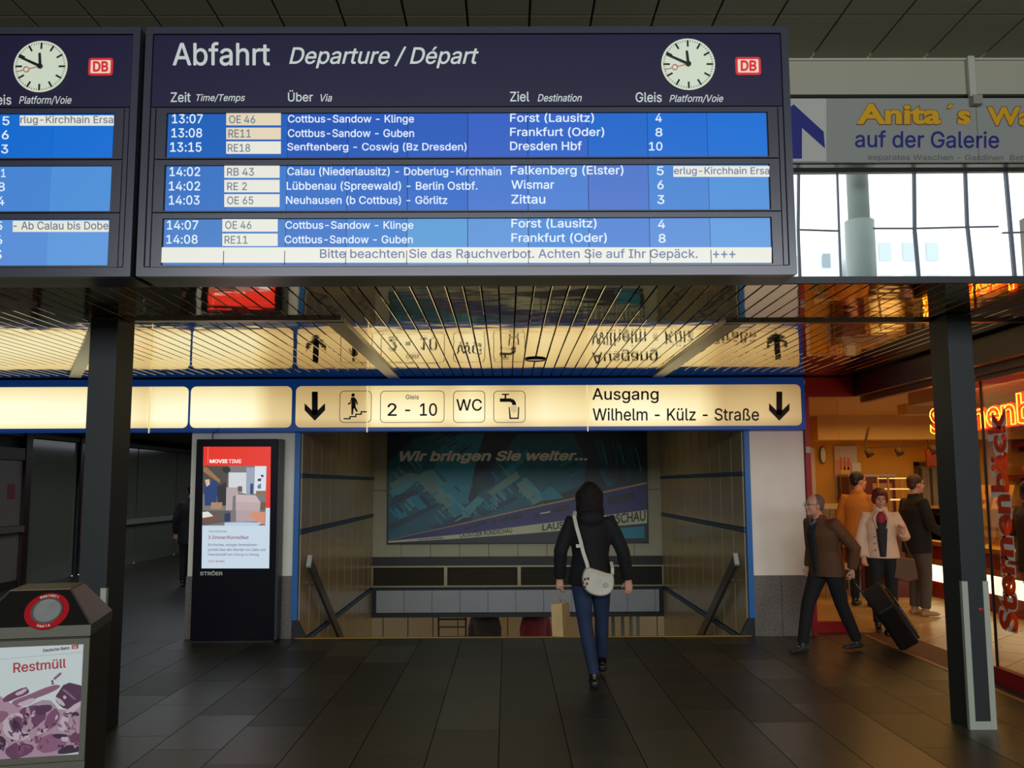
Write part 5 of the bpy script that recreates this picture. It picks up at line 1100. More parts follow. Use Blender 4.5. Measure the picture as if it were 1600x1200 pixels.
# ================================================================== COLUMNS
cm = M('column_anthracite', (46, 49, 49), 0.5, spec=0.25)
cmd = M('column_side', (34, 34, 34), 0.5)
strip = M('pale_edge_strip', (164, 168, 152), 0.5)
for nm, xa, xb, Y0, Y1, zs, lab in (('left', at_y(121, 935, 6.42).x, at_y(165, 935, 6.42).x, 6.42, 6.72, at_y(140, 919, 6.42).z, 'square anthracite steel column standing behind the waste bin'),
                                    ('right', at_z(1520, 1142, 0).x, at_z(1561, 1142, 0).x, 6.42, 6.70, at_y(1535, 908, 6.42).z, 'square anthracite steel column in front of the bakery, with pale corner strips to the floor')):
    t = thing('steel_column', lab, 'column', ((xa + xb) / 2, (Y0 + Y1) / 2, 0))
    MB().box((xa, Y0, 0), (xb, Y1, CZ - 0.005)).build('shaft', cm, t, bevel=0.004)
    for q0, q1 in ((xa - 0.004, xa + 0.036), (xb - 0.036, xb + 0.004)):
        MB().box((q0, Y0 - 0.005, 0), (q1, Y0 + 0.03, zs)).build('corner_strip', strip, t)
    MB().box((xa + 0.036, Y0 - 0.004, 0), (xb - 0.036, Y0 + 0.0, 0.055)).build('foot_strip', strip, t)
    if nm == 'right':
        s_ = at_y(1533, 952, Y0 - .003)
        MB().ell(s_, (0.02, 0.003, 0.012), 10, 6).build('red_sticker', M('red_spot', (170, 24, 30), 0.5), t)

# ================================================================== BILLBOARD IN THE STAIRWELL
BBY = 15.84
BB = YP(BBY)
bb = thing('billboard', 'wide teal advertising billboard with a speeding train and the line Wir bringen Sie weiter', 'billboard', (0.17, 15.86, 0.68))
bx0, bx1 = at_y(607, 760, BBY).x, at_y(1010, 760, BBY).x
bz0, bz1 = at_y(800, 848, BBY).z, 2.62
MB().box((bx0 - 0.02, BBY + 0.001, bz0 - 0.02), (bx1 + 0.02, BBY + 0.04, bz1)).build('backing_frame', M('billboard_edge', (20, 22, 24), 0.5), bb)
TS = 1.5
def pm(n, c): return M('print_' + n, tuple(min(255, int(v * TS)) for v in c), 0.4, var=0.12, vs=3)
MB().poly([(bx0, BBY, bz0), (bx1, BBY, bz0), (bx1, BBY, bz1), (bx0, BBY, bz1)]).build('print', pm('night', (14, 26, 32)), bb); bb = [o for o in bb.children if o.name.startswith('print')][0]
def Q(cx, cy, l=0.001): return BB.at(600 + cx / 3.81, 670 + cy / 3.81, l)
teals = {'a': pm('teal_a', (16, 66, 78)), 'b': pm('teal_b', (22, 92, 108)), 'c': pm('teal_c', (50, 104, 106)), 'd': pm('teal_d', (12, 42, 54)), 'e': pm('teal_e', (74, 100, 92))}
shapes = [('a', [(25, 200), (180, 60), (330, 25), (520, 120), (530, 330), (480, 470), (300, 620), (25, 660)]),
          ('a', [(640, 230), (800, 30), (1130, 25), (1210, 200), (1190, 330), (900, 450), (520, 560), (560, 380)]),
          ('b', [(380, 60), (470, 25), (600, 25), (560, 150), (520, 330), (500, 420), (400, 330), (300, 240), (330, 120)]),
          ('e', [(185, 290), (250, 250), (470, 500), (420, 530), (250, 360)]), ('c', [(250, 250), (290, 240), (520, 520), (480, 530)]),
          ('e', [(30, 330), (150, 260), (190, 270), (60, 370)]), ('c', [(30, 370), (200, 270), (215, 300), (60, 420)]),
          ('e', [(775, 340), (830, 305), (930, 420), (890, 450)]), ('c', [(820, 300), (850, 290), (970, 420), (930, 430)]),
          ('e', [(610, 380), (790, 250), (810, 290), (650, 400)]), ('c', [(640, 400), (690, 360), (740, 430), (680, 470)]),
          ('b', [(335, 345), (395, 298), (510, 430), (500, 450), (440, 440)]), ('b', [(925, 395), (990, 340), (1070, 410), (960, 430)]),
          ('c', [(110, 400), (150, 370), (200, 450), (170, 470)]), ('b', [(150, 420), (190, 390), (260, 470), (220, 490)]), ('b', [(60, 480), (110, 450), (150, 540), (100, 560)]),
          ('d', [(25, 570), (320, 440), (330, 455), (40, 610)]), ('d', [(60, 400), (190, 360), (205, 385), (30, 470)]), ('d', [(560, 500), (780, 400), (795, 415), (600, 520)]),
          ('c', [(470, 480), (560, 400), (600, 420), (500, 530)]), ('b', [(380, 470), (430, 440), (470, 490), (430, 520)]), ('d', [(270, 580), (400, 535), (470, 545), (300, 600)]),
          ('a', [(1280, 260), (1310, 200), (1380, 330), (1330, 345)]), ('d', [(1240, 60), (1290, 60), (1360, 330), (1310, 260)]), ('d', [(1380, 40), (1400, 40), (1390, 330), (1370, 330)]),
          ('d', [(1440, 60), (1500, 60), (1470, 310), (1440, 320)]), ('b', [(700, 260), (850, 120), (870, 150), (740, 290)]), ('d', [(540, 300), (640, 200), (660, 330), (560, 380)]),
          ('b', [(1390, 590), (1545, 575), (1552, 650), (1405, 650)])]
for i, (k, pts) in enumerate(shapes):
    MB().poly([Q(x, y, 0.001 + 0.0004 * i) for x, y in pts]).build('printed_shape', teals[k], bb)
rb = random.Random(3)
ndx = 0
for (fx, fy, n_, dx, dy, ln, wd_, ks) in ((40, 470, 5, 46, -18, 74, 16, 'bdc'), (190, 330, 7, 38, 36, 62, 10, 'ceb'), (420, 340, 6, -24, 34, 60, 9, 'dcb'), (600, 430, 6, 34, -22, 66, 12, 'bcd'), (800, 370, 6, 24, 26, 58, 9, 'ecb'),
                                          (950, 140, 8, 22, 20, 90, 8, 'abd'), (1230, 60, 9, 34, 6, 150, 8, 'dab'), (60, 250, 6, 30, -20, 80, 9, 'cea'), (640, 250, 7, 26, -22, 84, 8, 'bae'), (300, 60, 8, 24, 14, 90, 8, 'dba'), (480, 480, 6, 40, -10, 46, 9, 'bcd')):
    for i in range(n_):
        x, y = fx + dx * i + rb.uniform(-5, 5), fy + dy * i + rb.uniform(-5, 5)
        u = (1, -.55) if dx * dy > 0 else (.75, .8)
        if ln > 120: u = (.25, 1)
        l_ = ln * rb.uniform(.6, 1.1); p_ = (-u[1] * wd_, u[0] * wd_)
        q_ = [(x, y), (x + u[0] * l_, y + u[1] * l_), (x + u[0] * l_ + p_[0], y + u[1] * l_ + p_[1]), (x + p_[0], y + p_[1])]
        q_ = [(min(1560, max(28, a)), min(600, max(28, b))) for a, b in q_]
        MB().poly([Q(a, b, 0.0115 + .0002 * (ndx % 10)) for a, b in q_]).build('printed_shape', teals[ks[i % 3]], bb); ndx += 1
L0 = 0.016
MB().poly([Q(25, 676, L0), (Q(430, 655, L0)), Q(860, 628, L0), Q(1050, 615, L0), Q(1565, 575, L0), Q(1565, 680, L0), Q(25, 682, L0)]).build('printed_shadow', pm('shadow', (10, 12, 14)), bb)
MB().poly([Q(1390, 592, L0 + .001), Q(1548, 580, L0 + .001), Q(1552, 650, L0 + .001), Q(1405, 652, L0 + .001)]).build('printed_window', teals['b'], bb)
MB().poly([Q(25, 664, L0 + .001), Q(430, 572, L0 + .001), Q(860, 470, L0 + .001), Q(1565, 318, L0 + .001), Q(1565, 490, L0 + .001), Q(860, 575, L0 + .001), Q(430, 630, L0 + .001), Q(25, 670, L0 + .001)]).build('printed_train_body', pm('train_blue', (30, 30, 74)), bb)
MB().poly([Q(25, 668, L0 + .002), Q(430, 630, L0 + .002), Q(860, 574, L0 + .002), Q(1565, 482, L0 + .002), Q(1565, 562, L0 + .002), Q(1060, 606, L0 + .002), Q(770, 630, L0 + .002), Q(420, 655, L0 + .002), Q(25, 678, L0 + .002)]).build('printed_train_stripe', pm('stripe', (132, 134, 106)), bb)
MB().poly([Q(25, 662, L0 + .002), Q(430, 570, L0 + .002), Q(860, 468, L0 + .002), Q(1565, 316, L0 + .002), Q(1565, 327, L0 + .002), Q(860, 477, L0 + .002), Q(430, 576, L0 + .002), Q(25, 664, L0 + .002)]).build('printed_train_edge', pm('edge', (132, 100, 60)), bb)
for x0, x1, ya, yb in ((540, 610, 570, 545), (690, 745, 535, 518), (755, 820, 520, 505), (1005, 1105, 470, 448), (1335, 1410, 408, 392), (1420, 1490, 388, 372), (480, 520, 588, 577), (640, 665, 545, 540), (900, 920, 505, 500)):
    MB().poly([Q(x0, ya + 34 * (x0 / 1000), L0 + .003), Q(x1, yb + 34 * (x0 / 1000), L0 + .003), Q(x1, yb, L0 + .003), Q(x0, ya, L0 + .003)]).build('printed_window', pm('train_window', (14, 15, 26)), bb)
MB().poly([Q(930, 500, L0 + .003), Q(990, 490, L0 + .003), Q(990, 498, L0 + .003), Q(930, 508, L0 + .003)]).build('printed_plate', pm('plate', (150, 146, 126)), bb)
ik = pm('ink', (14, 14, 14))
quad_text('LAUSITZER RUNDSCHAU', Q(452, 648, L0 + .004), Q(763, 618, L0 + .004), Q(450, 624, L0 + .004), Q(763, 590, L0 + .004), ik, bb, .02)
quad_text('LAUSITZER RUNDSCHAU', Q(942, 607, L0 + .004), Q(1556, 548, L0 + .004), Q(942, 567, L0 + .004), Q(1556, 484, L0 + .004), ik, bb, .02)
quad_text('LAUSITZER RUNDSCHAU', Q(200, 666, L0 + .004), Q(355, 654, L0 + .004), Q(200, 656, L0 + .004), Q(355, 641, L0 + .004), ik, bb, .02)
slog = M('print_slogan', (244, 240, 224), 0.5)
quad_text('Wir bringen Sie weiter...', Q(95, 210, .02), Q(1212, 204, .02), Q(95, 132, .02), Q(1212, 128, .02), slog, bb, .05, .25)

# ================================================================== ADVERTISING TOTEM
TY = 10.05
tz = at_y(370, 686, TY).z
tx0, tx1 = at_y(302, 840, TY).x, at_y(430.5, 840, TY).x
tt = thing('advertising_screen', 'tall black advertising totem with a red and white film poster screen, against the pale pier', 'advertising screen', ((tx0 + tx1) / 2, TY + 0.1, 0))
tb_ = M('totem_black', (7, 7, 20), 0.3, spec=0.15)
MB().box((tx0, TY, 0.02), (tx1, TY + 0.20, tz)).build('body', tb_, tt, bevel=0.008)
MB().box((tx1, TY + 0.03, 0.02), (tx1 + 0.03, TY + 0.2, tz)).build('side_cover', M('totem_side', (40, 40, 40), 0.4), tt)
MB().box((tx0 + 0.02, TY + 0.02, 0), (tx1, TY + 0.18, 0.02)).build('foot', black, tt)
TP = YP(TY)
P = lambda x, y, l=0.002: TP.at(300 + x / 5.455, 680 + y / 5.455, l)
def scr(n, c, s=1.0): return glow('screen_' + n, c, s)
def PP(name, pts, m, l): MB().poly([P(x, y, l) for x, y in pts]).build(name, m, tt)
PP('screen', [(82, 1135), (658, 1135), (673, 98), (98, 98)], scr('white', (196, 212, 226)), 0.002)
troot = tt; tt = [o for o in tt.children if o.name.startswith('screen')][0]
PP('red_field', [(92, 620), (667, 620), (673, 98), (98, 98)], M('screen_red', (12, 12, 12), 0.3, emit=1.0, ec=(226, 44, 24), var=0), 0.003)
PP('photo_area', [(88, 770), (625, 770), (637, 262), (96, 262)], scr('photo', (120, 112, 112)), 0.004)
for i, (c, pts) in enumerate([((74, 66, 62), [(96, 262), (310, 262), (300, 480), (94, 500)]), ((150, 110, 70), [(98, 270), (130, 275), (240, 380), (240, 410), (98, 310)]), ((30, 40, 36), [(262, 275), (320, 270), (330, 300), (300, 330), (262, 305)]),
                              ((206, 210, 214), [(315, 318), (465, 318), (462, 500), (313, 460)]), ((150, 160, 180), [(465, 275), (535, 275), (525, 505), (462, 505)]), ((214, 220, 230), [(537, 264), (636, 264), (630, 480), (530, 500)]),
                              ((28, 58, 110), [(105, 430), (190, 380), (240, 430), (215, 520), (210, 600), (110, 600)]), ((206, 180, 160), [(112, 380), (150, 375), (155, 420), (125, 440)]), ((40, 36, 40), [(215, 440), (290, 400), (295, 600), (220, 600)]),
                              ((168, 130, 100), [(165, 572), (260, 572), (258, 628), (160, 628)]), ((176, 160, 160), [(295, 445), (400, 445), (395, 505), (350, 520), (345, 640), (290, 640)]), ((96, 82, 66), [(392, 435), (430, 435), (430, 485), (392, 480)]),
                              ((196, 176, 176), [(376, 505), (545, 512), (588, 575), (375, 568)]), ((184, 164, 166), [(376, 568), (585, 575), (580, 640), (374, 640)]), ((174, 156, 160), [(378, 640), (580, 640), (575, 735), (376, 735)]),
                              ((150, 100, 60), [(548, 474), (632, 474), (630, 500), (548, 498)]), ((100, 84, 70), [(590, 570), (630, 570), (628, 640), (585, 640)]), ((206, 140, 110), [(482, 680), (520, 655), (625, 655), (622, 760), (560, 740)]),
                              ((90, 84, 80), [(90, 640), (330, 645), (320, 735), (90, 770)]), ((30, 50, 96), [(280, 670), (330, 660), (330, 735), (280, 735)]), ((220, 220, 214), [(92, 655), (140, 650), (185, 690), (92, 705)]), ((130, 70, 60), [(92, 708), (232, 688), (230, 715), (120, 735)]),
                              ((184, 200, 222), [(280, 745), (420, 740), (600, 745), (560, 772), (280, 772)]), ((60, 70, 90), [(590, 335), (614, 340), (612, 358), (590, 355)]), ((60, 60, 70), [(562, 372), (594, 368), (590, 392), (562, 392)]), ((90, 120, 160), [(560, 430), (590, 410), (592, 455), (562, 455)]),
                              ((40, 60, 110), [(500, 415), (525, 410), (522, 505), (498, 500)])]):
    PP('picture_detail', pts, scr('p%d' % i if 0 else 'tone_%d_%d_%d' % c, c), 0.005 + 0.0003 * i)
PP('bright_line', [(136, 98), (141, 98), (138, 240), (133, 240)], scr('pink', (246, 120, 96)), 0.004)
def TT(s_, x0, x1, y0, y1, m, off=0): quad_text(s_, P(x0, y1, .014), P(x1, y1, .014), P(x0, y0, .014), P(x1, y0, .014), m, tt, off)
TT('MOVIE', 154, 306, 206, 238, scr('pure', (255, 246, 240)), .05); TT('TIME', 316, 424, 206, 238, scr('pure', (255, 246, 240)), 0)
TT('TRAUMEREISE', 142, 300, 812, 828, scr('grey', (120, 130, 140)), .01)
TT('3 Zimmer/Küche/Bad', 142, 482, 856, 888, scr('dark_red', (130, 30, 50)), .02)
for k, (s_, x1) in enumerate((('Ein frisches, witziges Generationen-', 568), ('portrait über den Wandel von Liebe und', 628), ('Freundschaft von Umzug zu Umzug.', 578))):
    TT(s_, 140, x1, 922 + k * 41, 950 + k * 41, scr('slate', (96, 108, 124)), .004)
TT('JETZT IM KINO', 142, 282, 1066, 1082, scr('dark_red2', (150, 50, 66)), .02)
tt = troot
TT('STRÖER', 72, 264, 1154, 1194, M('silver_letters', (190, 194, 180), 0.4), .05)
cb = thing('cable', 'thin dark cable loop from the top of the advertising totem up to the sign band', 'cable', (at_y(335, 684, 10.15).x, 10.15, tz))
q = [at_y(x, y, 10.18) for x, y in ((333, 687), (332, 681), (334, 676), (340, 673), (342, 668))]
MB().tube(q, 0.006, 6).build('wire', black, cb)

# ================================================================== WASTE BIN
th = radians(13)
e1, e2 = Vector((cos(th), sin(th), 0)), Vector((-sin(th), cos(th), 0))
P0 = at_z(142, 976, 0.98)                     # top right front corner
P0 = Vector((P0.x, P0.y, 0))
BW, BDp, BH = 0.55, 0.56, 0.98
def B3(u, v, z): return P0 - e1 * BW + e1 * u + e2 * v + Vector((0, 0, z))
bin_ = thing('waste_bin', 'large bronze-grey waste bin with a sloped black top, red ring flap and Restmüll poster', 'waste bin', B3(BW / 2, BDp / 2, 0))
bz = M('bin_bronze_grey', (92, 92, 78), 0.4, metal=0.35)
bs_ = M('bin_side_brown', (40, 30, 24), 0.5)
MB().hull8([B3(0.006, 0.01, 0.03), B3(BW - .006, 0.01, 0.03), B3(BW - .006, BDp, 0.03), B3(0.006, BDp, 0.03), B3(0.006, 0.01, BH - .06), B3(BW - .006, 0.01, BH - .06), B3(BW - .006, BDp, BH - .06), B3(0.006, BDp, BH - .06)]).build('body', bs_, bin_)
MB().hull8([B3(0, 0, BH - .055), B3(BW, 0, BH - .055), B3(BW, BDp + .005, BH - .055), B3(0, BDp + .005, BH - .055), B3(0, 0, BH), B3(BW, 0, BH), B3(BW, BDp + .005, BH), B3(0, BDp + .005, BH)]).build('rim_band', bz, bin_)
MB().hull8([B3(0.05, 0.05, 0), B3(BW - .05, 0.05, 0), B3(BW - .05, BDp - .05, 0), B3(0.05, BDp - .05, 0), B3(0.05, 0.05, .03), B3(BW - .05, 0.05, .03), B3(BW - .05, BDp - .05, .03), B3(0.05, BDp - .05, .03)]).build('foot', black, bin_)
def bframe(u0, u1, z0, z1, wd, v0, v1, nm, m):
    b = MB()
    for a in ((u0, z0, u1, z0 + wd), (u0, z1 - wd, u1, z1), (u0, z0 + wd, u0 + wd, z1 - wd), (u1 - wd, z0 + wd, u1, z1 - wd)):
        b.hull8([B3(a[0], v0, a[1]), B3(a[2], v0, a[1]), B3(a[2], v1, a[1]), B3(a[0], v1, a[1]), B3(a[0], v0, a[3]), B3(a[2], v0, a[3]), B3(a[2], v1, a[3]), B3(a[0], v1, a[3])])
    return b.build(nm, m, bin_)
FPn = Plane(B3(0, -0.008, 0), -e2)
zp0 = FPn.at(125, 1178).z - 0.0
bframe(0.0, BW, zp0 - .03, BH - .065, 0.028, -0.012, 0.01, 'poster_frame', bz)
bframe(0.0, BW, 0.03, zp0 - .035, 0.25 * 0.02 + 0.01, -0.004, 0.01, 'lower_panel_edge', bz)
MB().hull8([B3(0.01, -0.002, 0.04), B3(BW - .01, -0.002, 0.04), B3(BW - .01, 0.01, 0.04), B3(.01, 0.01, 0.04), B3(0.01, -0.002, zp0 - .04), B3(BW - .01, -0.002, zp0 - .04), B3(BW - .01, 0.01, zp0 - .04), B3(.01, 0.01, zp0 - .04)]).build('lower_panel', bz, bin_)
MB().poly([B3(0.026, -.001, zp0 - .004), B3(BW - .026, -.001, zp0 - .004), B3(BW - .026, -.001, BH - .092), B3(0.026, -.001, BH - .092)]).build('poster', M('poster_white', (222, 230, 226), 0.35), bin_); POST = [o for o in bin_.children if o.name.startswith('poster') and 'frame' not in o.name][0]
FP = Plane(B3(0, -0.001, 0), -e2)
def FQ(cx, cy, l=0.001): return FP.at(cx / 4, 900 + cy / 4, l)
pu = [M('poster_mauve_%d' % i, c, 0.4) for i, c in enumerate(((112, 58, 92), (150, 96, 124), (84, 40, 74), (186, 150, 164), (54, 24, 58), (212, 188, 196), (130, 76, 108)))]
clut = [(3, [(-90, 760), (-10, 740), (70, 800), (140, 830), (300, 760), (380, 850), (530, 780), (521, 1095), (250, 1135), (-90, 1190)]),
        (0, [(15, 760), (160, 688), (186, 720), (170, 740), (30, 795)]), (5, [(90, 735), (160, 700), (170, 716), (110, 750)]), (1, [(60, 790), (170, 745), (330, 680), (385, 685), (340, 720), (210, 770), (120, 830)]),
        (0, [(320, 650), (334, 650), (338, 680), (322, 680)]), (1, [(330, 640), (372, 604), (386, 604), (380, 620), (340, 652)]), (5, [(100, 800), (200, 760), (230, 772), (150, 820)]),
        (2, [(335, 770), (410, 660), (530, 690), (528, 790), (470, 800), (410, 840)]), (1, [(385, 710), (400, 702), (480, 770), (468, 778)]), (5, [(340, 770), (354, 752), (410, 800), (396, 816)]), (5, [(393, 748), (412, 748), (414, 766), (396, 768)]),
        (5, [(360, 960), (385, 880), (450, 810), (524, 770), (524, 800), (440, 870), (410, 980)]), (3, [(400, 950), (440, 870), (500, 860), (470, 950)]), (4, [(440, 860), (480, 845), (500, 870), (460, 885)]),
        (0, [(120, 830), (250, 800), (300, 880), (210, 960), (130, 900)]), (6, [(270, 940), (300, 860), (350, 820), (380, 870), (340, 950)]), (2, [(200, 820), (320, 800), (330, 830), (250, 880)]),
        (5, [(15, 920), (40, 880), (110, 850), (150, 870), (130, 960), (200, 1000), (130, 1030), (50, 1010), (20, 970)]), (0, [(50, 900), (110, 870), (150, 900), (140, 960), (80, 980)]), (4, [(70, 920), (110, 900), (130, 950), (90, 970)]), (3, [(160, 820), (185, 815), (205, 960), (180, 980)]),
        (1, [(-80, 850), (20, 840), (60, 860), (10, 920), (-80, 930)]), (4, [(-80, 1010), (0, 990), (50, 1040), (20, 1080), (-80, 1120)]), (0, [(20, 1090), (110, 1030), (220, 1060), (190, 1110), (80, 1150)]), (6, [(110, 1040), (150, 1030), (150, 1110), (110, 1120)]),
        (1, [(220, 1080), (270, 1000), (340, 980), (420, 1030), (400, 1070), (280, 1110)]), (4, [(320, 990), (400, 985), (430, 1000), (360, 1020)]), (5, [(380, 1005), (430, 1005), (428, 1036), (385, 1030)]), (0, [(430, 1000), (524, 940), (522, 1060), (450, 1050)]),
        (4, [(360, 1090), (430, 1050), (520, 1070), (516, 1095), (370, 1115)]), (3, [(470, 960), (525, 900), (525, 950), (490, 990)]), (2, [(-80, 960), (-10, 930), (10, 980), (-30, 1010)]), (6, [(210, 1000), (270, 990), (260, 1030), (220, 1050)])]
for i, (k, pts) in enumerate(clut):
    b_ = MB(); mid = [sum(p[0] for p in pts) / len(pts), sum(p[1] for p in pts) / len(pts)]
    n_ = len(pts); sm_ = []
    for j in range(n_):                       # softened outline
        (xa, ya), (xb, yb) = pts[j], pts[(j + 1) % n_]
        sm_ += [(xa * .8 + xb * .2, ya * .8 + yb * .2), (xa * .5 + xb * .5 + R_.uniform(-4, 4), ya * .5 + yb * .5 + R_.uniform(-4, 4)), (xa * .2 + xb * .8, ya * .2 + yb * .8)]
    b_.poly([FQ(x, y, 0.0006 + i * 0.0001) for x, y in sm_]); b_.build('printed_litter', pu[k], POST)
rl = random.Random(11)
for i in range(90):
    x = rl.uniform(-70, 515); y = rl.uniform(845, 1085) if i % 3 else rl.uniform(940, 1090)
    a0, w_, h2 = rl.uniform(0, 3.1), rl.uniform(8, 26), rl.uniform(3, 10)
    pts = [(x + cos(t) * w_ * cos(a0) * rl.uniform(.7, 1.1) - sin(t) * h2 * sin(a0), y + cos(t) * w_ * sin(a0) + sin(t) * h2 * cos(a0) * rl.uniform(.7, 1.2)) for t in [k * pi / 4 for k in range(8)]]
    pts = [(min(522, a), min(1092 + (522 - a) * .1, b)) for a, b in pts]
    MB().poly([FQ(a, b, .0042 + i * .00003) for a, b in pts]).build('printed_litter', pu[rl.choice((0, 1, 1, 2, 3, 3, 4, 5, 6))], POST)
rp_ = M('poster_red', (186, 40, 50), 0.4)
quad_text('Restmüll', FQ(84, 606, .003), FQ(413, 572, .003), FQ(84, 541, .003), FQ(413, 514, .003), rp_, POST)
quad_text('Deutsche Bahn', FQ(270, 474, .006), FQ(434, 457, .006), FQ(270, 455, .006), FQ(434, 438, .006), M('poster_grey', (70, 70, 80), 0.4), POST)
MB().poly([FQ(449, 456, .002), FQ(489, 452, .002), FQ(490, 428, .002), FQ(450, 432, .002)]).build('logo_badge', rp_, POST)
quad_text('DB', FQ(458, 450, .004), FQ(481, 448, .004), FQ(458, 438, .004), FQ(481, 436, .004), M('poster_white_ink', (226, 214, 210), 0.4), POST, .03)
MB().poly([FQ(-60, 525, .001), FQ(520, 474, .001), FQ(520, 476, .001), FQ(-60, 527, .001)]).build('poster_line', M('poster_grey_line', (160, 168, 168), 0.4), POST)
# sloping cap
ins, zt_ = 0.13, 1.145
cap = M('bin_cap_black', (24, 22, 18), 0.35)
g = MB()
lo = [B3(0, 0, BH), B3(BW, 0, BH), B3(BW, BDp, BH), B3(0, BDp, BH)]
hi = [B3(ins, ins, zt_), B3(BW - ins, ins, zt_), B3(BW - ins, BDp - ins + .02, zt_), B3(ins, BDp - ins + .02, zt_)]
g.hull8(lo + hi); g.build('cap', cap, bin_)
MB().hull8([h + Vector((0, 0, .001)) - Vector((0, 0, 0)) for h in hi] + [h + Vector((0, 0, .006)) for h in hi]).build('cap_top', M('bin_top_brown', (104, 84, 48), 0.5), bin_)
for a, b_ in ((lo[1], hi[1]), (lo[0], hi[0])): MB().bar(a + Vector((0, 0, .002)), b_ + Vector((0, 0, .002)), 0.006, 0.006).build('edge_trim', bz, bin_)
nrm = (lo[1] - lo[0]).cross(hi[0] - lo[0]).normalized()
CPn = Plane(lo[0], nrm)
fc = CPn.at(73.5, 955.5)
up_ = (hi[0] - lo[0]); up_ = (up_ - e1 * up_.dot(e1)).normalized()
rr = 0.104
def disc3(c, r0, r1, l0, l1, n=36):
    b = MB(); vs = []
    for l in (l0, l1):
        for r in (r0, r1):
            for k in range(n):
                t = 2 * pi * k / n; vs.append(c + e1 * r * cos(t) + up_ * r * 1.0 * sin(t) + nrm * l)
    fs = []
    for k in range(n):
        j = (k + 1) % n
        fs += [(k, j, n + j, n + k), (2 * n + k, 3 * n + k, 3 * n + j, 2 * n + j), (k, 2 * n + k, 2 * n + j, j), (n + k, n + j, 3 * n + j, 3 * n + k)]
    b.add(vs, fs); return b
disc3(fc, 0.072, rr, 0.0, 0.006).build('red_ring', M('ring_red', (176, 20, 30), 0.4), bin_)
disc3(fc, 0.066, 0.074, 0.0, 0.012).build('steel_rim', M('steel_rim', (150, 150, 146), 0.3, metal=0.7), bin_)
b = MB(); b.add([fc + e1 * .068 * cos(2 * pi * k / 32) + up_ * .068 * sin(2 * pi * k / 32) + nrm * .004 for k in range(32)], [tuple(range(32))])
b.build('flap', M('flap_steel', (150, 152, 146), 0.42, metal=0.25, var=0.15, vs=12), bin_)
wt = M('ring_letter_white', (216, 206, 196), 0.5)
for word, a0, span, flip in (('Restmüll', 90, 62, 1), ('Waste', -90, 42, -1)):
    n_ = len(word)
    for i, ch in enumerate(word):
        a = radians(a0 + flip * (span / 2 - span * (i + .5) / n_))
        if flip > 0: rad, tan_ = e1 * cos(a) + up_ * sin(a), e1 * sin(a) - up_ * cos(a)
        else: rad, tan_ = -(e1 * cos(a) + up_ * sin(a)), -e1 * sin(a) + up_ * cos(a)
        c = fc + (e1 * cos(a) + up_ * sin(a)) * 0.088 + nrm * 0.008
        h_ = 0.0075 if ch in 'RtülW' else 0.0055; w2 = 0.0055 if ch not in 'lit' else 0.0025
        quad_text(ch, c - tan_ * w2 - rad * .0065, c + tan_ * w2 - rad * .0065, c - tan_ * w2 + rad * h_, c + tan_ * w2 + rad * h_, wt, bin_, .03)

# ================================================================== BAKERY
SX = 3.95
redm = M('shop_red', (150, 10, 22), 0.35)
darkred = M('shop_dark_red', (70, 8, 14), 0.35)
yw = M('yellow_wall', (214, 158, 52), 0.7, var=0.05, vs=2)
shopc = M('shop_ceiling', (206, 176, 130), 0.7)
fs = sroot('floor_bakery', (6, 11, 0))
MB().box((3.37, 7.0, -0.2), (9.3, 15.2, -0.012)).build('bed', M('tile_grout', (70, 48, 26), 0.8), fs)
ft = [M('cream_tile_a', (190, 164, 118), 0.3, var=0.05, vs=6), M('cream_tile_b', (178, 150, 104), 0.3, var=0.05, vs=6)]
td, q45 = 0.52, sqrt(.5)
k = 0
from mathutils.geometry import intersect_line_line_2d
def clip(poly, xa, xb, ya, yb):
    def cut(ps, f, g):
        out = []
        for i in range(len(ps)):
            a, b = ps[i], ps[(i + 1) % len(ps)]
            fa, fb = f(a), f(b)
            if fa >= 0: out.append(a)
            if (fa >= 0) != (fb >= 0):
                t = fa / (fa - fb); out.append((a[0] + (b[0] - a[0]) * t, a[1] + (b[1] - a[1]) * t))
        return out
    for f in (lambda p: p[0] - xa, lambda p: xb - p[0], lambda p: p[1] - ya, lambda p: yb - p[1]):
        poly = cut(poly, f, None)
        if len(poly) < 3: return []
    return poly
for i in range(-4, 20):
    for j in range(-14, 14):
        cx, cy = 4.4 + (i - j) * td * q45, 8.0 + (i + j) * td * q45
        h = td * q45 - 0.006
        pp = clip([(cx - h, cy), (cx, cy - h), (cx + h, cy), (cx, cy + h)], 4.42, 6.28, 7.3, 15.1)
        if len(pp) < 3: continue
        ar = abs(sum(pp[a][0] * pp[(a + 1) % len(pp)][1] - pp[(a + 1) % len(pp)][0] * pp[a][1] for a in range(len(pp)))) / 2
        if ar < 0.01: continue
        MB().prism([(x, y, -0.012) for x, y in pp], (0, 0, 0.012)).build('tile', ft[k % 2], fs); k += 1
MB().box((3.37, 10.55, -0.012), (4.42, 15.1, 0)).box((6.28, 7.0, -.012), (9.3, 15.1, 0)).box((4.2, 7.0, -.012), (6.28, 7.3, 0)).build('floor_edge', ft[1], fs)
ths = sroot('trim_5', (4.1, 9.1, 0))
MB().box((SX - 0.005, 7.0, -0.012), (SX + 0.045, 10.3, 0.004)).build('threshold_strip', M('threshold_brass', (150, 112, 70), 0.4), ths)
gm = M('entrance_mat', (96, 66, 44), 0.7, bump=0.6, bs=120)
MB().box((SX + 0.045, 7.9, -0.012), (4.42, 10.52, -0.002)).build('mat', gm, ths)
MB().box((SX + 0.045, 7.0, -0.012), (4.42, 7.9, 0)).box((3.4, 10.3, -0.012), (SX + .045, 10.52, 0)).build('sill', stone, ths)
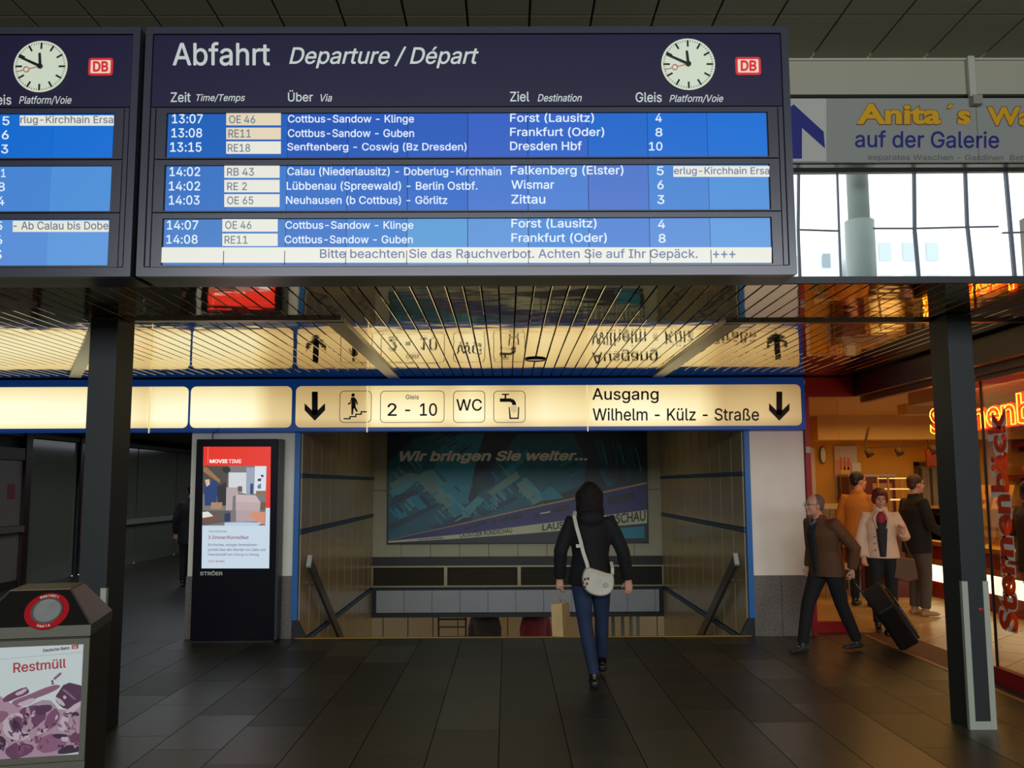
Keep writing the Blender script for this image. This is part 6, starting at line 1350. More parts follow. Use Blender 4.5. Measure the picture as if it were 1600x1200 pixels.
# shop shell
sb = sroot('wall_bakery_back', (6, 15, 0))
MB().box((3.37, 15.0, 0), (9.3, 15.2, 2.86)).build('plaster', yw, sb)
struct('wall_bakery_left', MB().box((3.40, 10.65, 0), (3.46, 15.0, 2.75)), yw)
struct('wall_bakery_right', MB().box((8.6, 5.4, 0), (8.7, 15.0, 2.75)), yw)
ceb = sroot('ceiling_bakery', (6, 11, 2.75))
MB().box((SX + 0.02, 5.42, 2.74), (9.3, WY, 2.80)).box((3.40, WY + .36, 2.74), (9.3, 15.0, 2.80)).box((3.38, WY, 2.74), (9.3, WY + .4, 2.80)).build('board', shopc, ceb)
MB().box((4.9, 14.3, 2.36), (9.3, 15.0, 2.74)).build('bulkhead', shopc, ceb)
MB().box((5.4, 12.2, 2.60), (9.3, 12.5, 2.74)).build('soffit_beam', shopc, ceb)
MB().box((4.62, 5.6, 2.56), (4.98, 10.4, 2.72)).build('soffit_beam', shopc, ceb)
fa = sroot('wall_bakery_fascia', (SX, 8, 2.6))
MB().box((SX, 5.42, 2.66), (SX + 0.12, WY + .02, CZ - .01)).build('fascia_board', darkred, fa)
MB().box((3.40, WY - .02, 2.66), (SX, WY + .1, CZ - .01)).build('fascia_board', redm, fa)
MB().box((SX + .12, 5.42, 2.60), (SX + 0.2, 10.4, 2.66)).build('light_rail', M('shop_rail', (110, 60, 40), 0.4), fa)
# red corner post, low red kick panel with glass, red-framed front glazing
MB_ = MB
cpn = thing('shop_post', 'slim bright red corner post where the pale wall meets the bakery', 'post', (3.40, WY, 0))
MB().box((3.372, WY - .03, 0), (3.43, WY + .04, 2.66)).build('post', redm, cpn)
MB().box((3.375, WY - .035, 2.02), (3.427, WY - .03, 2.09)).build('pale_tag', strip, cpn)
gl = glass('shop_glass', (252, 250, 246), 0.10)
sd = thing('side_window', 'fixed narrow window with a low red kick board beside the red corner post', 'glass panel', (3.64, 10.52, 0))
MB().box((3.43, 10.50, 0), (3.85, 10.56, 0.12)).build('kick_board', redm, sd)
MB().box((3.44, 10.52, 0.12), (3.85, 10.53, 2.66)).build('pane', gl, sd)
GX = 4.15
gf = thing('shop_window', 'bakery shop window with red base and orange lettering running upwards on the glass', 'shop window', (GX, 6.6, 0))
MB().box((GX - .03, 5.5, 0), (GX + .04, 7.92, 0.13)).build('base_rail', redm, gf)
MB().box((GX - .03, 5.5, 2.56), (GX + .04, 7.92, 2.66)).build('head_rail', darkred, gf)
MB().box((GX, 5.5, 0.13), (GX + .01, 7.9, 2.56)).build('pane', gl, gf)
MB().box((GX - .006, 7.9, 0.13), (GX + .016, 7.91, 2.56)).build('edge_profile', M('edge_profile', (60, 50, 44), 0.4), gf)
def film(name, c):                           # translucent self-adhesive film
    m = M(name, c, 0.5); nt = m.node_tree; t = nt.nodes.new('ShaderNodeBsdfTranslucent'); t.inputs[0].default_value = (*lin(c), 1)
    mx = nt.nodes.new('ShaderNodeMixShader'); mx.inputs[0].default_value = .5
    nt.links.new(nt.nodes['Principled BSDF'].outputs[0], mx.inputs[1]); nt.links.new(t.outputs[0], mx.inputs[2]); nt.links.new(mx.outputs[0], nt.nodes['Material Output'].inputs[0])
    return m


# window lettering, reading upwards
def XQ(Y, z, l=0.0): return Vector((GX - 0.004 - l, Y, z))
zl0, zl1 = at_x(1573, 984, GX).z, at_x(1560, 640, GX).z
Yb, Yt = at_x(1590, 900, GX).y + 0.02, at_x(1552, 800, GX).y
vl_o, vl_f = M('window_letter_edge', (240, 236, 228), 0.5), film('window_letter_red', (240, 84, 30))
uv, fs_ = text_mesh('Sternenbäck', .02, 0)
quad_text('Sternenbäck', XQ(Yb - .012, zl0 - .012), XQ(Yb - .012, zl1 + .012), XQ(Yt + .012, zl0 - .012), XQ(Yt + .012, zl1 + .012), vl_o, gf, .10)
quad_text('Sternenbäck', XQ(Yb, zl0, .003), XQ(Yb, zl1, .003), XQ(Yt, zl0, .003), XQ(Yt, zl1, .003), vl_f, gf, .035)
# neon sign
NX = 4.36
nz0 = 2.17; nY0, nY1 = at_x(1453, 660, NX).y, 6.75
c = bpy.data.curves.new('neon_tubes', 'FONT'); c.body = 'Sternenbäck'; c.fill_mode = 'NONE'; c.bevel_depth = 0.013; c.bevel_resolution = 1; c.resolution_u = 3; c.offset = .02
o = bpy.data.objects.new('neon_tubes', c); COL.objects.link(o)
me = bpy.data.meshes.new_from_object(o.evaluated_get(bpy.context.evaluated_depsgraph_get()))
bpy.data.objects.remove(o)
vs = [v.co.copy() for v in me.vertices]; x0 = min(v.x for v in vs); x1 = max(v.x for v in vs); y0 = min(v.y for v in vs); y1 = max(v.y for v in vs)
sy = 0.27 / (y1 - y0)
for v in me.vertices:
    u = (v.co.x - x0) / (x1 - x0); t = (v.co.y - y0); zz = v.co.z
    v.co = Vector((NX - zz * sy, nY0 + (nY1 - nY0) * u, nz0 + t * sy))
ns_ = thing('neon_sign', 'glowing yellow neon lettering Sternenbäck on a red backing inside the bakery front', 'neon sign', (NX, (nY0 + nY1) / 2, nz0))
me.materials.clear(); me.materials.append(M('neon_yellow', (255, 190, 60), 0.4, emit=5.0, ec=(255, 176, 44)))
for p in me.polygons: p.use_smooth = True
mesh_obj('neon_tubes', me, ns_)
quad_text('Sternenbäck', (NX + .03, nY0 + .01, nz0 - .012), (NX + .03, nY1 - .01, nz0 - .012), (NX + .03, nY0 + .01, nz0 + .282), (NX + .03, nY1 - .01, nz0 + .282), M('neon_red_back', (200, 20, 10), 0.4, emit=3.0, ec=(255, 26, 6)), ns_, .09)
for y in (nY0 - .15, nY1 + .2): MB().box((NX + .02, y - .01, nz0 + .2), (NX + .04, y + .01, 2.74)).build('hanger', darkred, ns_)
MB().box((NX + .03, nY1, nz0 + .12), (NX + .045, nY0, nz0 + .15)).build('carrier_bar', darkred, ns_)
brown_ = M('hanger_brown', (70, 50, 34), 0.5)
# wall things
def wallthing(nm, lab, cat, x0, x1, y0, y1, m, Y=14.98, th_=0.03, fm=None):
    a, b = at_y(x0, (y0 + y1) / 2, Y), at_y(x1, (y0 + y1) / 2, Y); za, zb_ = at_y((x0 + x1) / 2, y1, Y).z, at_y((x0 + x1) / 2, y0, Y).z
    t = thing(nm, lab, cat, ((a.x + b.x) / 2, Y, za))
    MB().box((a.x, Y - th_, za), (b.x, Y, zb_)).build('panel', m, t)
    return t, YP(Y - th_)
pw_ = M('poster_pale', (196, 190, 190), 0.5, var=.1, vs=3)
p1, pp_ = wallthing('poster', 'large pale poster with a candle-like pink motif on the yellow bakery wall', 'poster', 1304, 1339, 697, 777, pw_)
MB().poly([pp_.at(x, y, .002) for x, y in ((1304, 745), (1330, 745), (1330, 722), (1304, 718))]).build('printed_shape', M('poster_pink', (206, 150, 120), 0.5), p1)
for x in (1312, 1318, 1324): MB().poly([pp_.at(a, b, .004) for a, b in ((x, 734), (x + 3, 734), (x + 3, 712 + (x % 5)), (x, 714))]).build('printed_shape', M('poster_rose', (214, 90, 90), 0.5), p1)
MB().poly([pp_.at(x, y, .004) for x, y in ((1314, 742), (1328, 742), (1328, 730), (1314, 730))]).build('printed_shape', M('poster_yellow', (236, 180, 60), 0.5), p1)
MB().poly([pp_.at(x, y, .002) for x, y in ((1306, 777), (1322, 777), (1322, 748), (1306, 748))]).build('printed_shape', M('poster_lilac', (176, 160, 176), 0.5), p1)
wallthing('notice', 'small white sheet overlapping the right edge of the pale poster', 'notice', 1331, 1345, 723, 744, M('paper_white', (216, 214, 212), 0.5), 14.94, .01)
wallthing('poster', 'tall pale poster cut off by the red corner post', 'poster', 1255, 1273, 700, 776, M('poster_pale_b', (214, 200, 190), 0.5))
ck = at_y(1285.5, 711, 14.96)
wc = thing('wall_clock', 'small oval pale clock on the yellow wall left of the poster', 'clock', (ck.x, ck.y, ck.z - .15))
MB().prism([(ck.x + .055 * cos(t * pi / 12), 14.94, ck.z + .145 * sin(t * pi / 12)) for t in range(24)], (0, .04, 0)).build('case', M('clock_case', (60, 80, 70), 0.3), wc)
MB().prism([(ck.x + .042 * cos(t * pi / 12), 14.93, ck.z + .125 * sin(t * pi / 12)) for t in range(24)], (0, .012, 0)).build('face', M('wall_clock_face', (226, 226, 210), 0.3), wc)
mnb, _ = wallthing('menu_board', 'red menu board with dark pictures hanging at the back of the bakery', 'menu board', 1446, 1480, 702, 728, M('menu_red', (150, 60, 30), 0.5, var=.3, vs=6), 14.38, .05)
for x in (1450, 1476): q = at_y(x, 704, 14.36); MB().box((q.x - .008, 14.35, q.z), (q.x + .008, 14.366, 2.37)).build('hanger', brown_, mnb)
# maroon cabinet, pastry rack, chair back, doorway at the far wall
a = at_y(1326, 745, 14.4); b2 = at_y(1398, 745, 14.4)
cbn = thing('cabinet', 'tall maroon cabinet behind the man in the ochre jacket', 'cabinet', ((a.x + b2.x) / 2, 14.6, 0))
zt2 = at_y(1360, 745, 14.4).z
MB().box((a.x, 14.4, 0), (b2.x, 14.9, zt2)).build('body', M('cabinet_maroon', (84, 20, 22), 0.4), cbn)
MB().box((a.x - .01, 14.39, zt2), (b2.x + .01, 14.9, zt2 + .04)).build('top', M('cabinet_top', (150, 140, 150), 0.4), cbn)
MB().box(((a.x + b2.x) / 2, 14.38, 0.9), (b2.x - .06, 14.4, zt2 - .1)).build('notice_panel', M('cabinet_panel', (150, 110, 70), 0.5), cbn)
a = at_y(1388, 760, 13.6); b2 = at_y(1426, 760, 13.6)
rk = thing('pastry_rack', 'glazed pastry rack with lit shelves beside the dark-coated man', 'rack', ((a.x + b2.x) / 2, 13.8, 0))
brm = M('rack_brass', (190, 150, 80), 0.3, metal=.7)
for x in (a.x, b2.x):
    for y in (13.6, 13.98): MB().box((x - .012, y - .012, 0), (x + .012, y + .012, 1.78)).build('post', brm, rk)
for z in (1.2, 1.42, 1.58, 1.74): MB().box((a.x, 13.6, z), (b2.x, 13.99, z + .015)).build('shelf', M('lit_shelf', (240, 200, 120), 0.3, emit=.8, ec=(255, 214, 130)), rk)
MB().box((a.x, 13.62, 0.0), (b2.x, 13.98, 1.15)).build('base', M('cabinet_maroon', (84, 20, 22), 0.4), rk)
a = at_y(1312, 800, 13.5)
wch = thing('chair', 'chair with a pale slatted back at the left end of the bakery', 'chair', (a.x, 13.6, 0))
for i in range(6): MB().box((a.x - .24 + i * .09, 13.5, 0.75), (a.x - .19 + i * .09, 13.53, 1.3)).build('slat', M('chair_slat', (120, 124, 130), 0.4), wch)
MB().box((a.x - .26, 13.49, 1.3), (a.x + .28, 13.54, 1.38)).build('top_rail', M('chair_cream', (196, 180, 150), 0.5), wch)
MB().box((a.x - .25, 13.5, 0.42), (a.x + .27, 13.95, 0.48)).build('seat', M('chair_cream', (196, 180, 150), 0.5), wch)
for x in (a.x - .23, a.x + .25):
    for y in (13.52, 13.92): MB().box((x - .015, y - .015, 0), (x + .015, y + .015, .42 if y > 13.6 else .8)).build('leg', M('chair_slat', (120, 124, 130), 0.4), wch)
a, b2 = at_y(1428, 722, 14.97), at_y(1500, 722, 14.97)
dw = sroot('door_3', (a.x, 15, 0), 'brown-framed opening in the far bakery wall')
MB().box((a.x, 14.93, 0), (a.x + .06, 14.99, a.z)).box((b2.x - .06, 14.93, 0), (b2.x, 14.99, a.z)).box((a.x, 14.93, a.z - .06), (b2.x, 14.99, a.z)).build('door_frame', M('brown_frame', (84, 58, 30), 0.5), dw)
MB().box((a.x + .06, 14.97, 0), (b2.x - .06, 14.985, a.z - .06)).build('door_leaf', M('steel_back', (140, 132, 106), 0.3, var=.25, vs=3, vscale=(3, 1, .6)), dw)
for x in (1440, 1456, 1468):
    q = at_y(x, 760, 14.95); MB().box((q.x - .02, 14.95, 0.9), (q.x + .02, 14.97, a.z - .1)).build('pipe', M('dark_pipe', (70, 60, 44), 0.4), dw)
tr = thing('spotlight_track', 'ceiling track with small dark spotlights at the back of the bakery', 'light', (6.1, 13.7, 2.2))
q0, q1 = at_y(1348, 700, 13.7), at_y(1490, 694, 13.7)
MB().bar(q0, q1, .02, .02).build('track', M('track_dark', (70, 46, 26), 0.5), tr)
for x, y in ((1354, 702), (1401, 700), (1455, 697)):
    q = at_y(x, y, 13.7)
    h_ = MB(); h_.tube([q, q + Vector((0.05, -0.03, -.11))], [.045, .06], 8); h_.build('lamp_head', M('track_dark', (70, 46, 26), 0.5), tr)
q = at_y(1357, 668, 13.7); MB().bar(q, at_y(1351, 696, 13.7), .03, .03).build('hanger_rod', M('track_dark', (70, 46, 26), 0.5), tr)
MB().bar(at_y(1480, 600, 13.7), at_y(1480, 696, 13.7), .02, .02).build('hanger_rod', M('track_dark', (70, 46, 26), 0.5), tr)
# counter
CXF = 6.3
ct = thing('display_counter', 'long red bakery counter with glazed lit pastry display and a white glowing band', 'counter', (CXF + .4, 12, 0))
cr_ = M('counter_red', (132, 26, 14), 0.35); wood = M('counter_wood', (150, 96, 48), 0.4)
MB().box((CXF + .03, 8.0, 0), (CXF + .8, 14.2, 0.24)).build('plinth', cr_, ct)
MB().box((CXF, 8.0, 0.24), (CXF + .02, 14.2, 0.48)).build('light_band', M('band_glow', (255, 246, 214), 0.4, emit=2.2, ec=(255, 240, 190)), ct)
MB().box((CXF + .02, 8.0, 0.24), (CXF + .8, 14.2, 0.78)).build('body', cr_, ct)
MB().box((CXF - .02, 8.0, 0.48), (CXF + .02, 14.2, 0.56)).box((CXF - .03, 8.0, 0.76), (CXF + .8, 14.2, 0.82)).build('trim_rail', wood, ct)
MB().box((CXF, 8.0, 0.82), (CXF + .75, 14.2, 0.84)).build('display_tray', M('tray_lit', (236, 170, 70), 0.4, emit=.35, ec=(255, 190, 70)), ct)
gc = thing('glass_case', 'long glass case with a pale top standing on the red bakery counter', 'display case', (CXF + .3, 12, .84))
MB().box((CXF - .005, 8.0, 0.84), (CXF + .003, 14.2, 1.3)).build('front_glass', gl, gc)
MB().box((CXF + .05, 8.0, 1.05), (CXF + .5, 14.2, 1.06)).build('glass_shelf', M('mid_shelf', (200, 150, 70), 0.2), gc)
MB().box((CXF - .02, 8.0, 1.30), (CXF + .5, 14.2, 1.33)).build('counter_top', M('counter_top', (196, 160, 100), 0.25, metal=.3), gc)
crust = [M('crust_a', (196, 120, 44), 0.6, var=.2, vs=20), M('crust_b', (226, 168, 80), 0.6, var=.2, vs=20)]
pr = None
for i in range(34):
    y = 9.2 + (i // 2) * 0.29 + R_.uniform(-.03, .03); x = CXF + .13 + (i % 2) * .26
    if pr is None:
        me = MB().ell((0, 0, .048), (.07, .10, .045), 10, 6).mesh('bread_roll', crust[0])
        pr = link(bpy.data.objects.new('bread_roll', me)); o = pr
        tag(pr, 'golden bread roll lying in the lit display of the bakery counter', 'bread roll', 'bread rolls in the display counter')
    else: o = cp(pr, None, None, R_.choice(crust))
    o.location = (x, y, .84); o.rotation_euler = (0, 0, R_.uniform(0, 3))
for i in range(3):
    y = 11.9 + i * .52
    t = thing('price_card', ('nearest', 'middle', 'farthest')[i] + ' of three sloping yellow picture cards on the counter top', 'card', (CXF + .15, y, 1.33))
    MB().obox((CXF + .16, y, 1.49), (.05, 0, .155), (0, .2, 0), (.006, 0, -.002)).build('card', M('card_yellow', (232, 180, 60), 0.5), t)
    for dy in (-.09, .09):
        for dz in (-.07, .06):
            MB().ell((CXF + .152 + dz * .32, y + dy, 1.49 + dz), (.012, .045, .04), 8, 5).build('printed_bun', crust[0], t)
# lit back shelves seen through the shop window
for z, nm in ((1.25, 'lowest'), (1.75, 'middle'), (2.25, 'topmost')):
    bs2 = thing('bread_shelf', nm + ' of the red wall shelves behind the bakery counter', 'shelf', (8.4, 12, z))
    MB().box((8.15, 9.5, z), (8.6, 14.9, z + .05)).build('shelf_board', redm, bs2)
    for y in (9.7, 11.4, 13.1, 14.7): MB().box((8.3, y, z - .08), (8.6, y + .03, z)).build('bracket', darkred, bs2)
lf = None
for z in (1.30, 1.80):
    for i in range(13):
        y = 9.8 + i * .39
        if lf is None:
            me = MB().ell((0, 0, .09), (.12, .15, .09), 12, 7).mesh('bread_loaf', crust[1]); lf = link(bpy.data.objects.new('bread_loaf', me)); o = lf
            tag(lf, 'golden loaf on the red shelves behind the counter', 'bread loaf', 'loaves on the red wall shelves')
        else: o = cp(lf, None)
        o.location = (8.33, y, z)
        tag(o, 'golden loaf on the %s red shelf behind the counter' % ('lowest' if z < 1.5 else 'middle'), 'bread loaf', 'loaves on the %s red shelf' % ('lowest' if z < 1.5 else 'middle'))

# ================================================================== PEOPLE
SKIN = M('skin', (196, 142, 116), 0.55)


def remesh(mb, name, mat, parent, voxel, X, smooth=4):
    me = mb.mesh(name, mat, fix=False)
    o = bpy.data.objects.new('tmp', me); COL.objects.link(o)
    m = o.modifiers.new('r', 'REMESH'); m.mode = 'VOXEL'; m.voxel_size = voxel; m.use_smooth_shade = True
    s = o.modifiers.new('s', 'SMOOTH'); s.iterations = smooth; s.factor = 0.5
    dg = bpy.context.evaluated_depsgraph_get(); dg.update()
    me2 = bpy.data.meshes.new_from_object(o.evaluated_get(dg))
    bpy.data.objects.remove(o); bpy.data.meshes.remove(me)
    me2.name = name
    if not me2.materials: me2.materials.append(mat)
    me2.transform(X)
    for p in me2.polygons: p.use_smooth = True
    return mesh_obj(name, me2, parent)


def hand(b, wrist, d, pd, side, k=1.0, curl=0.5):
    # palm + four unequal curled fingers + side thumb; d: along hand, pd: palm normal (fingers curl towards it)
    wrist, d, pd = Vector(wrist), Vector(d).normalized(), Vector(pd)
    pd = (pd - d * pd.dot(d)).normalized(); s = d.cross(pd) * side
    b.tube([wrist - d * .02, wrist + d * .02, wrist + d * .055, wrist + d * .088], [.026 * k, (.020 * k, .036 * k), (.019 * k, .042 * k), (.015 * k, .038 * k)], 10)
    for i, (off, ln) in enumerate(((-.030, .062), (-.010, .074), (.010, .069), (.030, .054))):
        p = wrist + d * .078 + s * off * k
        c1 = (d * cos(curl * .7) + pd * sin(curl * .7)); c2 = (d * cos(curl * 1.9) + pd * sin(curl * 1.9)); c3 = (d * cos(curl * 3.0) + pd * sin(curl * 3.0))
        q1 = p + c1 * ln * .45; q2 = q1 + c2 * ln * .33; q3 = q2 + c3 * ln * .25
        b.tube([p - d * .015, q1, q2, q3], [.0105 * k, .0098 * k, .009 * k, .0078 * k], 7)
    t0 = wrist + d * .022 - s * .026 * k
    t1 = t0 + (d * .6 - s * .75 + pd * .25).normalized() * .036; t2 = t1 + (d * .9 - s * .2 + pd * .45).normalized() * .032
    b.tube([t0, t1, t2], [.014 * k, .012 * k, .009 * k], 7)


BASE = dict(hip=(0, 0, .93), waist=(0, 0, 1.08), chest=(0, .005, 1.27), neck=(0, -.005, 1.44), head=(0, .03, 1.585),
            hipL=(-.09, 0, .90), hipR=(.09, 0, .90), kneeL=(-.10, .03, .49), kneeR=(.10, .03, .49), ankL=(-.10, 0, .09), ankR=(.10, 0, .09),
            shL=(-.165, -.01, 1.37), shR=(.165, -.01, 1.37), elL=(-.24, -.03, 1.10), elR=(.24, -.03, 1.10), wrL=(-.25, .06, .87), wrR=(.25, .06, .87))


def person(label, loc, deg, height, pose, coat, coatm, trm, shoem, hairm, hair='short', hem=.80, bulk=1.0, voxel=.009, group=None, female=False, shirt=None, skin=None, look=0.0, nod=0.0, collar=None, footdir={}, name='person'):
    skin = skin or SKIN
    J = {k: Vector(v) for k, v in BASE.items()}
    for k, v in pose.items():
        if hasattr(v, '__len__'): J[k] = Vector(v)
    t = thing(name, label, 'person', loc, group)
    sc = height / 1.71
    X = Matrix.Translation(Vector(loc)) @ Matrix.Rotation(radians(deg), 4, 'Z') @ Matrix.Scale(sc, 4)
    W = .94 if female else 1.0
    b = MB()
    b.tube([J['hip'] - Vector((0, 0, .08)), J['hip'], J['waist'], J['chest'], J['chest'].lerp(J['neck'], .6), J['neck'] + Vector((0, 0, .0))],
           [(.09, .13), (.105, .155 * W), (.09, .125 * W), (.11, .155 * W), (.085, .13 * W), (.055, .06)], 16)
    b.tube([J['neck'] - Vector((0, 0, .05)), J['neck'].lerp(J['head'], .5), J['head'] - Vector((0, 0.01, .03))], [.060, .053 * W, .056], 12)
    for s in 'LR':
        b.tube([J['sh' + s].lerp(J['chest'], .35), J['sh' + s], J['sh' + s].lerp(J['el' + s], .5), J['el' + s], J['el' + s].lerp(J['wr' + s], .35), J['wr' + s]], [.055, .054 * W, .044 * W, .038 * W, .038 * W, .024 * W], 10)
        b.tube([J['hip' + s] + Vector((0, 0, .02)), J['hip' + s].lerp(J['knee' + s], .35), J['knee' + s], J['knee' + s].lerp(J['ank' + s], .3), J['ank' + s] + Vector((0, 0, .02))], [.09, .082, .054, .056, .036], 12)
        fd = Vector(footdir.get(s, (0, 1, 0))).normalized()
        a = J['ank' + s]
        b.tube([a - fd * .04 - Vector((0, 0, .045)), a + fd * .05 - Vector((0, 0, .05)), a + fd * .13 - Vector((0, 0, .065))], [.03, .034, .022], 8)
        hd = pose.get('hd' + s); hd = Vector(hd) if hd else (J['wr' + s] - J['el' + s]) + Vector((0, 0, -.12))
        pdv = pose.get('pd' + s, (.6 if s == 'L' else -.6, .5, 0))
        hand(b, J['wr' + s], hd, pdv, 1 if s == 'L' else -1, .92 if female else 1.0, pose.get('curl', .55))
    RH = Matrix.Rotation(radians(look), 3, 'Z') @ Matrix.Rotation(radians(-nod), 3, 'X')
    H = J['head']
    hp = lambda x, y, z: H + RH @ Vector((x, y, z))
    b.ell(H + RH @ Vector((0, -.012, .025)), (.075, .095, .095), 18, 12, RH)
    b.ell(H + RH @ Vector((0, .012, -.035)), (.062, .078, .082), 16, 10, RH)
    b.ell(hp(0, .07, -.088), (.028, .022, .022), 10, 7, RH)
    b.tube([hp(0, .084, .022), hp(0, .104, -.018), hp(0, .088, -.028)], [.009, .0135, .012], 8)
    b.ell(hp(0, .086, -.056), (.024, .010, .010), 10, 6, RH)
    b.ell(hp(0, .078, .036), (.052, .014, .010), 10, 6, RH)
    for s in (-1, 1):
        b.ell(hp(s * .076, -.008, -.012), (.010, .018, .030), 8, 6, RH)
        b.ell(hp(s * .040, .066, -.03), (.022, .016, .020), 8, 6, RH)
    remesh(b, 'body', skin, t, min(voxel, .008), X, 2)
    tr = lambda v: X @ v
    for s in (-1, 1):
        MB().ell(tr(hp(s * .029, .0855, .012)), (.011 * sc, .008 * sc, .006 * sc), 8, 5).build('eye', M('eye_dark', (40, 30, 26), 0.3), t)
    MB().ell(tr(hp(0, .098, -.057)), (.020 * sc, .012 * sc, .0035 * sc), 8, 5).build('mouth', M('lips', (150, 80, 74), 0.5), t)
    # trousers
    b = MB()
    b.tube([J['hip'] - Vector((0, 0, .10)), J['hip'] - Vector((0, 0, .02)), J['waist'] - Vector((0, 0, .06))], [(.10, .135), (.125, .172 * W), (.105, .145 * W)], 16)
    for s in 'LR':
        q = J['knee' + s]; a = J['ank' + s]
        wd = coat.get('leg', 1.0)
        b.tube([J['hip' + s] + Vector((0, 0, .04)), J['hip' + s].lerp(q, .3), J['hip' + s].lerp(q, .7), q, q.lerp(a, .35), a + Vector((0, 0, .01))], [.100 * wd, .096 * wd, .080 * wd, .068 * wd, .066 * wd, .056 * wd * coat.get('cuff', 1)], 14)
    remesh(b, 'trousers', trm, t, max(voxel, .010), X, 3)
    for s in 'LR':
        a = J['ank' + s]; fd = Vector(footdir.get(s, (0, 1, 0))).normalized()
        b = MB()
        z0 = Vector((0, 0, -.055))
        b.tube([a - fd * .065 + z0, a - fd * .01 + z0 * .9, a + fd * .07 + z0, a + fd * .145 + z0 * 1.1, a + fd * .185 + z0 * 1.2], [(.030, .034), (.036, .040), (.032, .044), (.024, .042), (.013, .024)], 12)
        bh = coat.get('boot', .03)
        b.tube([a + Vector((0, 0, -.05)), a + Vector((0, 0, .0)), a.lerp(J['knee' + s], bh * 3) + Vector((0, 0, .01))], [.042, .044, .050 if bh > .05 else .04], 12)
        remesh(b, 'shoe', shoem, t, .009, X, 2)
    # coat or jacket
    b = MB()
    hz = Vector((0, 0, hem))
    B_ = bulk
    hemc = Vector((J['hip'].x, J['hip'].y, hem))
    b.tube([hemc, J['hip'].lerp(J['waist'], .2), J['waist'], J['chest'], J['chest'].lerp(J['neck'], .55), J['neck'] - Vector((0, 0, .0))],
           [(.150 * B_, .205 * B_ * W * coat.get('flare', 1)), (.145 * B_, .195 * B_ * W), (.128 * B_, .172 * B_ * W), (.145 * B_, .200 * B_ * W), (.115 * B_, .165 * W), (.070, .078)], 20)
    for s in 'LR':
        e = J['wr' + s]
        b.tube([J['sh' + s].lerp(J['chest'], .45), J['sh' + s] + Vector((0, 0, -.005)), J['sh' + s].lerp(J['el' + s], .5), J['el' + s], J['el' + s].lerp(e, .5), e.lerp(J['el' + s], .04)],
               [.082 * B_, .070 * B_, .066 * B_, .062 * B_, .057 * B_, .048 * B_], 12)
    co = coat.get('collar', .074)
    b.tube([J['neck'] - Vector((0, .0, .05)), J['neck'] + Vector((0, -.012, .035))], [(co, co * 1.1), (co * .92, co)], 14)
    for ex in coat.get('extra', []): b.ell(Vector(ex[0]), ex[1], 12, 8)
    remesh(b, coat.get('name', 'coat'), coatm, t, max(voxel, .010), X, 4)
    if shirt:
        shm, wdt = shirt[0], shirt[1]
        b = MB()
        a, c = J['chest'], hemc
        n_ = 7
        pts = []
        for i in range(n_):
            u = i / (n_ - 1); p = (J['neck'] - Vector((0, 0, .02))).lerp(a, min(1, u * 2)) if u < .5 else a.lerp(c + Vector((0, 0, .02)), (u - .5) * 2)
            ry = (.075 + (.150 * B_ - .075) * min(1, u * 2)) if u < .5 else .150 * B_ + (.152 - .150) * B_
            pts.append(p + Vector((0, ry - .012, 0)))
        b.tube(pts, [(.022, wdt * (.55 + .45 * sin(pi * min(1, .15 + i / n_)))) for i in range(n_)], 12)
        remesh(b, 'shirt_front', shm, t, .009, X, 3)
    # hair
    b = MB()
    if hair == 'long':
        b.ell(hp(0, -.025, .035), (.088, .104, .098), 16, 10, RH)
        b.tube([hp(0, -.06, .03), hp(0, -.075, -.05), hp(0, -.07, -.13) , hp(0, -.062, -.19), hp(.0, -.05, -.235)], [(.06, .088), (.058, .098), (.055, .108), (.045, .105), (.02, .06)], 16)
        for k in range(15):                   # loose wavy strands
            a = pi + (k - 7) * .21; rx, ry = .094, .088
            pts = []
            for i in range(9):
                u = i / 8; wv = .010 * sin(u * 9 + k * 1.7); f = 1 + .12 * sin(pi * u) - .25 * max(0, u - .7)
                pts.append(hp(sin(a) * (rx * f + wv) * (.55 + .45 * min(1, u * 4)), cos(a) * (ry * f + wv) * (.5 + .5 * min(1, u * 4)) - .012, .10 - u * (.34 + .03 * sin(k * 2.1))))
            b.tube(pts, [.012] + [.017] * 6 + [.012, .005], 7)
        for s in (-1, 1): b.tube([hp(s * .06, .01, .06), hp(s * .085, .0, -.02), hp(s * .092, -.02, -.11), hp(s * .08, -.03, -.19)], [.03, .03, .03, .018], 10)
    elif hair == 'bob':
        b.ell(hp(0, -.022, .042), (.092, .104, .094), 16, 10, RH)
        b.tube([hp(0, -.055, .03), hp(0, -.07, -.04), hp(0, -.06, -.09)], [(.05, .09), (.05, .095), (.03, .07)], 14)
        for s in (-1, 1): b.ell(hp(s * .074, -.005, -.01), (.024, .05, .062), 10, 7, RH)
        b.ell(hp(0, .06, .086), (.062, .034, .026), 10, 7, RH)
    elif hair == 'receding':
        b.ell(hp(0, -.036, .040), (.081, .090, .084), 16, 10, RH)
        b.ell(hp(0, -.062, -.01), (.070, .050, .060), 12, 8, RH)
        for s in (-1, 1): b.ell(hp(s * .070, -.02, .012), (.013, .038, .034), 8, 6, RH)
    elif hair == 'balding':
        b.tube([hp(-.074, .01, .01), hp(-.07, -.06, .0), hp(0, -.105, -.005), hp(.07, -.06, .0), hp(.074, .01, .01)], [.016, .026, .03, .026, .016], 8)
        b.ell(hp(0, -.03, .075), (.07, .082, .055), 14, 8, RH)
    else:
        b.ell(hp(0, -.024, .046), (.083, .098, .086), 16, 10, RH)
        b.ell(hp(0, -.058, -.005), (.070, .054, .062), 12, 8, RH)
        for s in (-1, 1): b.ell(hp(s * .068, -.01, .03), (.014, .04, .035), 8, 6, RH)
    remesh(b, 'hair', hairm, t, .009, X, 3)
    return t, X, J, hp


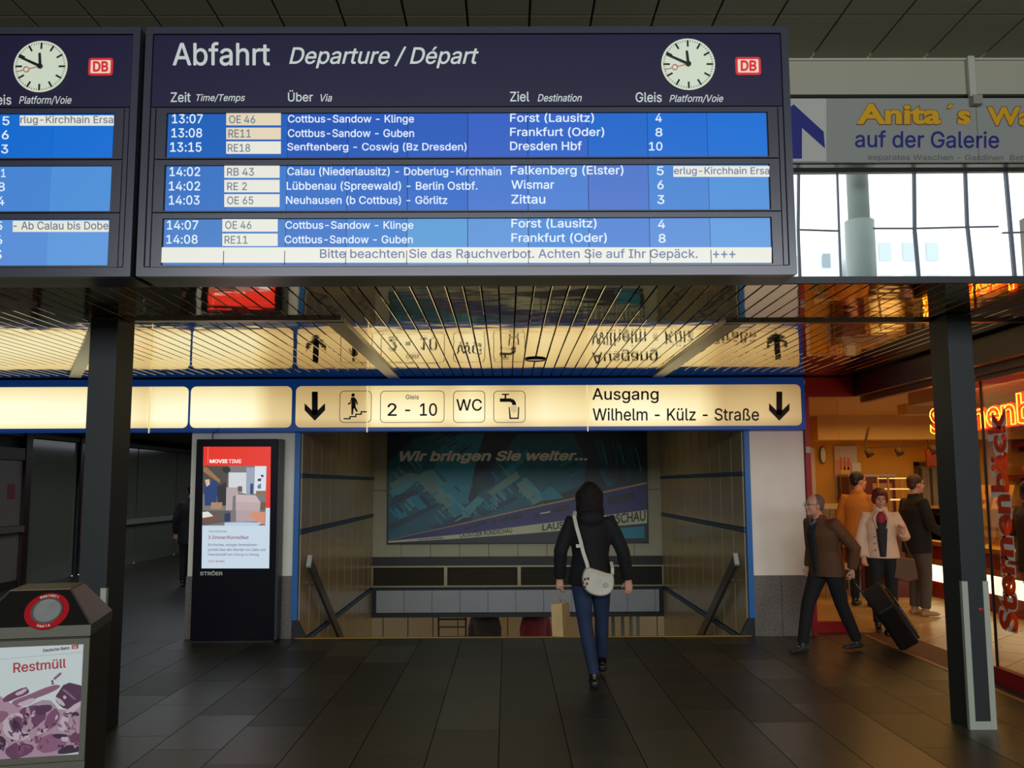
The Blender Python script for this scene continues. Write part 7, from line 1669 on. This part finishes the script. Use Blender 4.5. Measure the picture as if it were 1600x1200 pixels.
blackcloth = M('black_wool', (9, 9, 11), 0.85, var=.2, vs=30, bump=.2, bs=90)
jeans = M('blue_denim', (26, 44, 72), 0.8, var=.28, vs=5)
darkhair = M('dark_brown_hair', (22, 14, 12), 0.7, var=.35, vs=14, vscale=(5, 5, .6), bump=.6, bs=40, spec=.25)
leather = M('black_leather', (16, 15, 15), 0.4)
# --- woman walking away
t, X, J, hp = person('woman seen from behind in black coat, blue jeans and long dark hair', (0.715, 7.93, 0), 0, 1.70,
    dict(ankL=(.00, -.20, .10), kneeL=(-.055, -.01, .50), ankR=(.115, .30, .13), kneeR=(.105, .17, .52), hipL=(-.085, 0, .9), hipR=(.085, 0.02, .9),
         elL=(-.262, -.05, 1.12), wrL=(-.268, .03, .875), elR=(.275, -.05, 1.11), wrR=(.325, .02, .865), hdL=(0.02, .02, -1), hdR=(.05, .04, -1), pdL=(1, .2, 0), pdR=(-.6, -.7, 0), curl=.75),
    dict(leg=.93, boot=.10, cuff=.85, collar=.082, flare=1.06, extra=[((0, -.10, 1.40), (.11, .06, .07))]), blackcloth, jeans, leather, darkhair, 'long', hem=.83, bulk=.98, voxel=.008, female=True)
# cross-body bag
bagm = M('cream_grey_nylon', (196, 190, 170), 0.6, var=.08, vs=12, bump=.3, bs=40)
bgP = lambda x, y, Y=7.70: at_y(x, y, Y)
bag = thing('shoulder_bag', 'pale cream shoulder bag with long strap worn across the black coat', 'bag', bgP(936, 930))
out = [(916, 885), (926, 888), (940, 892), (952, 897), (957, 894), (960, 905), (959, 920), (952, 929), (938, 932.5), (922, 929), (911, 919), (908.5, 905), (911, 893)]
b = MB()
n_ = len(out); cc = sum((bgP(*p) for p in out), Vector()) / n_
ringsY = [(-.03, .72), (-.048, .9), (-.02, 1.02), (.03, 1.0), (.06, .85)]
vs, fsx = [], []
for dy, k in ringsY:
    for p in out: q = bgP(*p); vs.append(cc + (q - cc) * k + Vector((0, dy, 0)))
# order from back to front
for r_ in range(len(ringsY) - 1):
    for i in range(n_): fsx.append((r_ * n_ + i, r_ * n_ + (i + 1) % n_, (r_ + 1) * n_ + (i + 1) % n_, (r_ + 1) * n_ + i))
fsx += [tuple(range(n_)), tuple((len(ringsY) - 1) * n_ + i for i in range(n_))[::-1]]
b.add(vs, fsx, True); o = b.build('pouch', bagm, bag)
sb_ = o.modifiers.new('sub', 'SUBSURF'); sb_.levels = 1; sb_.render_levels = 2
def ribbon(mb, pts, w, th_=.004, nrm=Vector((0, -1, 0))):
    for a, c in zip(pts[:-1], pts[1:]): mb.bar(a, c, w, th_, up=nrm)
q = [at_y(x, y, Y) for x, y, Y in ((899, 799, 7.87), (897, 806, 7.80), (901, 824, 7.745), (907, 845, 7.715), (911, 862, 7.71), (917, 880, 7.70), (919, 889, 7.70))]
b = MB(); ribbon(b, q, .030); b.build('strap', bagm, bag)
q = [at_y(x, y, Y) for x, y, Y in ((957, 898, 7.72), (957, 888, 7.74), (955, 878, 7.80))]
b = MB(); ribbon(b, q, .026); b.build('strap', bagm, bag)
q = at_y(904, 853, 7.708); MB().box((q.x - .022, q.y - .008, q.z - .014), (q.x + .022, q.y, q.z + .014)).build('buckle', M('buckle', (150, 150, 140), 0.3, metal=.8), bag)
b = MB()
q = at_y(947, 914, 7.645); b.tube([q, q + Vector((0, -.004, 0))], .020, 16); b.build('round_badge', M('badge_beige', (170, 156, 136), 0.5), bag)
b = MB()
for x, y in ((914, 905), (917, 912), (914, 917), (919, 904), (911, 910)): b.ell(at_y(x, y, 7.65), (.010, .006, .012), 6, 5)
o = b.build('charm', M('charm_brown', (110, 66, 48), 0.5), bag); o['kind'] = 'stuff'
# paper carrier bag
pb = thing('paper_bag', 'tan paper carrier bag hanging from the left hand of the woman in black', 'bag', at_y(875, 995, 7.98))
kr = M('kraft_paper', (182, 152, 100), 0.7, var=.06, vs=8); krd = M('kraft_paper_side', (150, 118, 74), 0.7)
def PBq(x, y, Y): return at_y(x, y, Y)
A = [PBq(863, 994, 7.93), PBq(880, 995, 7.90), PBq(893, 994, 8.0), PBq(878, 993, 8.06)]
Bt = [PBq(861, 944, 7.95), PBq(878, 943, 7.93), PBq(889, 941, 8.0), PBq(874, 942, 8.04)]
b = MB()
fo = MB()
MB().add(A + Bt, [(0, 1, 5, 4), (2, 3, 7, 6), (3, 0, 4, 7), (0, 3, 2, 1)]).build('front_panel', kr, pb)
MB().add([A[1], A[2], Bt[2], Bt[1]], [(0, 1, 2, 3)]).build('gusset', krd, pb)
hdl = at_y(868.5, 929, 7.95)
for a, c in ((Bt[0].lerp(Bt[1], .25), Bt[0].lerp(Bt[1], .75)), (Bt[3].lerp(Bt[2], .25), Bt[3].lerp(Bt[2], .75))):
    MB().tube([a, a.lerp(hdl, .7), hdl, c.lerp(hdl, .7), c], .003, 6).build('handle', kr, pb)

# --- elderly man with wheeled case
brown = M('brown_jacket', (88, 54, 26), 0.8, var=.12, vs=8)
darktr = M('black_trousers', (18, 17, 18), 0.85)
greyhair = M('grey_hair', (96, 84, 74), 0.6, var=.2, vs=30)
PXM = (3.235, 9.34)
t, X, J, hp = person('elderly man in glasses and brown jacket striding along with a black wheeled case', (*PXM, 0), 114, 1.60,
    dict(hip=(0, .0, .92), waist=(0, .02, 1.07), chest=(0, .05, 1.26), neck=(0, .085, 1.42), head=(0, .145, 1.555), shL=(-.18, .05, 1.37), shR=(.18, .05, 1.37),
         ankL=(-.08, -.30, .11), kneeL=(-.09, -.10, .50), ankR=(.08, .30, .09), kneeR=(.09, .20, .50), hipL=(-.09, 0, .89), hipR=(.09, 0, .89),
         elL=(-.30, -.12, 1.10), wrL=(-.27, -.09, .88), elR=(.22, .0, 1.08), wrR=(.19, .08, .88), hdL=(.1, -.05, -1), pdL=(1, .1, .1), curl=.8),
    dict(name='jacket', leg=1.06), brown, darktr, M('dark_shoe', (40, 42, 46), 0.5), greyhair, 'receding', hem=.80, bulk=1.08, voxel=.009,
    shirt=(M('dark_waistcoat', (24, 30, 30), 0.8), .065), look=-12)
for s in (-1, 1):
    c = X @ hp(s * .031, .105, .012)
    rt = (X @ hp(1, .1, .01) - X @ hp(0, .1, .01)).normalized()
    MB().tube([c + rt * .020 * cos(k * pi / 8) + Vector((0, 0, .016 * sin(k * pi / 8))) for k in range(16)], .0018, 5, closed=True).build('spectacle_rim', M('spectacle_metal', (150, 140, 130), 0.3, metal=.8), t)
MB().tube([X @ hp(-.05, .1, .014), X @ hp(-.08, 0, .01)], .002, 5).build('spectacle_arm', M('spectacle_metal', (150, 140, 130), 0.3, metal=.8), t)
b = MB(); 
b.tube([X @ Vector((-.045, .17, 1.40)), X @ Vector((0, .185, 1.345)), X @ Vector((.045, .17, 1.40))], [.016, .02, .016], 8)
b.build('shirt_collar', M('blue_grey_shirt', (84, 98, 110), 0.7), t)
# wheeled case
cs = thing('wheeled_suitcase', 'black wheeled suitcase with a white label tilted behind the elderly man', 'suitcase', (3.98, 9.5, 0))
hnd = X @ (J['wrL'] + Vector((.01, -.01, -.09)))
wb = Vector((3.99, 9.56, .045))
ax = (hnd - wb); L_ = ax.length; ax.normalize()
sdv = Vector((.30, .95, 0)); sdv = (sdv - ax * sdv.dot(ax)).normalized(); nz = ax.cross(sdv)
if nz.z < 0: nz = -nz
csm = M('case_black', (14, 14, 16), 0.5, bump=.2, bs=60)
MB().obox(wb + ax * .33 + nz * .10, ax * .30, sdv * .19, nz * .105).build('shell', csm, cs, bevel=.03)
MB().obox(wb + ax * .33 + nz * .215, ax * .22, sdv * .15, nz * .022).build('front_pocket', M('case_pocket', (22, 22, 25), 0.6), cs, bevel=.012)
MB().obox(wb + ax * .46 + nz * .238 - sdv * .06, ax * .075, sdv * .05, nz * .003).build('label', M('label_white', (170, 168, 164), 0.5), cs)
for s in (-1, 1):
    MB().tube([wb + ax * .6 + sdv * .10 * s, hnd + sdv * .10 * s * .75], .007, 8).build('pull_bar', M('pull_bar_steel', (70, 70, 72), 0.3, metal=.7), cs)
    w_ = wb + sdv * .17 * s
    MB().tube([w_ - sdv * .015, w_ + sdv * .015], .045, 18).build('wheel', M('wheel_rubber', (20, 20, 20), 0.5), cs)
    MB().tube([w_ - sdv * .018, w_ + sdv * .018], .022, 14).build('wheel_hub', M('hub_pale', (180, 180, 170), 0.4), cs)
    MB().obox(wb + ax * .06 + nz * .21 + sdv * .12 * s, ax * .02, sdv * .015, nz * .02).build('foot', M('case_pocket', (22, 22, 25), 0.6), cs)
    MB().tube([wb + ax * .10 + nz * .22 + sdv * .185 * s, wb + ax * .56 + nz * .22 + sdv * .185 * s], .006, 6).build('edge_piping', M('piping_grey', (90, 90, 94), 0.4), cs)
MB().tube([hnd - sdv * .08, hnd + sdv * .08], .012, 8).build('grip', csm, cs)

# --- woman in cream jacket
cream_j = M('cream_jacket', (214, 184, 152), 0.75, var=.05, vs=8)
t, X, J, hp = person('woman with short reddish hair in a cream jacket over a red top', (4.37, 10.72, 0), 160, 1.62,
    dict(elL=(-.27, -.02, 1.10), wrL=(-.235, .17, 1.17), hdL=(.1, .1, 1), pdL=(1, .3, .1), elR=(.25, .0, 1.08), wrR=(.22, .1, .86), curl=.9, ankL=(-.09, -.12, .09), kneeL=(-.09, .02, .49), ankR=(.09, .16, .09), kneeR=(.09, .12, .49)),
    dict(name='jacket', leg=1.0, collar=.085), cream_j, darktr, leather, M('red_brown_hair', (84, 24, 20), 0.5, var=.3, vs=30), 'bob', hem=.86, bulk=1.05, voxel=.010, female=True, shirt=(M('black_top', (20, 16, 16), 0.7), .07), nod=14, look=8)
b = MB(); b.ell(X @ Vector((0, .125, 1.33)), (.055, .045, .085), 12, 8); b.build('red_top', M('red_top', (150, 20, 34), 0.7), t)
for s in (-1, 1): MB().tube([X @ Vector((s * .03, .10, 1.44)), X @ Vector((s * .085, .135, 1.34)), X @ Vector((s * .05, .165, 1.22))], [.008, .017, .006], 8).build('lapel', cream_j, t)
for z in (.96, 1.04, 1.12): MB().ell(X @ Vector((.085, .155, z)), (.008, .008, .008), 8, 5).build('button', M('button_brown', (90, 66, 50), 0.4), t)
wb_ = at_y(1417, 905, 10.62)
hb = thing('handbag', 'brown shoulder handbag hanging beside the woman in the cream jacket', 'bag', wb_)
b = MB(); q = [at_y(x, y, 10.60) for x, y in ((1401, 872), (1430, 873), (1436, 905), (1418, 910), (1397, 903))]
b.prism(q, (0, .12, 0)); b.build('pouch', M('brown_leather', (88, 56, 34), 0.5), hb, bevel=.015)
el = X @ (J['elL'].lerp(J['wrL'], .55))
for a in (q[0] + Vector((.03, .04, 0)), q[1] + Vector((-.03, .04, 0))):
    MB().tube([a, a.lerp(Vector((el.x, 10.64, el.z)), .6) , Vector((el.x + .02, 10.64, el.z + .02))], .007, 6).build('strap', M('brown_leather', (88, 56, 34), 0.5), hb)
# --- man in black coat at the counter
t, X, J, hp = person('man in a black coat and grey trousers standing in profile at the bakery counter', (5.25, 11.78, 0), -78, 1.79,
    dict(elR=(.26, .02, 1.08), wrR=(.20, .24, .99), hdR=(-.1, 1, -.1), pdR=(0, 0, 1), elL=(-.25, 0, 1.08), wrL=(-.22, .2, .98), hdL=(.1, 1, -.1), pdL=(0, 0, 1), curl=.6),
    dict(leg=1.08), blackcloth, M('grey_trousers', (70, 62, 52), 0.8), M('beige_shoe', (150, 120, 84), 0.6), M('brown_hair', (60, 36, 22), 0.6, var=.3, vs=30), 'short', hem=.76, bulk=1.04, voxel=.010)
wl_ = X @ Vector((.16, .36, .97))
wt_ = thing('wallet', 'black wallet in the hand of the man in the black coat', 'wallet', wl_)
MB().obox(wl_, (.06, 0, -.01), (0, .04, 0), (0, 0, .012)).build('cover', leather, wt_)
MB().obox(wl_ + Vector((0, 0, .013)), (.05, 0, -.01), (0, .035, 0), (0, 0, .001)).build('card', M('dark_card', (60, 50, 46), 0.5), wt_)
# --- man in ochre jacket
person('man in an ochre jacket with dark hair standing at the back of the bakery', (4.88, 12.7, 0), -40, 1.84, dict(),
    dict(name='jacket'), M('ochre_jacket', (176, 112, 34), 0.8, var=.06, vs=8), darktr, leather, M('black_hair', (18, 14, 14), 0.5), 'short', hem=.82, bulk=1.05, voxel=.012, look=-38)
# --- customer behind the shop window
person('customer in a dark purple-black coat behind the lettered shop window', (5.72, 10.0, 0), -85, 1.70, dict(),
    dict(leg=1.0), M('plum_coat', (34, 20, 30), 0.8), M('pale_grey_trousers', (120, 116, 108), 0.8), leather, M('black_hair', (18, 14, 14), 0.5), 'bob', hem=.72, bulk=1.05, voxel=.012, female=True)
# --- people on the lower level, seen through the gap over the steps
person('dark-clad traveller on the lower level, head hidden by the far wall', (-.42, 17.0, -2.05), 175, 1.72, dict(), dict(), M('dark_brown_coat', (44, 32, 22), 0.8), darktr, leather, darkhair, 'short', hem=.76, bulk=1.12, voxel=.014)
person('traveller in a dark red jacket on the lower level', (.52, 17.1, -2.05), 190, 1.70, dict(), dict(name='jacket'), M('dark_red_jacket', (110, 22, 30), 0.8), darktr, leather, darkhair, 'short', hem=.80, bulk=1.08, voxel=.014)
# --- person beyond the pier in the left passage
person('dark figure with a red sleeve half hidden behind the pale pier in the left passage', (-5.36, 15.6, 0), 10, 1.72, dict(), dict(), M('night_coat', (20, 20, 24), 0.8), darktr, leather, darkhair, 'short', hem=.70, bulk=1.02, voxel=.014)
lr = thing('railing', 'dark railing with upright posts on the lower level at the right end of the gap', 'railing', (2.1, 18.0, -2.05))
for x in (945, 958, 973, 986, 997):
    q = at_y(x, 980, 18.0); MB().box((q.x - .03, 17.98, -2.05), (q.x + .03, 18.02, -.5)).build('post', M('railing_green_grey', (70, 76, 62), 0.4, metal=.3), lr)
qa, qb = at_y(940, 974, 18.0), at_y(1003, 974, 18.0)
MB().box((qa.x, 17.97, -.85), (qb.x, 18.03, -.80)).build('hand_rail', M('railing_dark', (30, 30, 26), 0.4), lr)
# luggage trolley on the lower level
tx = at_y(708, 985, 17.4).x
lt = thing('luggage_trolley', 'dark metal luggage trolley on the lower level below the ventilation grille', 'trolley', (tx, 17.4, -2.05))
tm = M('trolley_steel', (60, 58, 54), 0.4, metal=.6)
for x in (-.25, .25):
    MB().bar((tx + x, 17.3, -1.95), (tx + x, 17.1, -.75), .03, .03).build('upright', tm, lt)
    MB().bar((tx + x, 17.1, -1.95), (tx + x, 17.9, -1.95), .03, .03).build('side_bar', tm, lt)
    for y in (17.2, 17.8): MB().tube([(tx + x - .02, y, -1.99), (tx + x + .02, y, -1.99)], .06, 12).build('wheel', leather, lt)
for z in (-.78, -.92, -1.1): MB().bar((tx - .25, 17.12, z), (tx + .25, 17.12, z), .03, .03).build('cross_bar', tm, lt)
MB().box((tx - .24, 17.2, -1.93), (tx + .24, 17.85, -1.91)).build('platform', tm, lt)
